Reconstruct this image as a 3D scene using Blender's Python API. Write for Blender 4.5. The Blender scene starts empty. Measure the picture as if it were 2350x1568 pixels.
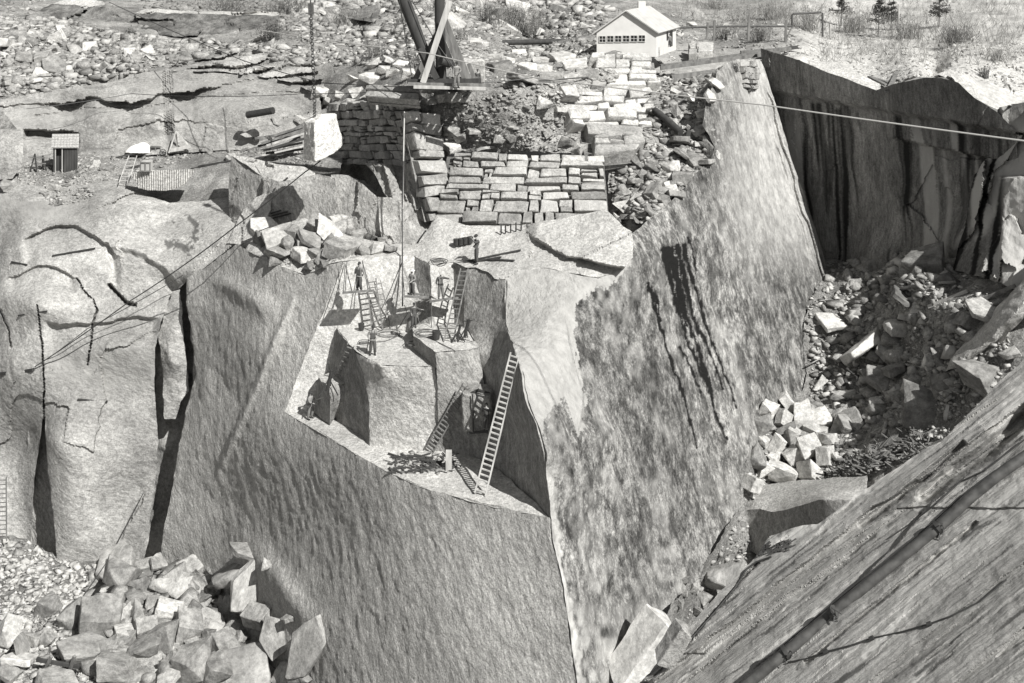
import bpy, bmesh, math, random
import numpy as np
from mathutils import Vector, Matrix, noise as mnoise
from mathutils.geometry import delaunay_2d_cdt
from mathutils.bvhtree import BVHTree

S = bpy.context.scene
COL = S.collection
F = 2600.0      # focal length in layout units (a 2350 x 1568 frame)
VH = -150.0     # eye level in the same units

# ------------------------------------------------------------------ camera, sky, sun
cam_d = bpy.data.cameras.new('camera')
cam_d.sensor_fit = 'HORIZONTAL'; cam_d.sensor_width = 36.0
cam_d.lens = 36.0 * F / 2350.0
cam_d.shift_y = -(784.0 - VH) / 2350.0
cam_d.clip_start = 0.5; cam_d.clip_end = 3000
cam = bpy.data.objects.new('camera', cam_d); COL.objects.link(cam)
cam.location = (0, 0, 0); cam.rotation_euler = (math.radians(90), 0, 0)
S.camera = cam

SUN = Vector((1.04, -1.29, 1.62)).normalized()
W = bpy.data.worlds.new('World'); S.world = W; W.use_nodes = True
nt = W.node_tree; nt.nodes.clear()
sky = nt.nodes.new('ShaderNodeTexSky'); sky.sky_type = 'NISHITA'; sky.sun_disc = False
sky.sun_elevation = math.asin(SUN.z); sky.sun_rotation = math.atan2(SUN.x, SUN.y)
hsv = nt.nodes.new('ShaderNodeHueSaturation'); hsv.inputs['Saturation'].default_value = 0.0
bg = nt.nodes.new('ShaderNodeBackground'); bg.inputs['Strength'].default_value = 0.05
wo = nt.nodes.new('ShaderNodeOutputWorld')
nt.links.new(sky.outputs[0], hsv.inputs['Color']); nt.links.new(hsv.outputs[0], bg.inputs['Color'])
nt.links.new(bg.outputs[0], wo.inputs['Surface'])
sl = bpy.data.lights.new('sun', 'SUN'); sl.energy = 5.0; sl.angle = math.radians(0.5); sl.color = (1.0, 0.99, 0.965)
so = bpy.data.objects.new('sun', sl); COL.objects.link(so)
so.rotation_euler = SUN.to_track_quat('Z', 'Y').to_euler()
S.view_settings.view_transform = 'Standard'; S.view_settings.look = 'None'
S.view_settings.exposure = 0.48; S.view_settings.gamma = 1.0
S.render.film_transparent = False

# ------------------------------------------------------------------ helpers
def P(u, v, Y): return np.array([(u - 1175.0) * Y / F, Y, -(v - VH) * Y / F])
def YH(v, H): return F * H / (v - VH)
def PH(u, v, H): return P(u, v, YH(v, H))
def plane3(a, b, c):
    a, b, c = [P(*q) for q in (a, b, c)]
    n = np.cross(b - a, c - a); n /= np.linalg.norm(n)
    return n, float(n @ a)
def YP(pl, u, v):
    r = np.array([(u - 1175.0) / F, 1.0, -(v - VH) / F]); return pl[1] / float(pl[0] @ r)

def _hash(ix, iy, iz, seed):
    h = (ix * 374761393 + iy * 668265263 + iz * 2147483647 * 3 + seed * 974634777) & 0xFFFFFFFF
    h = ((h ^ (h >> 13)) * 1274126177) & 0xFFFFFFFF
    h = ((h ^ (h >> 16)) * 2246822519) & 0xFFFFFFFF
    h = h ^ (h >> 15)
    return (h & 0xFFFFFF) / float(0xFFFFFF) * 2 - 1
def vnoise(p, seed=0):
    i = np.floor(p).astype(np.int64); f = p - i
    f = f * f * f * (f * (f * 6 - 15) + 10)
    r = 0
    for dx in (0, 1):
        wx = f[:, 0] if dx else 1 - f[:, 0]
        for dy in (0, 1):
            wy = f[:, 1] if dy else 1 - f[:, 1]
            for dz in (0, 1):
                wz = f[:, 2] if dz else 1 - f[:, 2]
                r = r + wx * wy * wz * _hash(i[:, 0] + dx, i[:, 1] + dy, i[:, 2] + dz, seed)
    return r
ROT = np.array([[0.80, 0.36, -0.48], [-0.60, 0.48, -0.64], [0.0, 0.80, 0.60]])
def fbm(p, oct=4, seed=0, gain=0.5):
    r = 0; a = 1.0; q = p.copy(); s = 0
    for k in range(oct):
        r = r + a * vnoise(q, seed + k * 17); s += a
        q = q @ ROT.T * 2.03; a *= gain
    return r / s
def frame(d):
    """rows: local axes, first along d"""
    d = np.array(d, float); d /= np.linalg.norm(d)
    a = np.cross(d, [0, 0, 1.0]) if abs(d[2]) < .9 else np.cross(d, [1.0, 0, 0]); a /= np.linalg.norm(a)
    return np.array([d, a, np.cross(d, a)])
def rough(p, amp=0.12, wl=1.6, oct=4, gain=.55, along=None, stretch=3.0, seed=0, big=0.0, bigwl=7.0):
    """solid vector noise of world position, so touching faces stay joined"""
    q = p.copy()
    if along is not None:
        fr = frame(along); q = q @ fr.T; q[:, 0] /= stretch
    o = np.stack([fbm(q / wl, oct, seed + 1, gain), fbm(q / wl + 31.7, oct, seed + 2, gain), fbm(q / wl + 77.1, oct, seed + 3, gain)], 1) * amp
    if big: o += np.stack([fbm(p / bigwl, 2, seed + 5), fbm(p / bigwl + 11, 2, seed + 6), fbm(p / bigwl + 23, 2, seed + 7)], 1) * big
    return o
def facets(p, size=4., amp=.3, tilt=.12, seed=0, flat=(1, 1, 1)):
    """split a surface into angular planes: nearest jittered cell gives a small offset and tilt (metres)"""
    q = p / size * np.array(flat); i0 = np.floor(q).astype(np.int64); best = np.full(len(p), 1e9); out = np.zeros(len(p)); sec = np.full(len(p), 1e9)
    for dx in (-1, 0, 1):
        for dy in (-1, 0, 1):
            for dz in (-1, 0, 1):
                c = i0 + np.array([dx, dy, dz]); h = [_hash(c[:, 0], c[:, 1], c[:, 2], seed + k) for k in range(6)]
                s_ = c + .5 + np.stack(h[:3], 1) * .48; d = q - s_; r = (d * d).sum(1)
                o = h[3] * amp + (d * np.stack(h[3:6], 1)[:, [1, 2, 0]]).sum(1) * size * tilt
                m = r < best; sec = np.where(m, best, np.minimum(sec, r)); out = np.where(m, o, out); best = np.where(m, r, best)
    return out, np.sqrt(sec) - np.sqrt(best)
def inpoly(x, y, poly):
    c = np.zeros(len(x), bool); n = len(poly)
    for i in range(n):
        x1, y1 = poly[i][:2]; x2, y2 = poly[i - 1][:2]
        if y1 == y2: continue
        m = ((y1 > y) != (y2 > y)) & (x < (x2 - x1) * (y - y1) / (y2 - y1) + x1)
        c ^= m
    return c
def polydist(x, y, line, closed=False):
    d = np.full(len(x), 1e9); L = list(line) + ([line[0]] if closed else [])
    for (a, b) in zip(L[:-1], L[1:]):
        ax, ay = a[:2]; bx, by = b[:2]; dx, dy = bx - ax, by - ay
        t = np.clip(((x - ax) * dx + (y - ay) * dy) / max(dx * dx + dy * dy, 1e-9), 0, 1)
        d = np.minimum(d, np.hypot(x - ax - t * dx, y - ay - t * dy))
    return d

def tag(o, label=None, cat=None, group=None, kind=None):
    if label: o['label'] = label
    if cat: o['category'] = cat
    if group: o['group'] = group
    if kind: o['kind'] = kind
    return o
def mesh_obj(name, verts, faces, mat=None, parent=None, smooth=None):
    me = bpy.data.meshes.new(name)
    verts = np.asarray(verts, dtype=np.float32).reshape(-1, 3)
    if isinstance(faces, np.ndarray) and len(faces):
        k = faces.shape[1]
        me.vertices.add(len(verts)); me.vertices.foreach_set('co', verts.ravel())
        me.loops.add(faces.size); me.loops.foreach_set('vertex_index', faces.astype(np.int32).ravel())
        me.polygons.add(len(faces)); me.polygons.foreach_set('loop_start', np.arange(0, faces.size, k, dtype=np.int32))
        me.polygons.foreach_set('loop_total', np.full(len(faces), k, np.int32))
        me.update(calc_edges=True)
    else:
        me.from_pydata([tuple(map(float, v)) for v in verts], [], faces)
    if mat: me.materials.append(mat)
    if smooth is not None:
        me.polygons.foreach_set('use_smooth', np.ones(len(me.polygons), bool))
        if smooth < 3.1: me.set_sharp_from_angle(angle=smooth)
    o = bpy.data.objects.new(name, me); COL.objects.link(o)
    if parent: o.parent = parent
    return o

# ------------------------------------------------------------------ materials
WARM = (1.0, 0.985, 0.945)
def g(v): return (v * WARM[0], v * WARM[1], v * WARM[2], 1)
def rock_mat(name, lo, hi, scale=.5, along=None, stretch=4., bump=.35, bscale=3., fine=16., speck=.12, contrast=(.35, .65),
             blotch=0., objspace=True, rand=0., rough_=.9, second=None, det=8, rg=.62, mid=.22, mids=5.):
    """mottled granite: broad tone, fine speckle and two scales of relief"""
    m = bpy.data.materials.new(name); m.use_nodes = True; t = m.node_tree; N = t.nodes; L = t.links
    b = N['Principled BSDF']; b.inputs['Roughness'].default_value = rough_
    try: b.inputs['Specular IOR Level'].default_value = .15
    except Exception: pass
    tc = N.new('ShaderNodeTexCoord'); src = tc.outputs['Object']
    mp = N.new('ShaderNodeMapping'); L.new(src, mp.inputs[0])
    if along is not None:
        d = Vector(along).normalized()
        mp.inputs['Rotation'].default_value = d.rotation_difference(Vector((1, 0, 0))).to_euler()
        mp2 = N.new('ShaderNodeMapping'); L.new(mp.outputs[0], mp2.inputs[0]); mp2.inputs['Scale'].default_value = (1 / stretch, 1, 1)
        co = mp2.outputs[0]
    else: co = mp.outputs[0]
    oi = None
    if rand:
        oi = N.new('ShaderNodeObjectInfo')
        ad = N.new('ShaderNodeVectorMath'); ad.operation = 'ADD'
        mu = N.new('ShaderNodeMath'); mu.operation = 'MULTIPLY'; mu.inputs[1].default_value = 57.
        L.new(oi.outputs['Random'], mu.inputs[0]); L.new(co, ad.inputs[0]); L.new(mu.outputs[0], ad.inputs[1]); co = ad.outputs[0]
    def nz(sc, det=6, ro=.6, dist=0., c=None):
        n = N.new('ShaderNodeTexNoise'); n.inputs['Scale'].default_value = sc; n.inputs['Detail'].default_value = det
        n.inputs['Roughness'].default_value = ro; n.inputs['Distortion'].default_value = dist
        L.new(c or co, n.inputs['Vector']); return n.outputs['Fac']
    n1 = nz(scale, det, rg, .4)
    r = N.new('ShaderNodeValToRGB'); e = r.color_ramp.elements
    e[0].position, e[1].position = contrast; e[0].color = g(lo); e[1].color = g(hi)
    L.new(n1, r.inputs[0]); col = r.outputs[0]
    n2 = nz(fine, 3, .7, c=src)
    mr = N.new('ShaderNodeMapRange'); mr.inputs[1].default_value = .25; mr.inputs[2].default_value = .75
    mr.inputs[3].default_value = 1 - speck * 2; mr.inputs[4].default_value = 1 + speck
    L.new(n2, mr.inputs[0])
    mm = N.new('ShaderNodeMix'); mm.data_type = 'RGBA'; mm.blend_type = 'MULTIPLY'; mm.inputs[0].default_value = 1
    L.new(col, mm.inputs[6]); L.new(mr.outputs[0], mm.inputs[7]); col = mm.outputs[2]
    if mid:
        q = N.new('ShaderNodeMapRange'); q.inputs[1].default_value = .40; q.inputs[2].default_value = .60
        q.inputs[3].default_value = 1 - mid * 1.5; q.inputs[4].default_value = 1 + mid
        L.new(nz(mids, 12, .78), q.inputs[0])
        k = N.new('ShaderNodeMix'); k.data_type = 'RGBA'; k.blend_type = 'MULTIPLY'; k.inputs[0].default_value = 1
        L.new(col, k.inputs[6]); L.new(q.outputs[0], k.inputs[7]); col = k.outputs[2]
    if blotch:
        n3 = nz(.13, 4, .5)
        q = N.new('ShaderNodeMapRange'); q.inputs[1].default_value = .38; q.inputs[2].default_value = .62
        q.inputs[3].default_value = 1 - blotch; q.inputs[4].default_value = 1 + blotch * .4
        L.new(n3, q.inputs[0])
        k = N.new('ShaderNodeMix'); k.data_type = 'RGBA'; k.blend_type = 'MULTIPLY'; k.inputs[0].default_value = 1
        L.new(col, k.inputs[6]); L.new(q.outputs[0], k.inputs[7]); col = k.outputs[2]
    if rand:
        q = N.new('ShaderNodeMapRange'); q.inputs[3].default_value = 1 - rand; q.inputs[4].default_value = 1 + rand * .6
        L.new(oi.outputs['Random'], q.inputs[0])
        k = N.new('ShaderNodeMix'); k.data_type = 'RGBA'; k.blend_type = 'MULTIPLY'; k.inputs[0].default_value = 1
        L.new(col, k.inputs[6]); L.new(q.outputs[0], k.inputs[7]); col = k.outputs[2]
    if second: col = second(N, L, col, nz)
    L.new(col, b.inputs['Base Color'])
    if bump:
        a = nz(bscale, 8, .65)
        bm = N.new('ShaderNodeBump'); bm.inputs['Strength'].default_value = bump; bm.inputs['Distance'].default_value = .25
        L.new(a, bm.inputs['Height']); 
        c = nz(fine * 1.3, 4, .6, c=src)
        bn = N.new('ShaderNodeBump'); bn.inputs['Strength'].default_value = bump * .6; bn.inputs['Distance'].default_value = .04
        L.new(c, bn.inputs['Height']); L.new(bm.outputs[0], bn.inputs['Normal']); L.new(bn.outputs[0], b.inputs['Normal'])
    return m
def attr_mix(attr, color=None, mul=True):
    """material hook: mixes a tone in where a baked surface attribute says (stains, fresh rock)"""
    items = [(attr, color)] if isinstance(attr, str) else attr
    def f(N, L, col, nz):
        for a, c in items:
            at = N.new('ShaderNodeAttribute'); at.attribute_name = a
            k = N.new('ShaderNodeMix'); k.data_type = 'RGBA'; k.blend_type = 'MIX'
            L.new(at.outputs['Fac'], k.inputs[0]); L.new(col, k.inputs[6])
            if isinstance(c, tuple):
                r = N.new('ShaderNodeValToRGB'); r.color_ramp.elements[0].color = g(c[0]); r.color_ramp.elements[1].color = g(c[1])
                r.color_ramp.elements[0].position = .35; r.color_ramp.elements[1].position = .65
                L.new(nz(c[2] if len(c) > 2 else .8, 6, .6), r.inputs[0]); L.new(r.outputs[0], k.inputs[7])
            else: k.inputs[7].default_value = g(c)
            col = k.outputs[2]
        return col
    return f
def plain(name, v, rough_=.7, metal=0., var=.0, scale=6., along=None, tint=None):
    m = bpy.data.materials.new(name); m.use_nodes = True; N = m.node_tree.nodes; L = m.node_tree.links
    b = N['Principled BSDF']; b.inputs['Roughness'].default_value = rough_; b.inputs['Metallic'].default_value = metal
    c0 = tint or g(v)
    if var:
        tc = N.new('ShaderNodeTexCoord'); n = N.new('ShaderNodeTexNoise'); n.inputs['Scale'].default_value = scale; n.inputs['Detail'].default_value = 6
        mp = N.new('ShaderNodeMapping'); L.new(tc.outputs['Object'], mp.inputs[0]); L.new(mp.outputs[0], n.inputs['Vector'])
        if along: mp.inputs['Scale'].default_value = along
        r = N.new('ShaderNodeValToRGB'); e = r.color_ramp.elements; e[0].position = .3; e[1].position = .7
        e[0].color = tuple(x * (1 - var) for x in c0[:3]) + (1,); e[1].color = tuple(min(1, x * (1 + var)) for x in c0[:3]) + (1,)
        L.new(n.outputs['Fac'], r.inputs[0]); L.new(r.outputs[0], b.inputs['Base Color'])
    else: b.inputs['Base Color'].default_value = c0
    return m

# ------------------------------------------------------------------ surface patches
BV = {}          # name -> BVH tree, used to stand things on the ground
def rbf(cent, w):
    cent = np.array(cent, float) / 400.; w = np.array(w, float); n = len(w)
    def k(r): return np.where(r > 0, r * r * np.log(np.maximum(r, 1e-12)), 0)
    D = np.hypot(cent[:, None, 0] - cent[None, :, 0], cent[:, None, 1] - cent[None, :, 1])
    A = np.zeros((n + 3, n + 3)); A[:n, :n] = k(D) + np.eye(n) * 1e-5
    Q = np.c_[np.ones(n), cent]; A[:n, n:] = Q; A[n:, :n] = Q.T
    sol = np.linalg.lstsq(A, np.r_[w, 0, 0, 0], rcond=None)[0]
    def f(u, v):
        p = np.c_[u, v] / 400.; out = np.zeros(len(p))
        for i in range(0, len(p), 20000):
            q = p[i:i + 20000]
            D = np.hypot(q[:, None, 0] - cent[None, :, 0], q[:, None, 1] - cent[None, :, 1])
            out[i:i + 20000] = k(D) @ sol[:n] + np.c_[np.ones(len(q)), q] @ sol[n:]
        return out
    return f
def patch(name, poly, ctrl=(), mat=None, s=4.0, nz=None, shape=None, attrs=None, skirt=2.5, kind='structure', smooth=.6, parent=None, label=None, cat=None, fac=None, fac2=None, crack=0.):
    """a rock surface: outline corners (u, v[, distance]) plus inner control points, at their true distances"""
    rng = np.random.default_rng(abs(hash(name)) % 1000 if False else len(name) * 7 + len(poly))
    C = []; Wt = []
    for q in list(poly) + list(ctrl):
        if len(q) > 2 and q[2]: C.append(q[:2]); Wt.append(1. / q[2])
    bu = []; bv = []; bw = []; n = len(poly)
    for i in range(n):
        a = poly[i]; b = poly[(i + 1) % n]; L = math.hypot(a[0] - b[0], a[1] - b[1]); k = max(1, int(math.ceil(L / s)))
        ex = len(a) > 2 and len(b) > 2 and a[2] and b[2]
        for j in range(k):
            t = j / k; bu.append(a[0] + (b[0] - a[0]) * t); bv.append(a[1] + (b[1] - a[1]) * t)
            bw.append((1. / a[2]) * (1 - t) + t / b[2] if ex else (1. / a[2] if (j == 0 and len(a) > 2 and a[2]) else np.nan))
        if ex:
            m = int(L // 60)
            for j in range(1, m + 1):
                t = j / (m + 1.); C.append((a[0] + (b[0] - a[0]) * t, a[1] + (b[1] - a[1]) * t)); Wt.append((1. / a[2]) * (1 - t) + t / b[2])
    f = rbf(C, Wt)
    bu = np.array(bu); bv = np.array(bv); bw = np.array(bw); m = np.isnan(bw)
    if m.any(): bw[m] = f(bu[m], bv[m])
    xs = np.arange(min(bu), max(bu), s); ys = np.arange(min(bv), max(bv), s * .87)
    gx, gy = np.meshgrid(xs, ys); gx = gx + (np.arange(len(ys)) % 2)[:, None] * s * .5
    gx = gx.ravel() + rng.uniform(-.25, .25, gx.size) * s; gy = gy.ravel() + rng.uniform(-.25, .25, gy.size) * s
    ok = inpoly(gx, gy, poly); gx, gy = gx[ok], gy[ok]
    ok = polydist(gx, gy, poly, True) > s * .55; gx, gy = gx[ok], gy[ok]
    gw = f(gx, gy)
    U = np.r_[bu, gx]; V = np.r_[bv, gy]; Wv = np.r_[bw, gw]; nb = len(bu)
    ov, oe, of, vm, em, fm = delaunay_2d_cdt([Vector((x, y)) for x, y in zip(U, V)], [(i, (i + 1) % nb) for i in range(nb)], [], 1, 1e-4)
    if len(ov) != len(U):
        idx = [q[0] if q else -1 for q in vm]
        U2 = np.array([p.x for p in ov]); V2 = np.array([p.y for p in ov]); W2 = np.array([Wv[i] if i >= 0 else np.nan for i in idx])
        mm = np.isnan(W2)
        if mm.any(): W2[mm] = f(U2[mm], V2[mm])
        U, V, Wv = U2, V2, W2
    else:
        idx = np.array([q[0] for q in vm]); U, V, Wv = U[idx], V[idx], Wv[idx]
    T = np.array([q for q in of if len(q) == 3], dtype=np.int64)
    Y = 1. / Wv
    p = np.stack([(U - 1175) * Y / F, Y, -(V - VH) * Y / F], 1)
    a_, b_, c_ = p[T[:, 0]], p[T[:, 1]], p[T[:, 2]]
    fn = np.cross(b_ - a_, c_ - a_); flip = np.einsum('ij,ij->i', fn, a_) > 0
    T[flip] = T[flip][:, ::-1]
    if shape is not None:
        dY = shape(U, V, p)          # extra distance along the sight line, metres
        p = p * ((Y + dY) / Y)[:, None]
    rr_ = p / np.linalg.norm(p, axis=1)[:, None]
    for fc in (fac, fac2):
        if fc:
            wp = p + rough(p, amp=fc.get('size', 4) * .12, wl=fc.get('size', 4) * .35, oct=3, seed=50)
            o_, e_ = facets(wp, **fc); o_ = o_ + crack * (1 - sm(e_, .02, .06)); p = p + rr_ * o_[:, None]
    if nz: p = p + rough(p, **nz)
    nv = len(p)
    if skirt:
        cnt = {}
        for t in T:
            for a, b in ((t[0], t[1]), (t[1], t[2]), (t[2], t[0])): cnt[(a, b)] = 1
        be = [(a, b) for (a, b) in cnt if (b, a) not in cnt]
        bi = sorted({a for e in be for a in e}); mp = {a: nv + i for i, a in enumerate(bi)}
        r = p[bi] / np.linalg.norm(p[bi], axis=1)[:, None]
        p = np.vstack([p, p[bi] + r * skirt])
        sk = []
        for a, b in be: sk += [(b, a, mp[a]), (b, mp[a], mp[b])]
        T = np.vstack([T, np.array(sk)])
    o = mesh_obj(name, p, T, mat, smooth=smooth, parent=parent)
    if attrs:
        UU = np.r_[U, np.zeros(len(p) - nv)]; VV = np.r_[V, np.zeros(len(p) - nv)]
        for an, fn in attrs.items():
            at = o.data.attributes.new(an, 'FLOAT', 'POINT'); at.data.foreach_set('value', np.asarray(fn(UU, VV, p), np.float32))
    tag(o, label, cat, None, kind)
    BV[o.name] = BVHTree.FromPolygons([tuple(q) for q in p[:nv].tolist()], [t for t in T.tolist() if max(t) < nv])
    return o
def ray(u, v): return Vector(((u - 1175.) / F, 1., -(v - VH) / F)).normalized()
def hit(u, v, names=None):
    best = None
    for n, b in BV.items():
        if names and n not in names: continue
        h = b.ray_cast(Vector((0, 0, 0)), ray(u, v))
        if h[0] is not None and (best is None or h[3] < best[1]): best = (h[0], h[3], h[1])
    return best
def drop(x, y, z0, names=None):
    best = None
    for n, b in BV.items():
        if names and n not in names: continue
        h = b.ray_cast(Vector((x, y, z0)), Vector((0, 0, -1)))
        if h[0] is not None and (best is None or h[0].z > best.z): best = h[0]
    return best
def sm(x, a, b):
    t = np.clip((x - a) / (b - a), 0, 1); return t * t * (3 - 2 * t)
def hump(U, V, u, v, ru, rv, h, ang=0.):
    c, s_ = math.cos(math.radians(ang)), math.sin(math.radians(ang))
    x = ((U - u) * c + (V - v) * s_) / ru; y = (-(U - u) * s_ + (V - v) * c) / rv
    return h * np.exp(-(x * x + y * y))
# ================================================================== THE ROCK
M = {}
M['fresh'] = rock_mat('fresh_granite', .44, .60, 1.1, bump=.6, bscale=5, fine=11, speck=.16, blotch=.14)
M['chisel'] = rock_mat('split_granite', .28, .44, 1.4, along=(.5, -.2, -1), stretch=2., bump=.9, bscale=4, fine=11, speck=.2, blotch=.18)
M['smooth'] = rock_mat('smooth_ledge', .34, .52, .25, along=(1, -.2, -.3), stretch=2.2, bump=.22, bscale=3, blotch=.3)
M['old'] = rock_mat('weathered_granite', .22, .44, .4, bump=.5, bscale=3, blotch=.3)
M['talus'] = rock_mat('talus_gravel', .24, .46, 1.2, bump=1., bscale=7, fine=9, speck=.3, blotch=.3)
M['soil'] = rock_mat('stony_soil', .24, .46, .7, bump=.8, bscale=6, fine=9, speck=.3, blotch=.35, second=attr_mix([('pale', (.42, .62, 1.6))]))
M['slab'] = rock_mat('weathered_slab', .22, .40, 1.1, along=(.62, .0, .5), stretch=7, bump=.55, bscale=5, fine=30, speck=.2, blotch=.25)

Wp = plane3((1262, 1190, 60.6), (1755, 160, 100), (1895, 640, 97))
def w_(u, v): return (u, v, YP(Wp, u, v))
def kf(u): return 1 - .038 * float(sm(np.array(u, float), 430, 640))
def K(L): return [(q[0], q[1], q[2] * kf(q[0])) if len(q) > 2 and q[2] else q for q in L]
def wr_(u, v): return (u, v, YP(Wp, u, v) / kf(u))
def h_(u, v, H): return (u, v, YH(v, H))
DIP = (.28, -.2, -1.)

# ---- back hillside, plateau and far terrain
patch('hillside', [(-160, -125, 260), (1200, -125, 270), (2950, -125, 270), (2950, 330, 80), (2350, 300, 88), (2290, 256, 90), (2235, 222, 91.8), (2170, 176, 93.5), (2120, 176, 94.8),
      (2010, 205, 98), (1900, 165, 101.8), (1840, 138, 103.6), (1757, 140, 107), (1700, 165, 108), (1540, 195, 103), (1400, 208, 97.5), (1290, 205, 91.5), (1180, 215, 88.5), (1060, 225, 87.6),
      (900, 240, 91), (800, 250, 100), (740, 250, 108), (600, 215, 112), (300, 215, 114), (-160, 255, 108)],
      [(-100, 0, 150), (600, 0, 150), (1200, 0, 165), (1700, 0, 170), (2350, 0, 165), (-100, 100, 125), (400, 100, 125), (800, 100, 120),
       (1200, 110, 126), (1600, 112, 122), (1900, 105, 125), (2350, 110, 115), (0, 170, 114), (300, 170, 114), (650, 165, 112), (900, 165, 100),
       (1040, 195, 84.5), (1200, 190, 88), (1400, 180, 96), (1500, 150, 110), (1700, 150, 110), (2150, 170, 108), (2350, 200, 100)],
      M['soil'], s=5, nz=dict(amp=.3, wl=1.6, oct=4, gain=.6), fac=dict(size=6, amp=.35, tilt=.10, seed=2), skirt=4,
      attrs={'pale': lambda U, V, p: np.clip(sm(U, 1700, 1900) * (.75 + .6 * vnoise(p / 2.5, 44)) + .5 * sm(U, 1380, 1450) * sm(V, 90, 120), 0, 1)})

# ---- dark back wall of the right-hand pit
def dw(u, v):
    pl = DWP; return (u, v, YP(pl, u, v))
a3 = P(1905, 600, 101); dh = np.array([-.75, 1., 0]); nn = np.array([dh[1], -dh[0], 0.]); nn /= np.linalg.norm(nn)
if nn @ a3 > 0: nn = -nn
nn = nn + np.array([0, 0, -.10]); nn /= np.linalg.norm(nn)
DWP = (nn, float(nn @ a3))
def streaks(U, V, p):
    # near-vertical water marks: noise in horizontal position only, wavering slowly with height
    h = p @ np.array([.6, -.8, 0])
    h = h + .25 * vnoise(np.stack([h / 3, p[:, 2] / 2.5, np.zeros(len(h))], 1), 71); q = np.stack([h / .62, p[:, 2] / 22., np.zeros(len(h))], 1)
    a = fbm(q, 3, 5, .7); top = 215 + .16 * (U - 1800) + 20 * vnoise(q * .7, 9)
    length = 120 + 380 * (fbm(np.stack([h / .9, np.zeros(len(h)), np.zeros(len(h))], 1), 2, 31) + .5)
    m = (.55 + .45 * sm(a, .1, .3)) * sm(a, -.02, .04) * sm(V, top, top + 12) * (1 - sm(V, top + length - 30, top + length + 10))
    return np.clip(m + .75 * (1 - sm(h - h.min(), .5, 3.5)) * sm(V, 200, 330), 0, 1)
def palestreak(U, V, p):
    h = p @ np.array([.6, -.8, 0]); q = np.stack([h / 1.3, p[:, 2] / 20., np.zeros(len(h))], 1)
    return .7 * sm(fbm(q, 3, 41, .6), .1, .4) * sm(V, 240, 330)
M['darkwall'] = rock_mat('stained_back_wall', .14, .32, .8, along=(0, 0, 1), stretch=4., bump=.5, bscale=3, fine=9, speck=.25, blotch=.3, rg=.7, second=attr_mix([('pale', .42), ('stain', .018)], None))
patch('cliff_back', [dw(1745, 110), dw(1840, 140), dw(1900, 168), dw(1945, 182), dw(2010, 208), dw(2060, 190), dw(2120, 178), dw(2160, 178), dw(2200, 190), dw(2235, 225),
      dw(2290, 258), dw(2330, 300), dw(2350, 480), dw(2250, 640), dw(2100, 640), dw(1900, 680), dw(1800, 620)], [],
      M['darkwall'], s=3.4, nz=dict(amp=.07, wl=2, oct=4, gain=.6), fac=dict(size=6, amp=.12, tilt=.03, seed=5), attrs={'stain': streaks, 'pale': palestreak},
      shape=lambda U, V, p: -1.2 * (1 - sm(V, 210 + .17 * (U - 1800), 222 + .17 * (U - 1800))) - 1.2 * (1 - sm(V, 250 + .22 * (U - 1760), 256 + .22 * (U - 1760))) * sm(U, 2030, 2060) - 2. * hump(U, V, 2210, 560, 90, 50, 1, -35) - 1.5 * hump(U, V, 2010, 600, 60, 60, 1))

patch('rock_ledge', [(1864, 150, 102.2), (1892, 138, 103), (1950, 158, 101), (2010, 186, 99), (2046, 214, 97), (2012, 212, 97.2), (1950, 186, 99), (1890, 166, 101)], [], M['fresh'], s=3.5, nz=dict(amp=.2, wl=2, oct=3), skirt=2)
patch('rock_ledge', [(2150, 172, 94), (2180, 160, 94.6), (2215, 180, 93.2), (2240, 205, 92), (2252, 238, 90.2), (2232, 226, 90.6), (2200, 192, 92)], [], M['fresh'], s=3.5, nz=dict(amp=.2, wl=2, oct=3), skirt=2)
M['oldface'] = rock_mat('old_quarry_face', .10, .26, .9, along=(0, 0, 1), stretch=2.5, bump=.7, bscale=3, fine=9, speck=.25, blotch=.4)
for q, mm in (([(60, 40, 140), (115, 10, 142), (180, 14, 141), (240, 12, 140), (310, 40, 137), (330, 62, 135), (270, 74, 134), (180, 60, 135), (100, 52, 137)], 'oldface'),
          ([(310, 35, 136), (360, 28, 136), (410, 30, 135), (520, 34, 134), (640, 36, 133), (640, 80, 128), (480, 84, 128), (330, 82, 129)], 'oldface'),
          ([(310, 30, 138), (350, 18, 139), (420, 26, 138), (640, 28, 136), (640, 38, 132.8), (410, 34, 134.5), (330, 36, 136)], 'fresh'),
          ([(780, 24, 133), (870, 10, 134), (872, 52, 129), (800, 44, 130)], 'oldface'),
          ([(118, 8, 143), (170, -6, 145), (240, 4, 142), (236, 16, 139.5), (180, 18, 140.5)], 'fresh')):
    patch('quarry_face', q, [], M[mm], s=3.6, nz=dict(amp=.25, wl=1.5, oct=4), fac=dict(size=5, amp=.9, tilt=.3, seed=9), skirt=3)

# ---- right-hand walls beyond the slab
patch('cliff_right', [(2290, 250, 86), (2350, 235, 85), (2450, 230, 83), (2900, 240, 74), (2900, 760, 66), (2450, 720, 77), (2340, 665, 79), (2250, 635, 81), (2185, 620, 87), (2215, 520, 88), (2235, 400, 87), (2290, 330, 86)],
      [(2300, 420, 84), (2330, 560, 81)], M['darkwall'], s=3.4, nz=dict(amp=.15, wl=1.5, oct=4), fac=dict(size=3.4, amp=.7, tilt=.35, seed=15, flat=(1.2, 1.2, .35)),
      shape=lambda U, V, p: -1.6 * (1 - sm(V, 300, 312)) * sm(U, 2292, 2300) - 1.2 * sm(U, 2290, 2300) * sm(V, 400, 410),
      attrs={'stain': lambda U, V, p: sm(np.sin(U * .16 + V * .035 + 2 * vnoise(p / 3., 3)), .35, .6) * sm(V, 300, 360) * (1 - sm(U, 2290, 2310)), 'pale': lambda U, V, p: sm(vnoise(p * np.array([.5, .5, .1]), 8), -.1, .3)})
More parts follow.
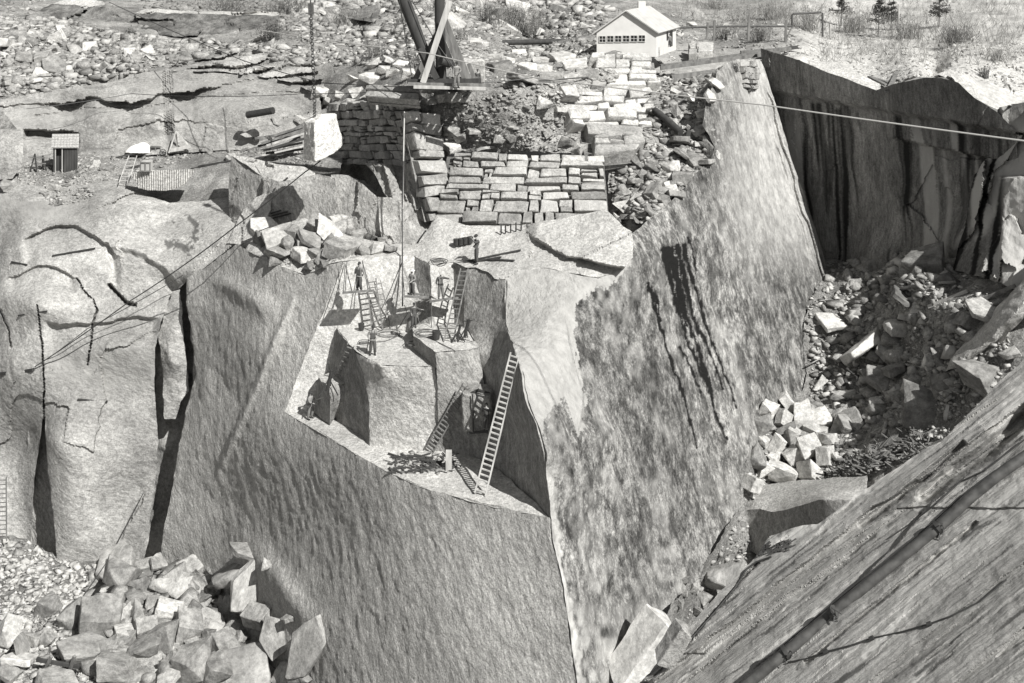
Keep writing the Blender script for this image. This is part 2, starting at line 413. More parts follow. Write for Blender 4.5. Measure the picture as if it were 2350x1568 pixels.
patch('rock_ledge', [(2450, 540, 73), (2450, 690, 70), (2350, 722, 71), (2290, 800, 72), (2220, 842, 73), (2170, 852, 75), (2195, 806, 76), (2255, 738, 75), (2350, 640, 74)],
      [], M['fresh'], s=4, nz=dict(amp=.2, wl=2, oct=3), shape=lambda U, V, p: 1.5 * sm(polydist(U, V, [(2450, 620), (2350, 675), (2270, 765), (2190, 825)]), 8, 30))

# ---- floor of the right-hand gully
patch('gully_floor', [(1380, 1660, 63.2), w_(1430, 1580), w_(1490, 1480), w_(1530, 1410), w_(1600, 1320), w_(1650, 1240), w_(1690, 1180), w_(1690, 1100), w_(1735, 1000), w_(1800, 940), w_(1840, 900), w_(1850, 850),
      w_(1840, 740), w_(1870, 650), (1890, 590, 102), (2000, 590, 98.5), (2100, 550, 96), (2200, 600, 89), (2260, 600, 84), (2460, 640, 79), (2900, 700, 70), (2900, 1050, 58), (2460, 1050, 64), (2300, 1200, 60), (2000, 1500, 57), (1700, 1660, 58)],
      [(1950, 760, 90), (2100, 750, 84), (2050, 900, 82), (2200, 830, 76), (2000, 1050, 76), (1900, 1090, 77.5), (1800, 1130, 80), (2300, 800, 73), (2350, 700, 76),
       (1640, 1330, 73), (1560, 1430, 68), (1700, 1290, 74.5), (2120, 640, 86), (1850, 1170, 79)],
      M['talus'], s=4.5, nz=dict(amp=.5, wl=2.6, oct=5, gain=.6), skirt=1)
# cut ledge crossing the gully
FE = [(1990, 1150, 69), (1935, 1146, 69.5), (1888, 1147, 70.2), (1850, 1156, 71.6), (1800, 1172, 73.3), (1772, 1174, 74.4), (1745, 1168, 75.6), (1712, 1172, 76.6), (1695, 1182, 77)]
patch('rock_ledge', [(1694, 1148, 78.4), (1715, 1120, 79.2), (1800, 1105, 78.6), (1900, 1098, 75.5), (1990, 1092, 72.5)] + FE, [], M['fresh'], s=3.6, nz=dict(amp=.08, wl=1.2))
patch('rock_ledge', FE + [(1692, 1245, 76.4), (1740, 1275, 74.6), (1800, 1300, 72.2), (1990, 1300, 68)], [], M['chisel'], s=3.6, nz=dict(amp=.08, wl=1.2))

# ---- the great stained wall
FRESH = [(1100, 560), (1400, 560), (1448, 560), (1458, 600), (1430, 628), (1405, 650), (1376, 652), (1350, 672), (1330, 690), (1322, 740), (1328, 800), (1340, 870), (1350, 910), (1345, 960), (1334, 998), (1325, 990), (1312, 940),
         (1300, 905), (1290, 925), (1268, 950), (1250, 985), (1258, 1060), (1262, 1100), (1240, 1120), (1100, 1000)]
PALE = [(1262, 1090), (1268, 1180), (1278, 1290), (1300, 1380), (1315, 1460), (1330, 1570), (1345, 1660)]
STAINS = [([(1530, 566), (1545, 640), (1562, 720), (1585, 790), (1618, 880), (1640, 950), (1666, 1010)], 7, 3),
          ([(1538, 566), (1552, 620), (1570, 700), (1590, 760), (1612, 830), (1630, 900)], 9, 2), ([(1548, 563), (1563, 640), (1580, 720), (1600, 790), (1613, 850), (1640, 940)], 7, 3),
          ([(1560, 562), (1574, 630), (1592, 720), (1606, 760), (1624, 800), (1640, 850), (1655, 895)], 8, 2.5), ([(1573, 560), (1585, 620), (1605, 680), (1622, 750), (1650, 830), (1670, 890), (1686, 937)], 6, 3),
          ([(1580, 545), (1592, 580), (1604, 620)], 4, 2), ([(1496, 650), (1510, 710), (1528, 770), (1545, 830), (1560, 880), (1580, 950), (1605, 1030)], 6, 4), ([(1502, 665), (1518, 700), (1524, 740)], 5, 3),
          ([(1567, 800), (1590, 850), (1610, 905)], 3, 2), ([(1525, 565), (1535, 600), (1541, 640), (1560, 690), (1580, 750)], 9, 3)]
def wall_stain(U, V, p):
    m = np.zeros(len(U)); q = np.c_[U / 6., V / 25., U * 0]
    du = 3.2 * vnoise(q, 3) + 2.4 * vnoise(q * 2.1, 4)
    for L, w0, w1 in STAINS:
        t = np.clip((V - L[0][1]) / (L[-1][1] - L[0][1]), 0, 1); w = (w0 + (w1 - w0) * t) * (1.0 - .25 * sm(V, 640, 760))
        d = polydist(U + du, V, L); m = np.maximum(m, 1 - sm(d, w * .6 - .4, w * .6 + 2.4))
    gaps = sm(vnoise(np.c_[(U - .36 * V) / 3.3, V / 60., U * 0], 12), .35, .6) * (V < 900)
    return np.clip(m * 1.25, 0, 1)
def wall_fresh(U, V, p):
    q = np.c_[U / 9., V / 22., U * 0]
    j = 14 * vnoise(q, 21) + 6 * vnoise(q * 2.6, 22)
    return np.where(inpoly(U + j * .5, V - np.abs(j) * 1.6, FRESH), 1., 0.)
def wall_pale(U, V, p):
    j = 7 * vnoise(np.c_[U / 8., V / 14., U * 0], 33)
    a = 1 - sm(polydist(U + j, V, PALE), 6, 14)
    b = .9 * sm(U + 20 * vnoise(np.c_[U / 30., V / 90., U * 0], 6), 1600, 1760) * (1 - sm(V, 430, 700))
    c = .55 * sm(V - .35 * (1568 - V), 1150, 1500) + .35 * sm(vnoise(np.c_[(U - .33 * V) / 40., V / 160., U * 0], 16), .1, .5)
    return np.clip(np.maximum(np.maximum(a, b), c * (.5 + .8 * vnoise(np.c_[U / 14., V / 26., U * 0], 17))), 0, 1)
M['wall'] = rock_mat('mottled_wall', .11, .36, .95, along=DIP, stretch=1.5, bump=.8, bscale=3.5, fine=9, speck=.3, contrast=(.44, .57), blotch=.3, det=14, rg=.76, mid=.42, mids=2.6,
                     second=attr_mix([('pale', (.30, .55, 1.6)), ('fresh', (.31, .42, 2.2)), ('stain', .012)], None))
EDGE = [(1164, 645, 74.5), (1162, 735, 72.6), (1182, 800, 68.4), (1200, 854, 66.2), (1215, 921, 64.7), (1240, 990, 63.4), (1254, 1043, 63.0), (1263, 1191, 63)]
LOWEDGE = [(1263, 1191, 63), (1266, 1250, 62.6), (1281, 1300, 62.3), (1292, 1350, 61.9), (1305, 1450, 61.2), wr_(1322, 1568), wr_(1335, 1660)]
TOPEDGE = [(1164, 645, 74.5), (1200, 624, 75), (1250, 616, 75), (1320, 628, 74.3), (1376, 636, 74.2), (1433, 618, 75.3), (1455, 590, 76.3), wr_(1450, 533)]
def wall_shape(U, V, p):
    d = np.zeros(len(U))
    # drapery ridges near the far corner
    e = (U - (1755 + (V - 160) * .292)); w = np.exp(-(e / 26.) ** 2) * sm(V, 150, 260)
    d += .35 * w * np.sin(e * .45 + 2 * vnoise(np.c_[U * 0, V / 40., U * 0], 2))
    # thin broken slab edge on the fresh part
    L = [(1301, 690), (1302, 740), (1313, 800), (1333, 873), (1344, 900), (1341, 960), (1332, 1001)]
    x = np.interp(V, [q[1] for q in L], [q[0] for q in L])
    d += .55 * sm(U - x, -1, 2) * sm(V, 690, 790) * (1 - sm(V, 960, 1010)) * (1 - sm(U - x, 30, 160))
    d += .1 * wall_stain(U, V, p)
    return d
patch('cliff_wall', K(EDGE + LOWEDGE[1:]) + [w_(1400, 1660), w_(1440, 1568), w_(1500, 1478), w_(1520, 1405), w_(1600, 1330), w_(1640, 1250), w_(1690, 1170), w_(1700, 1085), w_(1740, 1000), w_(1850, 925), w_(1864, 850), w_(1852, 740), w_(1897, 640), w_(1893, 620),
      w_(1870, 540), w_(1830, 400), w_(1755, 160), w_(1745, 138), w_(1700, 136), w_(1658, 150), w_(1640, 170), w_(1618, 226), w_(1608, 286), w_(1636, 335), w_(1632, 356), w_(1605, 384), w_(1573, 422), w_(1526, 472), w_(1490, 500)] + K(TOPEDGE)[:0:-1],
      [w_(1400, 800), w_(1500, 1000), w_(1600, 700), w_(1400, 1200), w_(1700, 500), w_(1350, 1400), (1260, 760, 67.5), (1230, 680, 70.4), (1270, 900, 63.9)],
      M['wall'], s=2.4, nz=dict(amp=.13, wl=1.2, oct=5, gain=.6, along=DIP, stretch=1.8, big=.3, bigwl=9), shape=wall_shape, attrs={'stain': wall_stain, 'fresh': wall_fresh, 'pale': wall_pale}, skirt=3)

# ---- front face below the benches
BH = 32.5
BENCH = [h_(653, 946, BH), h_(740, 996, BH), h_(816, 1043, BH), h_(893, 1086, BH), h_(986, 1126, BH), h_(1136, 1163, BH), (1263, 1191, 63)]
NWE = [(790, 601, 79.3), (757, 680, 78.9), (722, 765, 78.5), (685, 860, 78.)]
FRP = plane3((653, 946, YH(946, BH)), (1263, 1191, 63), (1322, 1568, wr_(1322, 1568)[2]))
def fr_(u, v):
    yb = float(np.interp(u, [q[0] for q in BENCH], [q[2] for q in BENCH])); k = .20; return (u, v, (yb + k * 32.5) / (1 + k * (v - VH) / F))
def front_shape(U, V, p):
    d = np.zeros(len(U))
    # shallow diagonal ridge and a trough to its left
    x = 690 - (V - 640) * .42
    d += -.45 * np.exp(-((U - x) / 9.) ** 2) * sm(V, 640, 760) * (1 - sm(V, 1000, 1150))
    d += -.1 * hump(U, V, 900, 1250, 60, 240, 1, -10) + .1 * hump(U, V, 740, 1180, 60, 200, 1, -15) - .3 * hump(U, V, 600, 1000, 60, 160, 1)
    d += -.6 * hump(U, V, 585, 690, 45, 26, 1, 35) - .5 * hump(U, V, 525, 655, 40, 18, 1, 30) + .4 * hump(U, V, 480, 760, 40, 70, 1) - .5 * hump(U, V, 470, 880, 22, 40, 1) + .3 * hump(U, V, 520, 900, 40, 40, 1)
    d += -1.0 * hump(U, V, 640, 1340, 30, 110, 1, -38)
    return d
M['front'] = rock_mat('front_face_granite', .33, .50, 1.6, along=(.35, -.25, -1), stretch=1.8, bump=.8, bscale=4.5, fine=11, speck=.25, blotch=.14, mid=.14, contrast=(.3, .7))
patch('cliff_front', K(BENCH + LOWEDGE[1:] + [fr_(1050, 1660), fr_(820, 1660), fr_(700, 1660), fr_(655, 1560), (610, 1450, 75.6), (520, 1380, 78.6), (430, 1330, 81.2), (365, 1320, 82), (376, 1220, 82), (391, 1150, 82.3), (406, 1050, 82.6), (425, 950, 83),
      (448, 860, 83.5), (440, 760, 84), (428, 700, 84.6), (428, 640, 85.4), (459, 622, 85.2), (544, 558, 84.5), (577, 580, 83.5), (625, 603, 82.2), (685, 627, 80.8), (702, 631, 80.6), (753, 607, 79.8)] + NWE), K([fr_(1000, 1400), fr_(850, 1250), fr_(740, 1200), fr_(720, 1350), fr_(1150, 1400), fr_(950, 1200), fr_(1100, 1250), (560, 1000, 79.0), (600, 800, 79.8), (500, 1150, 80.2)]),
      M['front'], s=3.4, nz=dict(amp=.085, wl=.5, oct=5, gain=.62, along=(.38, -.3, -1), stretch=1.9, big=.1, bigwl=9), shape=front_shape, skirt=2)

# ---- notch: bright back wall, benches and blocks
B1, B2H = 27.2, 26.2
nb_ = dict(amp=.09, wl=1.1, oct=4)
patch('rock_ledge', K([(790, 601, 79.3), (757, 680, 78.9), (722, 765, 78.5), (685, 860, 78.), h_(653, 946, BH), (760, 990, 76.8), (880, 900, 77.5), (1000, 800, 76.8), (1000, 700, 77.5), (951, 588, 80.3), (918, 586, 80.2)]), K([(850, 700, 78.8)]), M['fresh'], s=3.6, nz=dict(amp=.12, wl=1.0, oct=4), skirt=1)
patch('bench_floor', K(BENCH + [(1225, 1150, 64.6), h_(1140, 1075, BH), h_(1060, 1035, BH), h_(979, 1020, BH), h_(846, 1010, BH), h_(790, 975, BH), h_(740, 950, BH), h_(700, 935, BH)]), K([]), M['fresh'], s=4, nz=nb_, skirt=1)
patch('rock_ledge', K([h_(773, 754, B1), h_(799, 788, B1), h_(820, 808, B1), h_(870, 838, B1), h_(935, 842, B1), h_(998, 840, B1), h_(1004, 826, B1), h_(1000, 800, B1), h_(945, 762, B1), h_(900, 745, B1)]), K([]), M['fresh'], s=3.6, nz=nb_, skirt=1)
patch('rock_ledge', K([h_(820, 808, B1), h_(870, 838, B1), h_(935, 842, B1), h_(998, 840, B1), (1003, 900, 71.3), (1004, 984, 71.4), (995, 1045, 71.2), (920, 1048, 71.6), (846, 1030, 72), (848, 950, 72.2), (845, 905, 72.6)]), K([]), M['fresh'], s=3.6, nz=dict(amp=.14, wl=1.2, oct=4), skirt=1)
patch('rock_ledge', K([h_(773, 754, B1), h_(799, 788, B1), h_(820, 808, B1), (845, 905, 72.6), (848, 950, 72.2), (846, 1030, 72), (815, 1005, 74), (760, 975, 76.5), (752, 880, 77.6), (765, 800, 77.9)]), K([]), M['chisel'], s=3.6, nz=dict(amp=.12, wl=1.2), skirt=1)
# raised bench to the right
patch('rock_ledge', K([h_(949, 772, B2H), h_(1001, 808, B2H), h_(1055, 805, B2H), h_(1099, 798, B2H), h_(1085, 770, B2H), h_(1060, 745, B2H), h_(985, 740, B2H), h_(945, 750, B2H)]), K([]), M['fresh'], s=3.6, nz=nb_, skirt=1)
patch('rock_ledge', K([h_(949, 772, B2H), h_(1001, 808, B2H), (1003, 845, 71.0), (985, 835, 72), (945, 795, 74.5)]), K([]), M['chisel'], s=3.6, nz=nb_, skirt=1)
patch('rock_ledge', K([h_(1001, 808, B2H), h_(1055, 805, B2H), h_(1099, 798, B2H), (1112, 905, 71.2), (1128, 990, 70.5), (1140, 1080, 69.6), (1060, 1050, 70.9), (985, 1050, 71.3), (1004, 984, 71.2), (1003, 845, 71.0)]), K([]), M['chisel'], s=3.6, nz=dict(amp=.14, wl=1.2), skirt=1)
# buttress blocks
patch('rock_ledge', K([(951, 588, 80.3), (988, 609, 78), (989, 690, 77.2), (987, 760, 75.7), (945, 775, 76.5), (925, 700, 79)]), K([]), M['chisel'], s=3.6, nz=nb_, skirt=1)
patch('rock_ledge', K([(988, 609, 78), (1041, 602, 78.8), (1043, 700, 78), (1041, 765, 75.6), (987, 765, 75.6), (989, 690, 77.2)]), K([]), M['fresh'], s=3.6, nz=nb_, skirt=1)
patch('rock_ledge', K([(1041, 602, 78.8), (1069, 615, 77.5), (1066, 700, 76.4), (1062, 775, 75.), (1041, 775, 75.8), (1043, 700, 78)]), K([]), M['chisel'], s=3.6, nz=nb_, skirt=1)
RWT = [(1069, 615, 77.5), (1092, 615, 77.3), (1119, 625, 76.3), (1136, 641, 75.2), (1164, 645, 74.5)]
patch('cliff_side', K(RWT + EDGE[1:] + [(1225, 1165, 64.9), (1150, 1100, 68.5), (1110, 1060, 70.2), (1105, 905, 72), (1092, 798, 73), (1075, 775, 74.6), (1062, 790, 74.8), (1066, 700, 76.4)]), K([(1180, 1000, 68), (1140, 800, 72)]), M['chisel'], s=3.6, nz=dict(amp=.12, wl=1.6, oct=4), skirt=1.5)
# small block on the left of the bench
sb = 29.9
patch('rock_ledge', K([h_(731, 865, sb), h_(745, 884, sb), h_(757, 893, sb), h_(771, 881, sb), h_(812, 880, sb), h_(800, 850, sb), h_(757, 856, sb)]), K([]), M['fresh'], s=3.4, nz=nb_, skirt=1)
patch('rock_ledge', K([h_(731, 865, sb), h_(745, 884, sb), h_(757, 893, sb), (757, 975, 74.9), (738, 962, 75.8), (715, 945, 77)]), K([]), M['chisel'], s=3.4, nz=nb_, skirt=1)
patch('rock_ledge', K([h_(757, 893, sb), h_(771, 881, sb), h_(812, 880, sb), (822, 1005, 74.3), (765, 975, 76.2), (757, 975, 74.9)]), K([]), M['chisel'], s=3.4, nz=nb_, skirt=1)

# ---- the top bench between the notch and the masonry
def top_shape(U, V, p):
    d = np.zeros(len(U))
    L = [(1180, 500), (1216, 540), (1262, 568), (1300, 588), (1335, 592), (1400, 610), (1460, 618)]
    y = np.interp(U, [q[0] for q in L], [q[1] for q in L])
    d += -.9 * (1 - sm(V - y, -2, 4)) * sm(U, 1205, 1235)
    x = 1450 - (V - 535) * 2.1
    d += -.5 * sm(U - x, 0, 4) * (V > 530) * (V < y)
    return d
patch('rock_ledge', K([(560, 575, 84.2), (577, 580, 83.5), (625, 603, 82.2), (685, 627, 80.8), (702, 631, 80.6), (753, 607, 79.8), (790, 601, 79.3), (918, 586, 80.2), (951, 588, 80.3), (988, 609, 78), (1041, 602, 78.8)] + RWT + TOPEDGE[1:] +
      [(1430, 520, 78.6), (1390, 480, 80.5), (1300, 500, 80.6), (1180, 520, 81.2), (1080, 520, 82), (1000, 495, 83.5), (960, 560, 82), (900, 560, 83), (800, 540, 85), (700, 500, 87), (600, 520, 87)]), K([(1200, 570, 78.2), (1330, 540, 78.8)]), M['fresh'], s=3.6, nz=dict(amp=.10, wl=1.2, oct=4), fac=dict(size=4., amp=.10, tilt=.05, seed=31), shape=top_shape, skirt=1.5)

# ---- left cliffs
def left_shape(U, V, p):
    d = np.zeros(len(U)); n1 = 14 * vnoise(np.c_[U / 60., V / 60., U * 0], 2) + 5 * vnoise(np.c_[U / 15., V / 15., U * 0], 3)
    def step(L, h, w=7, lo=-1e9, hi=1e9, wl=0, dist=260):
        y = np.interp(U, [q[0] for q in L], [q[1] for q in L])
        ins = sm(U, L[0][0] - 12, L[0][0] + 12) * (1 - sm(U, L[-1][0] - 12, L[-1][0] + 12))
        e = V + n1 * .35 - y
        return -h * .6 * sm(e, -w * .5, w * .5) * ins * (1 - sm(e, 20, dist))
    # sheet steps (rock below the line stands out towards the viewer)
    d += -1.5 * hump(U, V, 330, 470, 110, 40, 1) - 1.6 * hump(U, V, 300, 590, 120, 62, 1, 20) + .8 * hump(U, V, 80, 520, 90, 40, 1) - 1.5 * hump(U, V, 80, 700, 110, 45, 1, 8) - 1.2 * hump(U, V, 240, 790, 110, 40, 1) + .5 * hump(U, V, 240, 900, 120, 50, 1)
    d += step([(60, 545), (120, 522), (170, 518), (215, 540), (250, 560), (268, 590)], -1.2, 6, dist=90)
    d += step([(20, 640), (80, 612), (110, 612), (150, 625), (170, 640)], -.7, 4, dist=60)
    d += step([(255, 570), (330, 590), (380, 620), (410, 655)], -1.0, 16, dist=80)
    d += step([(110, 740), (135, 748), (200, 745), (270, 735), (360, 728)], -1.0, 8, dist=120)
    # joints
    for L, w, h in (([(85, 700), (93, 760), (98, 800), (101, 900), (100, 1000)], 1.6, .8), ([(178, 640), (190, 665), (215, 690), (222, 715), (212, 740), (208, 790), (200, 840)], 1.8, .7), ([(252, 655), (270, 675), (290, 695), (310, 700)], 5, 1.2), ([(0, 712), (20, 760), (24, 800)], 2, .6)):
        d += h * (1 - sm(polydist(U, V, L), w * .4, w))
    return d
M['left'] = rock_mat('sheeted_granite', .30, .50, .6, along=(1, 0, -.25), stretch=1.6, bump=.6, bscale=4, fine=10, speck=.2, blotch=.3, rg=.7, second=attr_mix([('dark', .09), ('band', (.2, .38, .5))], None))
def left_dark(U, V, p):
    n = vnoise(np.c_[U / 5., V / 5., U * 0], 5)
    m = np.zeros(len(U))
    for L, w in (([(435, 500), (455, 520), (445, 550), (430, 565)], 8), ([(385, 560), (410, 560), (430, 575)], 10), ([(392, 505), (396, 505)], 3)):
        m = np.maximum(m, 1 - sm(polydist(U + 8 * n, V + 8 * n, L), w * .5, w))
    return m * .85
def left_band(U, V, p):
    x = V + 14 * vnoise(np.c_[U / 50., V / 50., U * 0], 7)
    a = sm(x, 448, 455) * (1 - sm(x, 490, 520)) * (1 - sm(U, 120, 230))
    b = sm(np.sin((U - .4 * (V - 560)) * .35 + 2 * vnoise(np.c_[U / 20., V / 60., U * 0], 9)), .2, .9) * sm(V, 470, 500) * (1 - sm(V, 560, 600)) * (1 - sm(U, 60, 150)) * .5
    c = sm(x, 770, 830) * (1 - sm(x, 860, 930)) * .75 * sm(U, 100, 140)
    return np.clip(a * .8 + b + c, 0, 1)
patch('cliff_left', [(-60, 405, 97), (60, 425, 96), (150, 432, 96), (260, 412, 96.5), (300, 436, 95.5), (390, 466, 94.5), (455, 462, 94), (534, 450, 93), (560, 440, 94), (600, 520, 88), (544, 558, 85.5), (459, 622, 86), (430, 642, 86.5), (424, 650, 87),
      (405, 668, 87.2), (370, 740, 85.6), (356, 800, 84.4), (354, 880, 83.9), (362, 980, 83.5), (362, 1060, 83.2), (346, 1180, 82.8), (320, 1300, 82.3), (130, 1310, 81.7), (128, 1240, 82), (115, 1130, 82.6), (104, 1010, 83.2), (103, 965, 84.2), (97, 962, 84.4), (92, 1010, 84.6), (78, 1100, 84.6), (70, 1250, 84.4), (-60, 1255, 83.6)],
      [(50, 470, 93.5), (300, 500, 92), (480, 500, 90), (200, 560, 90), (50, 560, 90.5), (50, 700, 88), (300, 650, 88.2), (300, 740, 86), (150, 800, 85.6), (30, 850, 85.4), (240, 960, 83), (240, 1150, 82.3)],
      M['left'], s=3.2, nz=dict(amp=.10, wl=1.1, oct=5, gain=.6, big=.05, bigwl=8), fac=dict(size=9, amp=.06, tilt=.06, seed=6, flat=(.9, .9, .9)), shape=left_shape, attrs={'dark': left_dark, 'band': left_band}, skirt=2.5)
# dark backs of the two clefts and the leaning pillar between
patch('rock_cleft', [(70, 930, 86.5), (112, 930, 86), (135, 1320, 84.6), (60, 1320, 85.5)], [], M['chisel'], s=5, nz=dict(amp=.3, wl=1.5), skirt=0)
patch('rock_cleft', [(350, 640, 89), (440, 620, 88), (470, 900, 86.2), (440, 1100, 85.2), (370, 1320, 84.4), (310, 1320, 85), (345, 1000, 86.5), (345, 800, 87)], [], M['old'], s=5, nz=dict(amp=.4, wl=1.5), skirt=0)
patch('rock_pillar', [(398, 670, 86.4), (412, 665, 86.6), (418, 700, 86), (420, 760, 85.4), (428, 820, 85), (432, 900, 84.6), (415, 925, 84.5), (402, 960, 84.3), (378, 960, 84.4), (373, 920, 84.6), (371, 860, 85), (368, 800, 85.4), (362, 770, 85.8), (375, 735, 86)], [(395, 830, 84.2)], M['left'], s=3.4, nz=dict(amp=.2, wl=1.2), attrs={'dark': lambda U, V, p: U * 0, 'band': lambda U, V, p: U * 0})
patch('rock_pillar', [(438, 735, 85.2), (456, 780, 84.6), (480, 830, 84.1), (492, 870, 83.7), (470, 885, 83.6), (450, 905, 83.6), (440, 920, 83.8), (440, 860, 84.2), (444, 800, 84.6)], [], M['chisel'], s=3.4, nz=dict(amp=.2, wl=1.2))

# ---- terrace above the left cliffs, and the sheeted wall behind it
TH = 20.9
patch('terrace', [(-60, 425, 96), (60, 440, 95.8), (150, 447, 95.6), (260, 425, 96.3), (300, 450, 95), (390, 470, 94.5), (455, 468, 94), (534, 452, 93.2), (600, 410, 93), (780, 400, 91), (800, 300, 102), (700, 280, 108), (560, 300, 112), (300, 320, 112), (-60, 310, 112)],
      [(200, 380, 101), (500, 360, 103)], M['soil'], s=5, nz=dict(amp=.35, wl=2.2, oct=4), skirt=1)
def sheet_shape(U, V, p):
    d = np.zeros(len(U))
    L = [(-60, 252), (0, 246), (60, 240), (120, 240), (160, 236), (215, 221), (235, 230), (252, 236), (300, 236), (345, 226), (372, 216), (400, 216), (440, 213), (495, 199), (560, 184), (640, 174)]
    y = np.interp(U, [q[0] for q in L], [q[1] for q in L]) + 3 * vnoise(np.c_[U / 12., U * 0, U * 0], 4)
    dep = .3 + 1.9 * np.maximum.reduce([hump(U, V, 165, 236, 40, 900, 1), hump(U, V, 295, 225, 55, 900, 1), hump(U, V, 430, 205, 45, 900, 1)])
    d += dep * sm(V - y, -1.2, 1.2) * (1 - sm(V - y, 8, 60) * .8)
    L2 = [(50, 300), (85, 298), (120, 302), (150, 300), (182, 306)]
    y2 = np.interp(U, [q[0] for q in L2], [q[1] for q in L2])
    d += 1.6 * sm(V - y2, -1, 1) * sm(U, 50, 62) * (1 - sm(U, 170, 184)) * (1 - sm(V - y2, 8, 30) * .7)
    d += -1.6 * hump(U, V, 560, 250, 110, 60, 1, 5) - 1.0 * hump(U, V, 300, 270, 140, 35, 1) - .8 * hump(U, V, 200, 205, 120, 18, 1)
    L3 = [(80, 268), (200, 250), (330, 246), (470, 224), (600, 212), (720, 215)]
    d += .25 * (1 - sm(polydist(U, V, L3), .5, 2.2))
    for k in range(5):
        x = 374 + k * 5 + (V - 165) * .035
        d += .22 * (1 - sm(np.abs(U - x), .4, 1.8)) * (V > 162) * (V < 310)
    return d
def sheet_dark(U, V, p):
    return .75 * (1 - sm(np.abs(U - 391 - (V - 300) * .02 + 3 * vnoise(np.c_[U / 5., V / 12., U * 0], 4)), 6, 12)) * sm(V, 240, 285) * (1 - sm(V, 325, 345)) + .3 * sm(vnoise(np.c_[U / 18., V / 8., U * 0], 6), .3, .6)
patch('cliff_upper', [(-60, 232, 109), (20, 226, 110), (120, 208, 111), (250, 190, 111.5), (330, 166, 112), (400, 160, 112), (520, 158, 112), (620, 176, 111), (700, 200, 109), (735, 225, 107), (742, 290, 105.5), (690, 330, 105), (560, 345, 104.5), (420, 350, 105), (200, 365, 105), (60, 365, 105), (-60, 370, 105)],
      [(560, 250, 107.2), (300, 270, 107.6), (100, 280, 108)], M['left'], s=3.2, nz=dict(amp=.16, wl=1.6, oct=5, gain=.6, along=(1, 0, .1), stretch=2.5), fac=dict(size=5., amp=.15, tilt=.06, seed=8, flat=(.5, .5, 1.4)), shape=sheet_shape, attrs={'dark': sheet_dark, 'band': lambda U, V, p: .4 * sm(vnoise(np.c_[U / 60., V / 22., U * 0], 8), 0, .5)}, skirt=3)
# broken sheets on top of the upper cliff
patch('rock_ledge', [(300, 172, 114), (370, 150, 115), (440, 140, 116), (520, 122, 117), (600, 118, 117), (680, 128, 115), (720, 150, 112), (738, 175, 109), (745, 222, 106.5), (690, 200, 108), (620, 178, 110), (500, 164, 111), (400, 166, 111.5)],
      [], M['old'], s=3.2, nz=dict(amp=.25, wl=1.2, oct=5, along=(1, 0, .1), stretch=2), skirt=3, fac=dict(size=2.6, amp=.5, tilt=.25, seed=8, flat=(.5, .5, 1.6)),
      shape=lambda U, V, p: 1.6 * sm(np.sin(V * .30 + U * .035 + 2.2 * vnoise(np.c_[U / 45., V / 30., U * 0], 3)), .2, .5))
# near-left block beside the shed
patch('rock_ledge', [(-60, 295, 99), (48, 298, 98), (52, 330, 97), (50, 380, 96.2), (30, 410, 95.8), (-60, 412, 96)], [], M['left'], s=4, nz=dict(amp=.2, wl=1.6), attrs={'dark': lambda U, V, p: U * 0, 'band': lambda U, V, p: U * 0})
patch('talus', [(-60, 255, 101), (0, 258, 100.5), (20, 272, 100), (42, 300, 98.6), (48, 303, 98.3), (-60, 303, 99)], [], M['talus'], s=4, nz=dict(amp=.4, wl=1.5), skirt=2)
# drilled quarry face with its row of half holes
patch('drilled_face', [(300, 402, 93.6), (318, 394, 93.4), (380, 390, 93), (448, 389, 92.8), (440, 405, 92.8), (425, 422, 92.8), (405, 433, 92.9), (380, 438, 93), (340, 437, 93.2), (318, 432, 93.4), (314, 420, 93.5)], [], M['fresh'], s=1.3,
      shape=lambda U, V, p: .16 * np.abs(np.sin(U * math.pi / 5.2)), skirt=2.5, smooth=1.2)

# ---- broken rock between the terrace and the top bench
R = M['chisel']
patch('rock_ledge', [(530, 358, 90.5), (575, 362, 89.8), (603, 405, 88.2), (617, 432, 87.5), (600, 470, 87.4), (560, 500, 87.6), (526, 525, 88.6), (524, 430, 90.2)], [], R, s=3.6, nz=nb_, fac=dict(size=3., amp=.22, tilt=.12, seed=21))
patch('rock_ledge', [(530, 358, 90.5), (575, 362, 89.8), (640, 378, 88.8), (700, 384, 88), (730, 400, 87), (640, 418, 86.8), (603, 405, 88.2)], [], M['fresh'], s=3.6, nz=nb_, fac=dict(size=3., amp=.22, tilt=.12, seed=21))
patch('rock_ledge', [(603, 405, 88.2), (640, 418, 86.8), (730, 400, 87), (770, 408, 86), (775, 470, 84.6), (760, 560, 84.4), (640, 560, 85.5), (600, 500, 86.4)], [], R, s=3.6, nz=nb_, fac=dict(size=4.5, amp=.5, tilt=.18, seed=22))
patch('rock_ledge', [(520, 560, 85.6), (560, 480, 87), (590, 452, 87), (625, 436, 86.6), (622, 480, 85.4), (600, 530, 84.6), (575, 582, 83.9), (544, 560, 84.9)], [], M['fresh'], s=3.6, nz=nb_, fac=dict(size=3., amp=.22, tilt=.12, seed=21))
patch('rock_ledge', [(760, 402, 86.3), (800, 402, 86.3), (835, 425, 85), (865, 452, 83.9), (872, 500, 83.6), (874, 560, 83.2), (800, 575, 83.8), (760, 560, 84.6)], [], R, s=3.6, nz=nb_, fac=dict(size=3., amp=.22, tilt=.12, seed=21))
patch('rock_ledge', [(866, 452, 83.9), (895, 453, 83), (917, 470, 82.6), (921, 520, 82.2), (921, 585, 81), (878, 580, 81.6), (872, 520, 83)], [], M['fresh'], s=3.6, nz=nb_, fac=dict(size=3., amp=.22, tilt=.12, seed=21))
patch('rock_ledge', [(895, 453, 83), (950, 470, 83.4), (990, 505, 84), (1000, 560, 82), (975, 582, 81.6), (921, 585, 81), (921, 520, 82.2), (917, 470, 82.6)], [], R, s=3.6, nz=nb_, fac=dict(size=3., amp=.22, tilt=.12, seed=21))
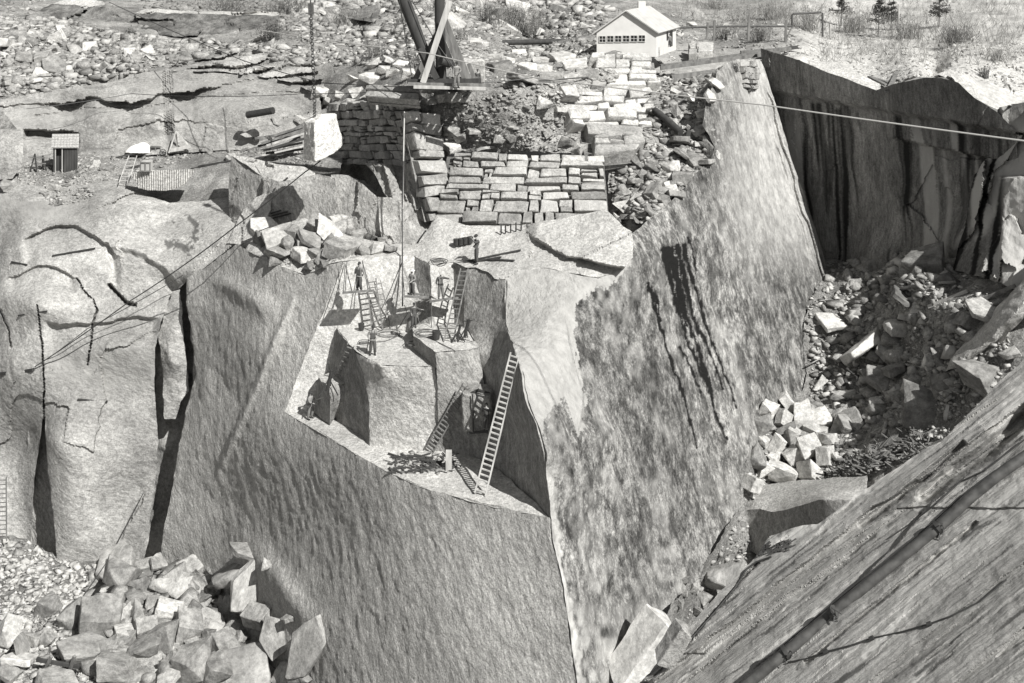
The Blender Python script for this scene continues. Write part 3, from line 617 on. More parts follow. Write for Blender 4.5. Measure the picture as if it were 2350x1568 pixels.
patch('rock_ledge', [(838, 375, 86.4), (870, 376, 85.6), (900, 378, 86.6), (925, 380, 86.6), (955, 420, 85), (990, 480, 83.6), (990, 512, 83.6), (940, 500, 83), (898, 462, 83), (880, 440, 84.5), (860, 400, 85.6)],
      [], R, s=3.6, nz=nb_, fac=dict(size=3., amp=.22, tilt=.12, seed=21), shape=lambda U, V, p: .9 * sm(np.sin((U - .25 * V) * .14), -.2, .2))
patch('rock_ledge', [(928, 378, 86), (948, 372, 85.2), (965, 400, 84.4), (985, 440, 83.4), (996, 500, 82.8), (975, 495, 83.3), (945, 460, 84.4), (930, 430, 85.4)], [], R, s=3.6, nz=nb_, fac=dict(size=3., amp=.22, tilt=.12, seed=21))
patch('rock_ledge', [(990, 500, 83), (1040, 503, 82.6), (1085, 525, 81.6), (1140, 548, 80.6), (1060, 556, 80.6), (1000, 575, 80.6), (985, 560, 81.4)], [], M['fresh'], s=3.6, nz=nb_, fac=dict(size=3., amp=.22, tilt=.12, seed=21))

def bk_(u, v): return (u, v, w_(u, v)[2] + .35)
# ---- rubble bank carrying the masonry (dump below the derrick)
patch('rubble_bank', [(740, 380, 101), (755, 245, 103), (835, 225, 96), (935, 215, 88.5), (1060, 215, 86), (1170, 206, 86), (1270, 195, 88), (1330, 215, 90), (1500, 190, 101), (1620, 165, 106), (1700, 140, 107), bk_(1672, 160), bk_(1655, 180), bk_(1634, 226), bk_(1624, 286), bk_(1650, 345), bk_(1615, 390), bk_(1583, 428), bk_(1535, 480), bk_(1495, 510), (1470, 540, 79.5),
      (1410, 530, 81.4), (1392, 400, 86.5), (1340, 352, 87), (1200, 347, 86.6), (1100, 352, 86.6), (1030, 352, 86.6), (1000, 500, 86.4), (900, 480, 87.5), (840, 420, 95)],
      [(1160, 260, 85.6), (1180, 310, 86), (1500, 330, 89), (1450, 440, 83.5), (880, 320, 93), (1280, 300, 88), (1420, 250, 93), (1200, 430, 87), (1100, 470, 86.6), (1340, 450, 86)],
      M['soil'], s=4, nz=dict(amp=.45, wl=1.8, oct=5, gain=.6), skirt=2)

# ---- lower left floor
patch('quarry_floor', [h_(-60, 1230, 44.6), h_(60, 1236, 44.6), h_(140, 1280, 45.2), h_(330, 1280, 45.3), h_(420, 1270, 45.4), h_(560, 1240, 44.8), h_(640, 1290, 45), h_(720, 1400, 46), h_(860, 1568, 48), h_(900, 1670, 49), h_(-60, 1670, 47), h_(-400, 1670, 47), h_(-400, 1230, 44.6)],
      [h_(350, 1450, 45.2), h_(100, 1450, 45.6)], M['talus'], s=4.5, nz=dict(amp=.3, wl=1.5, oct=4), skirt=1)

# ---- near slab
FN = np.array([-.6, -.2, .77]); FN /= np.linalg.norm(FN)
FP = (FN, float(FN @ P(2100, 1240, 20)))
def f_(u, v): return (u, v, YP(FP, u, v))
def slab_shape(U, V, p):
    d = np.zeros(len(U))
    def ridge(L, w, h): return h * (1 - sm(polydist(U, V, L), w * .3, w))
    side = lambda L: np.interp(U, [q[0] for q in L], [q[1] for q in L])
    for sl_, hh_ in (([(1480, 1640), (1800, 1380), (2100, 1150), (2350, 975)], .06), ([(1900, 1640), (2100, 1480), (2350, 1290)], .07), ([(1620, 1500), (1800, 1350), (2060, 1165)], .05), ([(2100, 1640), (2350, 1440)], .06)):
        d += hh_ * sm(V - side(sl_), -1.5, 1.5) * (1 - sm(V - side(sl_), 10, 60))
    L1 = [(1500, 1568), (1800, 1330), (2000, 1170), (2150, 1075), (2350, 930)]
    d += .22 * sm(V - side(L1) + 5 * vnoise(np.c_[U / 90., V / 90., U * 0], 3), -3, 3)
    L2 = [(1650, 1600), (1900, 1420), (2140, 1150), (2350, 1000)]
    d += -.16 * sm(V - side(L2) + 5 * vnoise(np.c_[U / 90., V / 90., U * 0], 5), -3, 3)
    for L, w, h in (([(2120, 1140), (2180, 1090), (2260, 1040), (2350, 960)], 22, .35), ([(1850, 1520), (1990, 1400), (2130, 1290), (2240, 1200)], 7, .12), ([(1400, 1640), (1560, 1500), (1700, 1330), (1740, 1290)], 4, .1),
                    ([(1975, 1205), (2100, 1110), (2210, 1020)], 10, .2)):
        d += ridge(L, w, h)
    q = p @ frame((.72, .0, .56)).T; q[:, 0] /= 14
    d += .05 * fbm(q / .8, 4, 3, .55) + .05 * sm(fbm(q / .35, 3, 8), .25, .32) + .02 * sm(fbm(q / .12, 2, 18), .3, .45)
    return d
M['slab'] = rock_mat('weathered_slab', .29, .44, 3.2, along=(.72, .0, .56), stretch=9, bump=.45, bscale=9, mid=.12, mids=14., fine=38, rg=.7, contrast=(.38, .62), speck=.2, blotch=.2, second=attr_mix([('dark', .05), ('pale', (.42, .6, 3.))], None))
def slab_dark(U, V, p):
    q = p @ frame((.72, .0, .56)).T; q[:, 0] /= 16
    a = sm(fbm(q / .10, 3, 9, .6), .40, .52)
    for L, w in (([(2020, 1190), (2100, 1135), (2200, 1070), (2290, 1020)], 12),):
        a = np.maximum(a, .6 * (1 - sm(polydist(U, V, L) + 10 * vnoise(np.c_[U / 8., V / 8., U * 0], 2), w * .3, w)))
    return a * .8
def slab_pale(U, V, p):
    a = np.zeros(len(U)); j = 8 * vnoise(np.c_[U / 10., V / 10., U * 0], 12)
    for L, w in (([(1760, 1260), (1840, 1215), (1960, 1140), (2090, 1050)], 16), ([(2110, 1140), (2190, 1070)], 9), ([(1980, 1500), (2060, 1430), (2140, 1290), (2200, 1240), (2240, 1190), (2340, 1110)], 8), ([(2100, 1160), (2130, 1185), (2200, 1120)], 9),
                 ([(2280, 980), (2350, 900)], 30), ([(1760, 1500), (1850, 1430), (1900, 1385)], 9), ([(2250, 1170), (2300, 1150), (2350, 1110)], 14)):
        a = np.maximum(a, 1 - sm(polydist(U, V, L) + j, w * .4, w))
    return a * .8
FEDGE = [f_(1380, 1680), f_(1470, 1568), f_(1520, 1505), f_(1572, 1450), f_(1654, 1356), f_(1704, 1309), f_(1731, 1280), f_(1768, 1229), f_(1820, 1213), f_(1877, 1202), f_(1909, 1182), f_(1950, 1146), f_(2014, 1104), f_(2078, 1061), f_(2114, 1034), f_(2164, 1011), f_(2232, 940), f_(2283, 886), f_(2319, 854), f_(2350, 826), f_(2440, 750), f_(2600, 640), f_(2900, 480)]
patch('rock_slab', FEDGE + [f_(2900, 1760), f_(1380, 1760)], [f_(2000, 1400), f_(2200, 1300)], M['slab'], s=3.0, nz=dict(amp=.03, wl=.3, oct=4), shape=slab_shape, attrs={'dark': slab_dark, 'pale': slab_pale}, skirt=4)
mesh_obj('ground', [(-500, -60, -56), (600, -60, -56), (600, 800, -56), (-500, 800, -56)], [(0, 1, 2, 3)], M['talus'])['kind'] = 'structure'
# ================================================================== STONES
M['rockA'] = rock_mat('split_boulder', .21, .42, 1.6, bump=.45, bscale=5, fine=22, rand=.28)
M['rockB'] = rock_mat('fresh_boulder', .44, .64, 1.6, bump=.4, bscale=5, fine=22, rand=.18)
M['rockD'] = rock_mat('dull_boulder', .15, .30, 1.6, bump=.45, bscale=5, fine=22, rand=.3)
TONE = attr_mix([('tone', .10), ('light', .56)])
M['rubA'] = rock_mat('broken_stone', .22, .42, 2.0, bump=.4, bscale=6, fine=14, second=TONE); M['rubB'] = rock_mat('pale_broken_stone', .36, .54, 2.0, bump=.4, bscale=6, fine=14, second=TONE)
M['block'] = rock_mat('wall_stone', .30, .48, 1.5, bump=.45, bscale=5, fine=22, speck=.2, blotch=.3, second=TONE)
M['blockB'] = rock_mat('bright_wall_stone', .42, .62, 1.5, bump=.4, bscale=5, fine=22, speck=.2, blotch=.2, second=TONE)
def hullmesh(pts):
    bm = bmesh.new()
    for p in pts: bm.verts.new(p)
    bmesh.ops.convex_hull(bm, input=bm.verts[:])
    for v in [v for v in bm.verts if not v.link_faces]: bm.verts.remove(v)
    return bm
def rock_template(seed, kind='chunk', hi=True):
    r = random.Random(seed); pts = []
    ax = {'chunk': (.5, .42, .38), 'slab': (.5, .5, .16), 'long': (.5, .24, .2), 'block': (.5, .32, .28), 'tooth': (.5, .3, .3)}[kind]
    j = {'chunk': .23, 'slab': .13, 'long': .10, 'block': .09, 'tooth': .16}[kind]
    if kind == 'slab':
        m = r.choice([4, 5, 5, 6, 7]); a0 = r.uniform(0, 6)
        for i in range(m):
            th = a0 + 6.283 * (i + r.uniform(-.25, .25)) / m; q = r.uniform(.34, .6); zz = r.uniform(-.04, .04); t_ = r.uniform(.07, .17)
            for c in (-1, 1): pts.append((math.cos(th) * q * r.uniform(.9, 1.08), math.sin(th) * q * r.uniform(.9, 1.08), zz + c * t_))
    for a in (-1, 1):
        for b in (-1, 1):
            for c in (-1, 1):
                if kind == 'slab': continue
                if kind in ('chunk', 'slab', 'tooth') and r.random() < .16: continue
                sh = .45 if (kind == 'tooth' and a > 0) else 1
                pts.append((a * ax[0] + r.uniform(-j, j), b * ax[1] * sh + r.uniform(-j, j) * min(1, ax[1] * 2), c * ax[2] * sh + r.uniform(-j, j) * min(1, ax[2] * 2.4)))
    for k in range({'chunk': 5 if hi else 1, 'slab': 0, 'long': 2 if hi else 0, 'block': 0, 'tooth': 2 if hi else 0}[kind]):
        th = r.uniform(0, 6.28); z = r.uniform(-.7, .7); q = math.sqrt(1 - z * z)
        pts.append((math.cos(th) * q * ax[0] * 1.12, math.sin(th) * q * ax[1] * 1.12, z * ax[2] * 1.12))
    bm = hullmesh(pts)
    bmesh.ops.dissolve_limit(bm, angle_limit=.16, verts=bm.verts[:], edges=bm.edges[:])
    if hi:
        bmesh.ops.bevel(bm, geom=bm.edges[:] , offset=.018, segments=1, affect='EDGES', clamp_overlap=True)
        bmesh.ops.triangulate(bm, faces=bm.faces[:])
        for it in range(3):
            es = [e for e in bm.edges if e.calc_length() > .11]
            if es: bmesh.ops.subdivide_edges(bm, edges=es, cuts=1)
            bmesh.ops.triangulate(bm, faces=bm.faces[:])
        co = np.array([v.co[:] for v in bm.verts]); d = rough(co + seed * 3.1, amp=.035, wl=.3, oct=4, gain=.55) + rough(co + seed * 1.7, amp=.03, wl=.9, oct=1)
        for v, q in zip(bm.verts, d): v.co += Vector(q)
    else: bmesh.ops.triangulate(bm, faces=bm.faces[:])
    v = np.array([q.co[:] for q in bm.verts]); bm.verts.index_update()
    f = np.array([[q.index for q in t.verts] for t in bm.faces]); bm.free()
    return v, f
KINDS = ['chunk'] * 10 + ['slab'] * 5 + ['long'] * 2 + ['block'] * 4 + ['tooth'] * 4
KLOW = ['block', 'slab', 'tooth', 'block', 'slab', 'long', 'tooth', 'chunk']
TPL = []
for i, k in enumerate(KINDS):
    v, f = rock_template(100 + i, k, True)
    me = {}
    for mk in ('rockA', 'rockB', 'rockD'):
        m_ = mesh_obj('granite_boulder', v, f, M[mk], smooth=.55); me[mk] = m_.data; bpy.data.objects.remove(m_)
    TPL.append((k, me, v))
LOW = [rock_template(300 + i, KLOW[i % len(KLOW)], False) for i in range(32)]
def rotm(r, tilt=.5):
    return (Matrix.Rotation(r.uniform(0, 6.28), 3, 'Z') @ Matrix.Rotation(r.gauss(0, tilt), 3, 'X') @ Matrix.Rotation(r.gauss(0, tilt), 3, 'Y'))
NROCK = 0
def boulder(u, v, w, h=None, kind=None, mat='rockA', seed=0, label=None, group=None, names=None, tilt=.35, rot=None, lift=.25, name='granite_boulder', cat='boulder', depth=None):
    """one boulder about w by h layout units across as seen, resting on the surface under (u, v)"""
    global NROCK
    r = random.Random(seed * 77 + int(u) * 13 + int(v)); h = h or w * .75
    hp = hit(u, v, names)
    if hp is None: return None
    Y = hp[0].y; sc = Y / F
    c = [t for t in TPL if (t[0] == kind if kind else True)]; t = c[r.randrange(len(c))]
    R = rot.to_matrix() if rot else rotm(r, tilt)
    vv = t[2] @ np.array(R).T
    sx = w * sc / max(1e-3, np.ptp(vv[:, 0])); sz = h * sc / max(1e-3, np.ptp(vv[:, 2] + 0 * vv[:, 1])); 
    sy = (sx + sz) / 2
    if rot and kind == 'slab': sy = min(sx, sz) * .75; sx *= .92
    elif kind == 'slab': sy = sx * .9
    o = bpy.data.objects.new(name, t[1][mat]); COL.objects.link(o)
    A = Matrix.Diagonal((sx, sy, sz)) @ R
    d = ray(u, v); pos = hp[0] - d * (lift * sy * .5)
    o.matrix_world = Matrix.Translation(pos) @ A.to_4x4()
    tag(o, label, cat, group); NROCK += 1
    return o
def scatter_pts(poly, n, seed, smin, smax, power=2.2, grow=None, gap=.0):
    r = random.Random(seed); xs = [p[0] for p in poly]; ys = [p[1] for p in poly]; out = []
    tries = 0
    while len(out) < n and tries < n * 30:
        tries += 1
        u = r.uniform(min(xs), max(xs)); v = r.uniform(min(ys), max(ys))
        if not inpoly(np.array([u]), np.array([v]), poly)[0]: continue
        s = smin + (smax - smin) * r.random() ** power
        if grow: s *= grow(u, v)
        if gap and s > smin * 1.6 and any(math.hypot(u - a, (v - b) * 1.4) < (s + c) * gap for a, b, c in out[-200:]): continue
        out.append((u, v, s))
    return out
def tones(o, tn, lt):
    for nme, val in (('tone', tn), ('light', lt)): at = o.data.attributes.new(nme, 'FLOAT', 'POINT'); at.data.foreach_set('value', np.asarray(val, np.float32))
def rubble(name, poly, n, smin, smax, mat, seed=1, label=None, cat=None, names=None, power=3., flat=.75, parent=None, grow=None):
    """countless small stones lying on a surface: one object"""
    r = random.Random(seed); vs = []; fs = []; k = 0; tn = []; lt = []
    for u, v, s in scatter_pts(poly, n, seed, smin, smax, power, grow):
        hp = hit(u, v, names)
        if hp is None: continue
        lv, lf = LOW[r.randrange(len(LOW))]; sc = s * hp[0].y / F
        R = np.array(rotm(r, .7)); q = (lv @ R.T) * np.array([r.uniform(.8, 1.4), 1, flat * r.uniform(.6, 1.1)]) * sc * r.uniform(.8, 1.25) + np.array(hp[0]) - np.array(ray(u, v)) * sc * .25
        vs.append(q); fs.append(lf + k); k += len(q); x = r.random(); tn += [max(0, .65 - x * 1.6)] * len(q); lt += [max(0, x * 2.4 - 1.7)] * len(q)
    o = mesh_obj(name, np.vstack(vs), np.vstack(fs), M[{'rockA': 'rubA', 'rockB': 'rubB'}.get(mat, mat)], parent=parent); tones(o, tn, lt)
    tag(o, label, cat, None, 'stuff'); return o
def field(poly, n, smin, smax, mats, seed, label, group, names=None, power=2., tilt=.35, lift=.7, grow=None, cat='boulder', kinds=None):
    r = random.Random(seed)
    for u, v, s in sorted(scatter_pts(poly, n, seed, smin, smax, power, grow, gap=.3), key=lambda q: q[1]):
        boulder(u, v, s * r.uniform(.85, 1.3), s * r.uniform(.5, .9), r.choice(kinds) if kinds else None, r.choice(mats), seed, label, group, names, tilt, lift=lift, cat=cat)

# ---- lower left heap: every large stone has its own place
LL = 'granite boulders heaped at the foot of the quarry face'
def bz(x, y, w, h, kind, label=None, mat='rockA', rz=None):
    boulder(.3327 * x, 1046.5 + .3327 * y, w * .3327 * 1.0, h * .3327 * 1.0, kind, mat, 3, label or 'angular grey granite boulder wedged among bigger ones in the lower left heap', LL, ['quarry_floor', 'cliff_front', 'cliff_left'], .35, rot=rz, lift=1.1)
E_ = lambda x, y, z: Matrix.Rotation(math.radians(z), 4, 'Z').to_quaternion() @ Matrix.Rotation(math.radians(y), 4, 'Y').to_quaternion() @ Matrix.Rotation(math.radians(x), 4, 'X').to_quaternion()
for a in [(800, 740, 290, 110, 'slab', 'low pale slab at the upper left tip of the lower left boulder heap'), (1680, 650, 260, 110, 'slab', 'thin light slab leaning on the rock face at the top of the lower left heap', 'rockA', E_(20, 15, 20)),
          (820, 850, 290, 210, 'chunk', 'large boulder with darker front under the pale slab at the heap\'s upper left'), (1320, 790, 240, 170, 'chunk', 'broad light boulder near the top centre of the lower left heap'),
          (1570, 830, 300, 150, 'slab', 'long tilted slab pointing right near the top of the lower left heap', 'rockA', E_(0, -28, 10)), (1730, 890, 210, 390, 'slab', 'tall smooth slab standing on end against the quarry face', 'rockA', E_(75, 15, 12)),
          (970, 920, 240, 160, 'slab', 'flat faced grey boulder tipped towards the viewer beside the darker fronted one', 'rockA', E_(45, -25, 0)), (1170, 910, 170, 190, 'tooth', 'wedge shaped boulder leaning right in the upper middle of the lower left heap'),
          (330, 1040, 220, 140, 'chunk', 'pale boulder at the far left end of the boulder line beside the gravel'), (490, 1100, 150, 260, 'chunk', 'dark fronted upright boulder left of the biggest pale block', 'rockD'),
          (690, 1110, 290, 310, 'block', 'biggest pale squared boulder in the left half of the lower left heap', 'rockA', E_(20, 8, 25)), (840, 1110, 140, 200, 'chunk'), (940, 1100, 120, 160, 'tooth'), (1080, 1050, 150, 200, 'slab', None, 'rockA', E_(50, -30, 20)),
          (1170, 1080, 210, 150, 'chunk', 'whitish rough topped boulder in the centre of the lower left heap', 'rockB'), (1310, 930, 150, 120, 'chunk'), (1400, 960, 150, 120, 'chunk', None, 'rockD'), (1470, 940, 140, 110, 'chunk'), (1590, 1060, 170, 200, 'slab', 'pale triangular plate at the right of the heap below the standing slab', 'rockA', E_(50, 10, -20)),
          (1460, 1130, 230, 150, 'slab', None, 'rockA', E_(35, 20, 10)), (1300, 1190, 240, 260, 'chunk', 'large light faced boulder in the middle front of the lower left heap'), (1130, 1240, 220, 210, 'chunk'), (1010, 1190, 160, 170, 'block'), (1000, 1310, 230, 160, 'chunk', None, 'rockD'), (860, 1205, 180, 60, 'slab', 'thin bright slab lying flat left of the heap\'s centre', 'rockB', E_(5, 3, 0)),
          (850, 1290, 220, 120, 'slab', None, 'rockA', E_(20, -22, 0)), (560, 1340, 400, 170, 'slab', 'very broad flat slab behind the wooden frame', 'rockA', E_(25, 8, 10)), (780, 1460, 290, 180, 'chunk', 'rounded boulder with a ridge beside the wooden frame'), (1560, 1320, 260, 190, 'block', 'squared pale boulder with a worn top right of the heap\'s centre'),
          (1310, 1440, 250, 240, 'chunk', 'stout boulder under the crossed stick in the bottom centre of the heap'), (1170, 1420, 150, 140, 'slab', None, 'rockA', E_(30, -45, 0)), (1050, 1430, 90, 80, 'chunk'), (1160, 1530, 180, 70, 'slab', None, 'rockB'), (1780, 1100, 250, 150, 'block', 'flat topped slab bridging two boulders at the right of the heap'),
          (1900, 1240, 230, 290, 'slab', 'large square plate standing upright at the right end of the heap', 'rockA', E_(78, 4, 8)), (1760, 1230, 160, 160, 'chunk'), (2110, 1330, 190, 470, 'slab', 'tallest narrow slab with a bright right edge at the right end of the heap', 'rockA', E_(85, 20, -55)),
          (1700, 1460, 460, 290, 'slab', 'huge grey plate leaning at the bottom right of the heap', 'rockA', E_(45, -12, 5)), (1500, 1490, 220, 190, 'chunk'), (1680, 1550, 150, 70, 'slab', None, 'rockB'), (60, 1230, 150, 240, 'chunk', 'big pale boulder cut by the left picture edge above the white stones', 'rockB'), (165, 1250, 100, 200, 'tooth'),
          (240, 1270, 100, 120, 'chunk'), (330, 1260, 130, 100, 'chunk'), (1210, 820, 100, 130, 'tooth'), (1840, 740, 100, 70, 'chunk', 'small rounded stone perched beside the standing slab'), (1000, 745, 120, 80, 'chunk'), (1090, 730, 140, 60, 'slab'),
          (150, 1400, 200, 100, 'slab', None, 'rockB'), (60, 1500, 180, 110, 'slab'), (400, 1560, 330, 120, 'slab'), (1340, 1060, 140, 100, 'chunk', None, 'rockD'), (1650, 960, 90, 90, 'chunk'), (1430, 1250, 90, 130, 'chunk', None, 'rockD')]:
    bz(*a)
rubble('gravel', [(-30, 1236), (60, 1240), (140, 1288), (230, 1300), (240, 1330), (170, 1400), (140, 1450), (240, 1470), (240, 1640), (-30, 1640)], 2600, 7, 19, 'rockB', 5, 'light broken stone spread over the quarry floor at the lower left', 'gravel', ['quarry_floor'])
rubble('stone_chips', [(200, 1310), (620, 1290), (740, 1640), (200, 1640)], 1500, 8, 60, 'rockA', 6, 'stone chips lying between the boulders of the lower left heap', 'stone chips', ['quarry_floor'])

# ---- heap on the top bench
CG = 'boulders heaped on the upper bench'
bn = [n for n in BV if n.startswith('rock_ledge')]
def cb(u, v, w, h, kind, label=None, mat='rockA', rz=None):
    boulder(u, v, w * 1.1, h * 1.15, kind, mat, 9, label or 'grey angular boulder in the heap above the workers\' bench', CG, bn, .3, rot=rz, lift=.9)
for a in [(605, 520, 60, 32, 'slab', 'flat topped pale slab at the upper left of the bench heap', 'rockB'), (633, 543, 66, 28, 'slab', 'light slab tipped below the upper left one of the bench heap', 'rockA'), (600, 548, 50, 34, 'chunk', None, 'rockD'), (675, 540, 36, 42, 'chunk'), (712, 548, 56, 26, 'slab'), (735, 520, 34, 44, 'tooth'), (762, 535, 60, 48, 'chunk', 'tall pale boulder crowning the bench heap', 'rockB'),
          (790, 525, 50, 34, 'chunk'), (640, 575, 68, 34, 'chunk', 'low broad boulder at the left front of the bench heap'), (693, 583, 54, 24, 'block', 'bright squared block in the front of the bench heap', 'rockB'), (720, 582, 34, 36, 'chunk', None, 'rockD'), (742, 590, 34, 40, 'slab', None, 'rockA', E_(60, -30, 0)), (779, 575, 70, 48, 'block', 'largest squared boulder at the front of the bench heap', 'rockA'),
          (758, 556, 44, 28, 'chunk', None, 'rockD'), (815, 560, 46, 30, 'chunk'), (834, 580, 44, 28, 'chunk'), (862, 574, 36, 36, 'chunk'), (895, 570, 32, 20, 'slab', 'small flat boulder at the right tip of the bench heap'), (850, 545, 40, 26, 'chunk'), (825, 540, 40, 28, 'tooth'), (700, 560, 40, 26, 'chunk'), (660, 560, 44, 28, 'chunk', None, 'rockD'),
          (630, 596, 36, 20, 'chunk', None, 'rockD'), (712, 612, 30, 20, 'chunk', 'small dark stone on the lip of the front face', 'rockD'), (742, 606, 26, 16, 'chunk', None, 'rockD'), (880, 556, 26, 20, 'chunk'), (775, 505, 34, 30, 'tooth', None, 'rockB')]:
    cb(*a)
rubble('stone_chips', [(600, 540), (800, 560), (900, 575), (770, 600), (700, 622), (640, 608)], 500, 3, 9, 'rockA', 8, 'small chips around the boulder heap on the upper bench', 'stone chips', bn)

# ---- bright heap in the right-hand gully
RG = 'pale boulders heaped at the foot of the stained wall'
def rb(x, y, w, h, kind, label=None, mat='rockB', rz=None):
    boulder(1572.1 + .4555 * x, 853.8 + .4555 * y, w * .4555 * 1.1, h * .4555 * 1.1, kind, mat, 21, label or 'pale angular boulder inside the bright heap by the stained wall', RG, ['gully_floor', 'rock_ledge', 'cliff_wall'], .5, rot=rz, lift=1.3)
for a in [(410, 190, 120, 80, 'chunk', 'pale boulder at the upper left corner of the bright heap'), (400, 270, 85, 120, 'chunk', 'dark faced boulder at the left side of the bright heap', 'rockD'), (515, 150, 90, 90, 'block', 'topmost upright block of the bright heap'), (600, 170, 80, 60, 'chunk'), (500, 240, 100, 85, 'block'),
          (595, 235, 110, 110, 'block', 'ribbed square boulder set on its corner in the bright heap'), (700, 240, 110, 90, 'chunk'), (650, 300, 100, 90, 'chunk'), (540, 310, 90, 110, 'chunk'), (460, 370, 80, 120, 'block'), (400, 350, 60, 50, 'chunk'), (370, 430, 100, 120, 'chunk', 'boulder with a black broken side at the left of the bright heap', 'rockA'), (620, 390, 120, 120, 'chunk', 'large white faced boulder in the middle of the bright heap'),
          (720, 350, 90, 80, 'chunk', None, 'rockA'), (550, 420, 110, 80, 'chunk'), (400, 490, 90, 90, 'chunk'), (500, 510, 150, 110, 'chunk', 'boulder crossed by a shadow low in the bright heap'), (330, 560, 90, 110, 'block', 'upright block at the lowest left corner of the bright heap'), (640, 510, 140, 110, 'chunk', 'broad low boulder at the lower right of the bright heap'),
          (710, 420, 80, 100, 'chunk'), (765, 430, 50, 32, 'chunk', 'small light stone lying right of the bright heap'), (520, 590, 90, 50, 'chunk', 'flat stone on the gravel under the bright heap', 'rockA'), (450, 440, 60, 60, 'chunk'), (580, 330, 60, 60, 'chunk'), (675, 60, 65, 75, 'tooth', 'lone white pointed boulder on the gully gravel above the bright heap')]:
    rb(*a)
def q4(x, y): return (1572.1 + .3327 * x, 474.4 + .3327 * y)   # helper for the gully
GG = 'loose boulders scattered in the right gully'
gn = ['gully_floor']
for x, y, w, h, k, mt, lb in [(1640, 410, 330, 200, 'chunk', 'rockD', 'big rounded grey boulder below the stained back wall'), (1180, 550, 160, 100, 'chunk', 'rockD', 'grey boulder at the foot of the dark back wall'), (1300, 400, 180, 160, 'chunk', 'rockD', 'cracked dark boulder left of the big rounded one'), (1400, 500, 150, 110, 'chunk', 'rockD', None),
      (1310, 540, 100, 80, 'chunk', 'rockD', None), (1010, 800, 190, 90, 'slab', 'rockB', 'white slab jutting out beside the stained wall'), (1600, 710, 100, 60, 'chunk', 'rockB', None), (1520, 640, 240, 60, 'slab', 'rockD', None), (1240, 960, 420, 120, 'slab', 'rockB', 'long bright slab lying along the gully'), (1470, 830, 230, 90, 'slab', 'rockB', 'bright slab end at the top of the gully'),
      (1420, 1010, 200, 80, 'slab', 'rockA', None), (1460, 1120, 190, 110, 'slab', 'rockD', 'brownish grey slab tipped in the middle of the gully'), (1350, 1190, 200, 90, 'slab', 'rockD', None), (1230, 1140, 70, 70, 'chunk', 'rockB', None), (1215, 1200, 60, 50, 'block', 'rockB', None), (1950, 790, 220, 110, 'chunk', 'rockA', 'grey boulder with a light top at the right of the gully'),
      (1690, 1080, 100, 90, 'chunk', 'rockB', None), (1690, 1120, 70, 50, 'chunk', 'rockB', None), (1780, 1040, 110, 110, 'chunk', 'rockD', None), (1890, 700, 60, 60, 'block', 'rockA', None), (1950, 700, 60, 30, 'block', 'rockA', None), (1780, 1210, 260, 180, 'chunk', 'rockD', 'dark boulder beside the huge pale one near the slab'),
      (2040, 1180, 330, 200, 'chunk', 'rockA', 'huge pale boulder above the near slab'), (1800, 1270, 100, 60, 'slab', 'rockB', 'white flake in front of the huge pale boulder'), (1590, 1210, 110, 90, 'slab', 'rockA', None), (1470, 1310, 90, 110, 'chunk', 'rockA', None), (1100, 1290, 150, 60, 'chunk', 'rockB', None), (1050, 1330, 120, 60, 'chunk', 'rockD', None),
      (1640, 1430, 330, 200, 'chunk', 'rockD', 'large dark boulder with an upright edge near the foot of the slab'), (1130, 1510, 200, 90, 'slab', 'rockD', None), (1330, 1380, 120, 50, 'slab', 'rockB', None), (2240, 1010, 120, 60, 'slab', 'rockB', None), (2070, 720, 230, 60, 'slab', 'rockA', None), (2170, 870, 120, 80, 'block', 'rockA', None)]:
    uu, vv = q4(x, y); boulder(uu, vv, w * .3327 * 1.05, h * .3327 * 1.1, k, mt, 31, lb or 'loose angular boulder on the floor of the right gully', GG, gn, .3, lift=.5)
for u, v, w, h, k, mt, lb in [(1800, 985, 70, 32, 'slab', 'rockD', None), (1840, 1000, 90, 30, 'slab', 'rockD', None), (1945, 975, 90, 40, 'slab', 'rockD', None)]:
    boulder(u, v, w, h, k, mt, 33, 'loose angular boulder on the floor of the right gully', GG, gn, .3)
boulder(1655, 1312, 76, 84, 'tooth', 'rockA', 35, 'upright pointed rock at the edge of the near slab below the cut ledge', GG, gn, lift=1.2)
for u, v, w, h in ((1615, 1370, 46, 26), (1600, 1400, 40, 30), (1570, 1360, 26, 20), (1590, 1345, 36, 22), (1640, 1390, 40, 20), (1575, 1330, 30, 18), (1610, 1420, 50, 24), (1560, 1385, 26, 16)):
    boulder(u, v, w, h, 'chunk', 'rockA', 36, 'small broken rock in the shaded cut behind the near slab', 'small rocks in the cut behind the near slab', ['gully_floor', 'cliff_wall'], lift=.6)
# white curved rock at the very foot of the stained wall
o = boulder(1478, 1502, 190, 150, 'long', 'rockB', 41, 'bright white rounded rock leaning at the foot of the stained wall', None, ['gully_floor', 'cliff_wall', 'rock_slab'], rot=E_(20, -48, 10), lift=1.3)
boulder(1545, 1480, 60, 110, 'long', 'rockA', 42, 'rough grey rock between the white one and the near slab', None, ['gully_floor', 'cliff_wall', 'rock_slab'], rot=E_(10, -55, 5), lift=1.0)
rubble('gully_rubble', [(1850, 690), (1900, 600), (2180, 600), (2300, 700), (2350, 900), (2100, 1040), (1930, 1110), (1700, 1150), (1740, 1010), (1860, 920)], 3000, 3, 18, 'rockB', 11, 'broken stone and chips covering the right gully floor', 'rubble', gn)
rubble('gully_rubble', [(1700, 1120), (1820, 1120), (1800, 1060), (1730, 1090)], 260, 5, 11, 'rockB', 12, 'small white stones under the bright heap on the cut ledge', 'rubble', ['gully_floor', 'rock_ledge'])
rubble('gully_rubble', [(1690, 1180), (1560, 1440), (1440, 1600), (1640, 1600), (1700, 1300), (1760, 1240)], 500, 4, 16, 'rockA', 13, 'dark broken stone in the cut behind the near slab', 'rubble', gn)

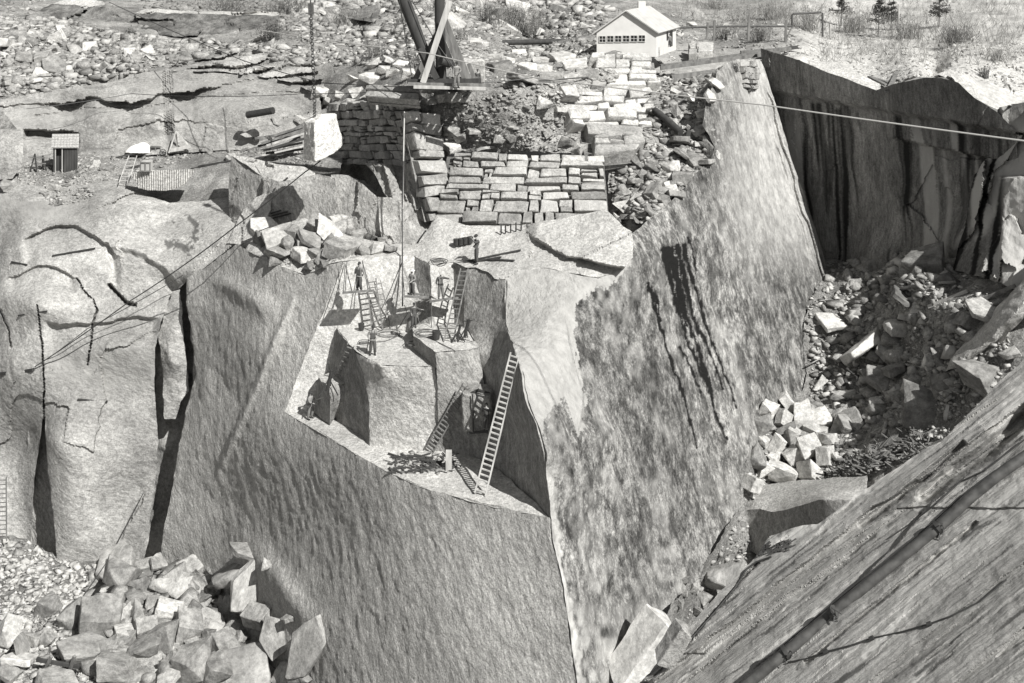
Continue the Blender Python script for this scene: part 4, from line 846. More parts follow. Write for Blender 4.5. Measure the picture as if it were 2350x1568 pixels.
# ---- masonry
def masonry(name, TL, TR, BR, BL, courses, wlen, mat, seed, label, thick=1.1, jit=.05, ragged=.0, cat='stone wall', skip=None, split=.25, wob=.1):
    """dry stone wall: rough blocks with open joints laid over a sloping face"""
    r = random.Random(seed); c = [P(*q) for q in (TL, TR, BR, BL)]; vs = []; fs = []; k = 0; tn = []; lt = []
    def S_(s, t): return (c[0] * (1 - s) + c[1] * s) * (1 - t) + (c[3] * (1 - s) + c[2] * s) * t
    n = np.cross(S_(1, .5) - S_(0, .5), S_(.5, 0) - S_(.5, 1)); n /= np.linalg.norm(n)
    if n @ S_(.5, .5) > 0: n = -n
    tpl = bmesh.new(); bmesh.ops.create_cube(tpl, size=1); bmesh.ops.bevel(tpl, geom=tpl.edges[:], offset=.055, segments=1, affect='EDGES'); bmesh.ops.triangulate(tpl, faces=tpl.faces[:])
    for it in range(2):
        es = [e for e in tpl.edges if e.calc_length() > .30]; bmesh.ops.subdivide_edges(tpl, edges=es, cuts=1); bmesh.ops.triangulate(tpl, faces=tpl.faces[:])
    tpl.verts.index_update(); tv = np.array([v.co[:] for v in tpl.verts]) + .5; tf = np.array([[v.index for v in f.verts] for f in tpl.faces]); tpl.free()
    hs = [r.uniform(.65, 1.4) for _ in range(courses)]; tot = sum(hs); t0 = 0
    W_ = np.linalg.norm(S_(1, .5) - S_(0, .5))
    def put(s0, s1, t0, t1):
        nonlocal k
        g_ = .004 + r.random() * .004
        cs = []
        for a in (0, 1):
            for b_ in (0, 1):
                for d_ in (0, 1):
                    s = (s0 + g_) if a == 0 else (s1 - g_); t = (t1 - .06 / courses) if b_ == 0 else (t0 + .06 / courses)
                    p = S_(s, t + wob * .25 / courses * math.sin(s * 17 + seed)) + n * ((0 if d_ == 0 else 1) * thick - thick * .85 + (bul if d_ else 0))
                    cs.append(p + np.array([r.gauss(0, jit), r.gauss(0, jit), r.gauss(0, jit)]) * 1.0)
        cs = np.array(cs).reshape(2, 2, 2, 3); x, y, z = tv[:, 0:1], tv[:, 1:2], tv[:, 2:3]
        q = ((cs[0, 0, 0] * (1 - x) + cs[1, 0, 0] * x) * (1 - y) + (cs[0, 1, 0] * (1 - x) + cs[1, 1, 0] * x) * y) * (1 - z) + ((cs[0, 0, 1] * (1 - x) + cs[1, 0, 1] * x) * (1 - y) + (cs[0, 1, 1] * (1 - x) + cs[1, 1, 1] * x) * y) * z
        vs.append(q); fs.append(tf + k); k += len(q); x_ = r.random(); tn.extend([max(0, .45 - x_ * 1.3)] * len(q)); lt.extend([max(0, x_ * 2 - 1.5)] * len(q))
    for ci, h in enumerate(hs):
        t1 = t0 + h / tot; s = -r.random() * .06 if ragged == 0 else r.random() * ragged
        end = 1 - (r.random() * ragged)
        if skip: s, end = skip(ci / courses, s, end)
        while s < end - .01:
            L = wlen / W_ * r.choice([.45, .6, .8, 1, 1.2, 1.5, 1.9]); e = min(end, s + L)
            if end - e < .25 * wlen / W_: e = end
            bul = r.gauss(0, .12)
            if r.random() < split and (e - s) < 1.1 * wlen / W_:
                m = t0 + (t1 - t0) * r.uniform(.4, .6); put(s, e, t0, m); 
                if r.random() < .5: put(s, (s + e) / 2, m, t1); put((s + e) / 2, e, m, t1)
                else: put(s, e, m, t1)
            else: put(s, e, t0, t1)
            s = e
        t0 = t1
    v = np.vstack(vs); v = v + rough(v, amp=.05, wl=.5, oct=3)
    o = mesh_obj(name, v, np.vstack(fs), M[mat], smooth=.6); tag(o, label, cat); tones(o, tn, lt)
    # dark packed fill behind the joints
    bk = [S_(0, 0), S_(1, 0), S_(1, 1), S_(0, 1)]; G_n = 10; q = [S_(i / G_n, j / G_n) - n * thick * .5 for j in range(G_n + 1) for i in range(G_n + 1)]
    fb = mesh_obj('rubble_fill', q, [(j * 11 + i, j * 11 + i + 1, j * 11 + i + 12, j * 11 + i + 11) for j in range(10) for i in range(10)], M['rockD']); fb.parent = o
    return o
masonry('dry_stone_wall', (1024, 352, 84.4), (1385, 358, 85), (1402, 545, 79.3), (985, 545, 82), 9, 1.7, 'block', 4, 'tall dry stone wall of long pale blocks right above the bare bench', ragged=0, split=.3,
        skip=lambda t, s, e: (.035 * (1 - t) + (0 if t > .45 else .02), e))
masonry('dry_stone_wall', (764, 236, 97), (930, 232, 86), (985, 384, 84.6), (755, 376, 97), 9, 1.15, 'block', 6, 'shaded dry stone wall of small blocks beside the hanging block', split=.4, wob=.3)
masonry('dry_stone_wall', (928, 250, 84.4), (1014, 262, 85.2), (1044, 505, 83.9), (985, 508, 82.2), 9, 2.1, 'block', 7, 'stepped corner of long blocks joining the shaded and the pale walls', ragged=.12, split=.1, jit=.1, thick=1.5)
masonry('dry_stone_wall', (1350, 124, 100), (1508, 126, 103), (1518, 200, 98.5), (1340, 206, 94.5), 5, 2.6, 'blockB', 8, 'bright wall of large squared blocks in front of the white house', split=.15, ragged=.12, thick=1.8)
masonry('dry_stone_wall', (1275, 212, 89), (1500, 202, 95.5), (1500, 296, 91), (1290, 292, 87), 5, 2.6, 'blockB', 9, 'bright blocks laid in long courses right of the earth mound', ragged=.12, split=.15, thick=1.8, jit=.1)
masonry('dry_stone_wall', (1335, 286, 88), (1500, 292, 90.5), (1488, 350, 86.5), (1355, 362, 84.6), 3, 2.4, 'block', 10, 'rough grey courses below the bright blocks at the mound\'s right', ragged=.2, split=.1, thick=1.8, jit=.12)
masonry('dry_stone_wall', (1700, 140, w_(1700, 140)[2] - .2), (1738, 142, w_(1738, 142)[2] - .2), (1742, 205, w_(1742, 205)[2] - .2), (1704, 200, w_(1704, 200)[2] - .2), 5, .9, 'block', 12, 'small patch of masonry on top of the stained wall', ragged=.1, split=.1)
masonry('dry_stone_wall', (1580, 93, 118), (1640, 97, 118), (1640, 126, 113), (1580, 126, 113), 3, 1.6, 'blockB', 13, 'low bright wall right of the white house under the pole trestle', ragged=.1, split=.2)
# rock slab leaning on the masonry, loose blocks in the yard
def blk(u, v, w, h, label=None, mat='rockB', kind='block', rz=None, group='squared blocks lying in the stone yard', names=None):
    boulder(u, v, w, h, kind, mat, 51, label or 'loose squared granite block in the yard between derrick and white house', group, names, .12, rot=rz, lift=.7, name='stone_block', cat='stone block')
for a in [(1085, 165, 66, 60, 'large white rounded block right beside the derrick legs', 'rockB', 'chunk'), (1150, 163, 66, 50, 'square block with one dark side standing in the yard', 'rockA'), (1200, 183, 76, 18, 'low wedge shaped block lying across the front of the yard', 'rockA', 'slab'), (1210, 160, 50, 32), (1245, 160, 50, 26), (1130, 133, 60, 18, None, 'rockA'), (1190, 122, 46, 18),
          (1250, 140, 60, 20), (1290, 132, 70, 18), (1320, 150, 60, 18), (1265, 175, 58, 20, None, 'rockA'), (1310, 178, 50, 22), (1345, 170, 56, 26, None, 'rockA'), (1230, 118, 40, 16), (1305, 216, 56, 40, 'block set on its corner like a tent above the long courses', 'rockB', 'block', E_(45, 5, 30)),
          (1130, 112, 44, 28, 'grey boulder behind the yard near the black log', 'rockA', 'chunk'), (1090, 100, 60, 22, None, 'rockB', 'slab'), (1165, 140, 40, 20), (1405, 128, 46, 20, 'dark fronted block lying before the white house', 'rockD'), (1450, 122, 30, 10), (1420, 210, 60, 18, None, 'rockA'), (1470, 212, 50, 18), (1285, 252, 30, 14), (1310, 252, 24, 12), (1250, 235, 40, 30, 'pale upright rock on the right flank of the earth mound', 'rockB', 'chunk')]:
    blk(*a)
WB = 'grey blocks lying loose on the shaded wall'
for u, v, w, h, k, rz in [(820, 208, 50, 30, 'block', E_(0, -20, 20)), (855, 180, 60, 22, 'slab', None), (880, 165, 36, 26, 'chunk', None), (780, 222, 40, 24, 'chunk', None), (800, 238, 34, 26, 'chunk', None), (790, 260, 40, 20, 'slab', E_(0, 30, 0)), (760, 262, 36, 30, 'tooth', None), (840, 222, 60, 16, 'slab', E_(0, -22, 0)), (870, 205, 50, 18, 'slab', None),
                       (815, 180, 36, 20, 'chunk', None), (905, 168, 44, 22, 'chunk', None), (925, 150, 50, 24, 'chunk', None), (895, 140, 44, 24, 'slab', None), (860, 150, 34, 20, 'chunk', None), (940, 170, 40, 24, 'chunk', None), (775, 245, 30, 20, 'chunk', None), (835, 195, 40, 22, 'block', None), (745, 275, 36, 26, 'chunk', None), (735, 215, 40, 30, 'chunk', None), (750, 232, 34, 20, 'chunk', None)]:
    boulder(u, v, w, h, k, 'rockB', 61, 'pale block tumbled on the slope between shaded wall and derrick', 'pale blocks tumbled left of the derrick', None, .3, rot=rz, lift=.8, name='stone_block', cat='stone block')
masonry('timber_bed_blocks', (848, 196, 85.6), (962, 204, 84.6), (962, 232, 83.6), (844, 224, 84.6), 2, 4.5, 'block', 14, 'two courses of long grey slabs under the derrick platform', split=0, cat='stone blocks', jit=.08)
for (u, v, w, h, k) in [(1040, 222, 50, 26, 'block'), (1015, 225, 40, 26, 'chunk'), (1065, 230, 30, 16, 'chunk'), (985, 232, 40, 14, 'slab')]:
    boulder(u, v, w, h, k, 'rockA', 62, 'grey block packed under the derrick platform', 'blocks packed under the derrick platform', None, .15, name='stone_block', cat='stone block', lift=.8)

# ---- loose stones on the banks and slopes
field([(1400, 350), (1480, 350), (1520, 290), (1620, 250), (1640, 330), (1590, 410), (1520, 480), (1450, 530), (1400, 500)], 32, 18, 54, ['rockA', 'rockB', 'rockA', 'rockD'], 71, 'angular rock on the loose bank between masonry and stained wall', 'rocks on the bank beside the stained wall', ['rubble_bank'], 1.6)
field([(1500, 180), (1640, 160), (1640, 300), (1560, 300), (1510, 240)], 12, 16, 36, ['rockB', 'rockA'], 72, 'light rock on the upper bank under the timber track', 'rocks under the timber track', ['rubble_bank', 'hillside'], 1.6)
rubble('bank_rubble', [(1400, 350), (1500, 200), (1690, 150), (1650, 330), (1590, 420), (1460, 530), (1400, 510)], 2000, 4, 24, 'rockA', 73, 'small broken stone covering the bank beside the stained wall', 'rubble', ['rubble_bank'])
rubble('bank_rubble', [(1000, 250), (1170, 205), (1290, 215), (1340, 330), (1380, 365), (1030, 352)], 900, 3, 12, 'rockA', 74, 'stone chips on the earth mound below the derrick', 'rubble', ['rubble_bank'])
for u, v, w, h, k, m in [(1035, 300, 40, 26, 'chunk', 'rockA'), (1060, 315, 36, 24, 'chunk', 'rockA'), (1085, 300, 40, 22, 'slab', 'rockA'), (1145, 320, 30, 26, 'chunk', 'rockA'), (1170, 315, 24, 26, 'tooth', 'rockA'), (1260, 310, 26, 30, 'tooth', 'rockA'), (1300, 325, 50, 26, 'chunk', 'rockA'), (1110, 343, 60, 16, 'slab', 'rockA'), (1000, 318, 60, 26, 'block', 'rockB'), (1035, 335, 56, 26, 'block', 'rockB'), (1330, 345, 46, 26, 'chunk', 'rockB'), (1370, 355, 30, 24, 'chunk', 'rockA')]:
    boulder(u, v, w, h, k, m, 75, 'rock half buried in the earth mound below the derrick', 'rocks half buried in the earth mound', ['rubble_bank', 'hillside'], .3)
UL = [(-20, 90), (40, 60), (140, 65), (250, 95), (320, 105), (440, 110), (470, 135), (380, 150), (320, 160), (200, 170), (170, 180), (60, 190), (20, 210), (-20, 220)]
field(UL, 44, 20, 66, ['rockA', 'rockB', 'rockD', 'rockB'], 81, 'boulder in the broad stone spill above the sheeted cliff at the upper left', 'boulders of the upper left stone spill', ['hillside'], 1.7, grow=lambda u, v: 1.0 if u < 180 else .62)
rubble('stone_spill', [(-20, 40), (130, 40), (300, 80), (480, 95), (720, 110), (720, 150), (500, 120), (330, 165), (150, 200), (-20, 225)], 3600, 4, 26, 'rockA', 82, 'small stones of the broad spill at the upper left', 'rubble', ['hillside'])
field([(330, 80), (720, 85), (900, 95), (940, 130), (700, 120), (440, 112)], 15, 18, 46, ['rockB', 'rockA', 'rockA'], 83, 'flat rock on the shelf behind the sheeted cliff', 'flat rocks on the shelf behind the sheeted cliff', ['hillside'], 2., kinds=['slab', 'slab', 'chunk', 'block'])
rubble('hill_rubble', [(640, 60), (1000, 50), (1380, 60), (1380, 125), (1100, 150), (720, 150)], 2400, 4, 20, 'rockA', 84, 'broken stone on the level ground behind the derrick', 'rubble', ['hillside'])
field([(640, 0), (1350, -10), (1380, 70), (1000, 85), (640, 75)], 30, 24, 62, ['rockA', 'rockB', 'rockD', 'rockB'], 85, 'large rock in the old tip on the hillside behind the derrick', 'rocks of the old tip behind the derrick', ['hillside'], 1.5)
field([(1540, 30), (1840, 40), (1800, 130), (1560, 100)], 8, 18, 36, ['rockB', 'rockA'], 86, 'light rock on the slope behind the pole trestle', 'rocks behind the pole trestle', ['hillside'], 1.8)
rubble('hill_rubble', [(1540, 20), (1900, 60), (2350, 100), (2350, 215), (2200, 170), (2000, 200), (1840, 130), (1560, 100)], 2600, 2, 9, 'rockA', 87, 'pale chips strewn over the ground behind the dark wall', 'rubble', ['hillside'])
field([(470, 390), (740, 300), (760, 330), (560, 345), (440, 345)], 8, 16, 28, ['rockA', 'rockD', 'rockB'], 88, 'rock beside the lumber pile on the left terrace', 'rocks beside the lumber pile', ['terrace', 'rock_ledge'], 1.8)
field([(560, 280), (700, 270), (750, 290), (720, 330), (560, 330)], 8, 16, 34, ['rockA', 'rockB'], 89, 'broken rock on the heap under the dark cylinder', 'rocks under the dark cylinder', ['terrace', 'cliff_upper', 'rubble_bank'], 1.6)
rubble('terrace_rubble', [(20, 380), (60, 440), (260, 420), (480, 350), (740, 330), (740, 390), (540, 350), (460, 340), (300, 350), (170, 360)], 1500, 2.5, 10, 'rockA', 90, 'stone chips strewn over the left terrace', 'rubble', ['terrace'])
rubble('terrace_rubble', [(90, 440), (200, 430), (230, 450), (160, 470), (110, 470)], 180, 3, 10, 'rockA', 91, 'stone chips spilled below the shed', 'rubble', ['cliff_left'])
rubble('bench_debris', [(890, 1045), (960, 1035), (1040, 1050), (1060, 1080), (1000, 1090), (930, 1070)], 160, 4, 13, 'rockA', 92, 'stone chips and splinters on the lowest bench', 'rubble', ['bench_floor'])
for u, v, w, h, m, lb in [(220, 378, 26, 20, 'rockB', 'pale boulder right of the shed on the terrace'), (248, 390, 32, 22, 'rockA', 'squared grey stone on the terrace edge right of the shed'), (345, 396, 20, 14, 'rockB', 'small white stone beside the wooden crate'), (20, 425, 60, 26, 'rockA', 'low pale boulder under the big block at the left edge'), (125, 430, 36, 22, 'rockB', 'bright stone pile block below the shed'), (135, 465, 30, 10, 'rockD', 'dark flat stone lying below the shed')]:
    boulder(u, v, w, h, 'chunk', m, 95, lb, None, ['terrace', 'cliff_left'], .2)

rubble('hill_rubble', [(640, -20), (1400, -20), (1400, 60), (1000, 70), (640, 70)], 2400, 5, 30, 'rockA', 101, 'old broken stone tipped on the hillside behind the derrick', 'rubble', ['hillside', 'quarry_face'], power=2.5)
rubble('hill_rubble', [(330, -20), (640, -20), (640, 24), (330, 30)], 500, 4, 16, 'rockD', 102, 'stones on the hillside above the old quarry face', 'rubble', ['hillside'])
rubble('hill_rubble', [(-20, -20), (120, -20), (60, 60), (-20, 60)], 160, 4, 14, 'rockA', 103, 'stones at the top left corner of the hillside', 'rubble', ['hillside'])
rubble('yard_chips', [(950, 130), (1560, 100), (1540, 230), (1280, 230), (1100, 190)], 1300, 3, 14, 'rockB', 104, 'pale chips and spalls on the ground of the stone yard', 'stone chips', None)

rubble('gully_rubble', [(1880, 700), (2050, 680), (2200, 700), (2290, 800), (2230, 900), (2080, 1020), (1930, 1080), (1850, 960)], 420, 6, 40, 'rockA', 111, 'larger pale slabs and broken stone lying over the middle of the right gully', 'rubble', gn, power=2.6, flat=1.)
rubble('gully_rubble', [(1930, 600), (2090, 570), (2180, 600), (2180, 680), (1950, 690)], 200, 6, 34, 'rockA', 112, 'grey broken rock along the foot of the dark back wall', 'rubble', gn, power=2.2, flat=1.)

for u, v, w, h, k, m in [(1645, 190, 34, 26, 'chunk', 'rockB'), (1628, 222, 38, 26, 'slab', 'rockB'), (1612, 262, 40, 30, 'chunk', 'rockB'), (1606, 300, 42, 30, 'slab', 'rockA'), (1626, 330, 40, 28, 'chunk', 'rockA'), (1632, 356, 34, 26, 'tooth', 'rockB'), (1596, 372, 46, 30, 'chunk', 'rockA'),
                         (1566, 410, 52, 34, 'block', 'rockA'), (1540, 436, 40, 28, 'chunk', 'rockB'), (1520, 462, 44, 26, 'chunk', 'rockA'), (1494, 486, 36, 22, 'slab', 'rockA'), (1468, 508, 34, 22, 'chunk', 'rockD'), (1500, 440, 56, 40, 'block', 'rockA'), (1545, 385, 50, 36, 'chunk', 'rockB'), (1440, 470, 48, 32, 'chunk', 'rockB'), (1425, 440, 50, 34, 'tooth', 'rockB')]:
    boulder(u, v, w, h, k, m, 121, 'rock perched along the rim where the loose bank meets the stained wall', 'rocks along the rim of the stained wall', ['rubble_bank', 'cliff_wall'], .3, lift=.5)
for x, y, w, h, k in [(1900, 1420, 200, 200, 'slab'), (1800, 1330, 160, 150, 'chunk'), (1960, 1500, 180, 160, 'chunk'), (2080, 1530, 150, 130, 'tooth'), (1830, 1540, 170, 120, 'slab'), (1650, 1260, 130, 120, 'chunk'), (1980, 1120, 110, 70, 'slab')]:
    bz(x, y, w, h, k, 'grey boulder packed at the right end of the lower left heap')
# ================================================================== BUILT THINGS
M['wood'] = plain('grey_timber', .16, .85, var=.45, scale=3, along=(1, 1, .2))
M['woodlight'] = plain('pale_timber', .42, .8, var=.3, scale=3, along=(1, 1, .2))
M['wooddark'] = plain('tarred_timber', .045, .8, var=.4, scale=3, along=(1, 1, .2))
M['iron'] = plain('dark_iron', .035, .55, var=.4, scale=8)
M['rust'] = plain('pipe_iron', .07, .6, var=.45, scale=6)
M['rope'] = plain('rope', .10, .9)
M['wire'] = plain('bright_wire_rope', .55, .6)
M['white'] = plain('whitewash', .60, .8, var=.07, scale=1.2)
M['roofg'] = plain('roof_felt', .42, .85, var=.12, scale=1.5)
M['glass'] = plain('dark_glass', .02, .25)
M['shingle'] = plain('shingles', .34, .9, var=.35, scale=9)
M['canvas'] = plain('white_dust', .78, .9)
def empty(name, loc, label=None, cat=None, group=None, rz=0.):
    o = bpy.data.objects.new(name, None); COL.objects.link(o); o.location = loc; o.rotation_euler = (0, 0, rz); o.empty_display_size = .2
    tag(o, label, cat, group); return o
class MB:
    def __init__(s): s.v = []; s.f = []
    def add(s, v, f):
        k = len(s.v); s.v += [tuple(map(float, q)) for q in v]; s.f += [tuple(i + k for i in q) for q in f]
    def beam(s, a, b, w, h=None, up=(0, 0, 1), taper=1.):
        a = Vector(a); b = Vector(b); h = h or w; d = (b - a).normalized(); u = Vector(up)
        if abs(d.dot(u)) > .95: u = Vector((0, 1, 0))
        x = d.cross(u).normalized(); y = x.cross(d).normalized(); v = []
        for c, k in ((a, 1), (b, taper)):
            for i, j in ((-1, -1), (1, -1), (1, 1), (-1, 1)): v.append(c + x * (i * w * k / 2) + y * (j * h * k / 2))
        s.add(v, [(3, 2, 1, 0), (4, 5, 6, 7), (0, 1, 5, 4), (1, 2, 6, 5), (2, 3, 7, 6), (3, 0, 4, 7)]); return s
    def tube(s, pts, r, n=8, r2=None):
        pts = [Vector(p) for p in pts]; r2 = r if r2 is None else r2; k0 = len(s.v); m = len(pts)
        for i, p in enumerate(pts):
            d = (pts[min(i + 1, m - 1)] - pts[max(i - 1, 0)]).normalized(); u = Vector((0, 0, 1)) if abs(d.z) < .95 else Vector((0, 1, 0))
            x = d.cross(u).normalized(); y = x.cross(d); rr = r + (r2 - r) * i / max(1, m - 1)
            for j in range(n):
                a = 6.28318 * j / n; s.v.append(tuple(p + (x * math.cos(a) + y * math.sin(a)) * rr))
        for i in range(m - 1):
            for j in range(n):
                a = k0 + i * n + j; b = k0 + i * n + (j + 1) % n; s.f.append((a, b, b + n, a + n))
        s.f.append(tuple(k0 + j for j in range(n))[::-1]); s.f.append(tuple(k0 + (m - 1) * n + j for j in range(n))); return s
    def build(s, name, mat, parent=None, smooth=None):
        v = np.array(s.v, float)
        if parent is not None: v = v - np.array(parent.location)
        o = mesh_obj(name, v, s.f, M[mat] if isinstance(mat, str) else mat, parent=parent, smooth=smooth); return o
def AT(u, v, off=0., names=None, Y=None):
    """a point of the place, seen at (u, v); off metres in front of the surface there"""
    if Y: return Vector(P(u, v, Y))
    h = hit(u, v, names)
    for k in range(1, 40):
        if h: break
        h = hit(u + k * 2, v + k * 2, names) or hit(u, v + k * 3, names)
    return h[0] - ray(u, v) * off
# keep a list of surfaces as they stand before small things are added
# ---- ladders
def ladder(a, b, w, n, label, mat='wood', rail=.07, side=None, group='ladders of the quarry', cat='ladder'):
    a = Vector(a); b = Vector(b); d = (b - a).normalized(); x = Vector(side) if side else Vector((1, 0, 0)); x = (x - d * x.dot(d)).normalized()
    t = empty('ladder', a, label, cat, group)
    for s_ in (-1, 1): MB().beam(a + x * (s_ * w / 2), b + x * (s_ * w / 2 * .85), rail * .7, rail, up=d.cross(x)).build('rail', mat, t)
    for i in range(n):
        q = a + (b - a) * ((i + .6) / (n + .2)); k = w / 2 * (1 - .15 * (i + .6) / n)
        MB().beam(q - x * k, q + x * k, rail * .75, rail * .6).build('rung', mat, t)
    return t
G_ = M
ladder(AT(1102, 1135, .15), AT(1182, 812, .7), .62, 27, 'longest pale wooden ladder rising from the lowest bench up the dark side wall', 'woodlight', .11, side=(1, -.25, 0))
ladder(AT(985, 1034, .2), AT(1071, 884, .9), .55, 17, 'dark ladder leaning on the shaded block left of the longest ladder', 'wood', .09, side=(1, -.3, 0))
ladder(AT(1029, 784, .2), AT(1066, 617, .6), .6, 15, 'ladder in the shade from the raised bench up to the rim beside the top worker', 'wood', .09, side=(1, -.3, 0))
l0 = AT(866, 758, .25); ladder(l0, AT(852, 640, 1.1), .7, 9, 'sunlit grey step ladder under the hanging plank stage', 'wood', .09)
ladder(AT(888, 755, .1), AT(866, 645, .9), .5, 9, 'thin rear ladder frame splayed behind the sunlit step ladder', 'wood', .06)
ladder(AT(777, 868, .15), AT(805, 792, .6), .5, 7, 'short ladder from the small block up to the worker with the bar', 'wood', .09, side=(1, -.2, 0))
ladder(P(3, 1242, 82), P(4, 1096, 82.4), .75, 14, 'ladder cut off by the left picture edge above the gravel', 'wood', .09)
ladder(P(284, 420, 94.6), P(305, 358, 97), .8, 7, 'pale ladder standing on the terrace beside the drilled rock', 'woodlight', .08)

# ---- bottom left wooden frame (a short ladder-like sawhorse lying on stones)
hp = hit(130, 1535)[0]; t = empty('wooden_stand', hp, 'dark wooden frame of four crossed bars lying on slabs in the bottom left corner', 'wooden frame')
def fp(x, y, o=.3): return Vector(P(.3327 * x, 1046.5 + .3327 * y, hp.y - o))
for a, b in (((285, 1540), (355, 1380)), ((455, 1560), (515, 1380))): MB().beam(fp(*a, .5), fp(*b, .9), .17, .17).build('leg', 'wood', t)
for a, b in (((250, 1405), (548, 1455)), ((275, 1545), (470, 1565))): MB().beam(fp(*a, .62), fp(*b, .62), .16, .2).build('crossbar', 'wooddark', t)

# ---- derrick
DY = 83.5
def dq(x, y, Y=DY): return Vector(P(616.7 + .3327 * x, .3327 * y, Y))
db = hit(1035, 205)[0]; t = empty('derrick', Vector(P(1020, 190, DY)), 'big dark timber derrick with leaning boom and crossed braces on a plank platform', 'derrick')
mast = MB().tube([dq(1190, -240), dq(1178, 30), dq(1185, 300), dq(1190, 550)], .38, 12).build('mast', 'wooddark', t, smooth=.8)
MB().tube([dq(820, -300, 82.4), dq(940, 20, 82.6), dq(1060, 330, 83), dq(1125, 500, 83.2)], .48, 12, .4).build('boom', 'wooddark', t, smooth=.8)
for a, b, w, m, Y in (((1250, 10), (1065, 570), .42, 'woodlight', 81.6), ((1215, 120), (1000, 570), .4, 'wood', 84.6), ((1215, 130), (1385, 560), .36, 'wood', 82.4), ((1205, 200), (1350, 545), .32, 'wood', 84.4), ((1050, 330), (1160, 545), .4, 'wooddark', 82.2), ((1290, 500), (1190, 250), .3, 'wooddark', 84), ((1380, 440), (1420, 550), .3, 'wood', 84)):
    MB().beam(dq(*a, Y), dq(*b, Y), w, w).build('brace', m, t)
for a, b, w, h, m, Y in (((955, 562), (1465, 556), .34, .3, 'wooddark', 82.2), ((960, 580), (1530, 590), .25, .22, 'wood', 81.4), ((1000, 600), (1500, 612), .3, .2, 'woodlight', 81), ((980, 548), (1440, 545), .3, .3, 'wood', 85)):
    MB().beam(dq(*a, Y), dq(*b, Y), w, h).build('platform_beam', m, t)
pf = MB(); 
for k in range(9): pf.beam(dq(1000 + k * 55, 548, 85.2), dq(985 + k * 55, 584, 81.4), .42, .08)
pf.build('platform_planks', 'wood', t)
MB().tube([dq(1185, 420, 82.2), dq(1250, 440, 82.6)], .34, 10).build('winch_drum', 'iron', t, smooth=.8)
for a, b in (((890, -60), (985, 520)), ((975, -20), (1160, 300)), ((1160, 300), (1280, 470)), ((1160, 150), (1150, 390))):
    MB().tube([dq(*a, 82), dq(*b, 82)], .035, 5).build('cable', 'iron', t)
# ---- hanging chain with the block
CY = 79.
def cq(u, v): return Vector(P(u, v, CY))
t = empty('hoist_chain', cq(722, 240), 'heavy chain of dark links hanging from a cable with a hook at its end', 'chain')
MB().tube([cq(711, -60), cq(713, 12)], .04, 6).build('cable', 'iron', t)
MB().beam(cq(713, 8), cq(714, 34), .34, .3).build('swivel', 'rust', t)
ch = MB(); pts = [cq(714, 34), cq(716, 90), cq(719, 160), cq(722, 235), cq(722, 272)]
L = [];  n = 40
for i in range(n + 1):
    f = i / n * (len(pts) - 1); k = min(int(f), len(pts) - 2); L.append(pts[k].lerp(pts[k + 1], f - k))
for i in range(n):
    c = (L[i] + L[i + 1]) / 2; d = (L[i + 1] - L[i]); h = d.length * .62; side = Vector((1, 0, 0)) if i % 2 else Vector((.35, 1, 0)); side = side.normalized() * .11
    z = d.normalized(); ring = []
    for j in range(9):
        a = 6.283 * j / 8; ring.append(c + side * math.cos(a) + z * math.sin(a) * h)
    ch.tube(ring, .035, 5)
ch.build('chain', 'iron', t, smooth=.8)
MB().tube([cq(722, 270), cq(725, 276), cq(723, 283), cq(716, 286), cq(712, 282)], .09, 6, .05).build('hook', 'iron', t, smooth=.8)
# the block: six-sided with a slanting foot
def zb(x, y, Y=CY): return P(616.7 + .3327 * x, .3327 * y, Y)
F0 = [zb(240, 845, 78.6), zb(320, 838, 77.4), zb(408, 840, 78.8), zb(455, 1062, 78.8), zb(322, 1125, 77.3), zb(240, 1105, 78.6)]
B0 = [np.array(q) + np.array([.25, 2.2, .2]) for q in F0]
bm = hullmesh([tuple(q) for q in F0 + B0]); bmesh.ops.bevel(bm, geom=bm.edges[:], offset=.06, segments=1, affect='EDGES'); bmesh.ops.triangulate(bm, faces=bm.faces[:])
for it in range(4): bmesh.ops.subdivide_edges(bm, edges=[e for e in bm.edges if e.calc_length() > .22], cuts=1); bmesh.ops.triangulate(bm, faces=bm.faces[:])
co = np.array([v.co[:] for v in bm.verts]); d_ = rough(co, amp=.11, wl=.6, oct=4)
for v, q in zip(bm.verts, d_): v.co += Vector(q)
bm.verts.index_update(); vv = np.array([v.co[:] for v in bm.verts]); ff = np.array([[v.index for v in f.verts] for f in bm.faces]); bm.free()
M['snow'] = rock_mat('bright_block', .72, .86, 1.5, bump=.9, bscale=4)
tag(mesh_obj('stone_block', vv, ff, M['snow'], smooth=.5), 'bright white quarry block hanging from the hoist chain', 'stone block')

# ---- long cables
def cable(name, pts, r, mat, label, sag=0., cat='cable'):
    P_ = [Vector(p) for p in pts]; L = []
    for a, b in zip(P_[:-1], P_[1:]):
        for i in range(24):
            f = i / 24; q = a.lerp(b, f); q.z -= sag * 4 * f * (1 - f) * (b - a).length; L.append(q)
    L.append(P_[-1])
    return tag(MB().tube(L, r, 6).build(name, mat, smooth=.8), label, cat)
cable('wire_rope', [P(600, 70, 100), P(980, 122, 76), P(1225, 178, 66), P(1760, 242, 52), P(2400, 330, 42)], .035, 'wire', 'bright wire rope crossing the picture from the derrick to the right edge', .002)
cable('guy_wire', [P(250, 5, 120), P(560, 140, 98), P(735, 190, 90), P(950, 200, 83)], .035, 'iron', 'thin dark guy wire falling to the derrick from the upper left', .004)
cable('guy_wire', [P(1225, 178, 84), P(1110, 190, 83), P(700, 215, 96), P(300, 215, 108), P(60, 250, 104)], .03, 'iron', 'thin wire slung across the sheeted cliff on the left', .012)
HR = [AT(925, 580, .3), P(924, 380, 82.3), P(928, 256, 84.2)]
cable('hoist_rope', [P(924, 480, 80.3), P(928, 256, 83.)], .05, 'woodlight', 'light pole line standing in front of the shaded stone wall', cat='pole')
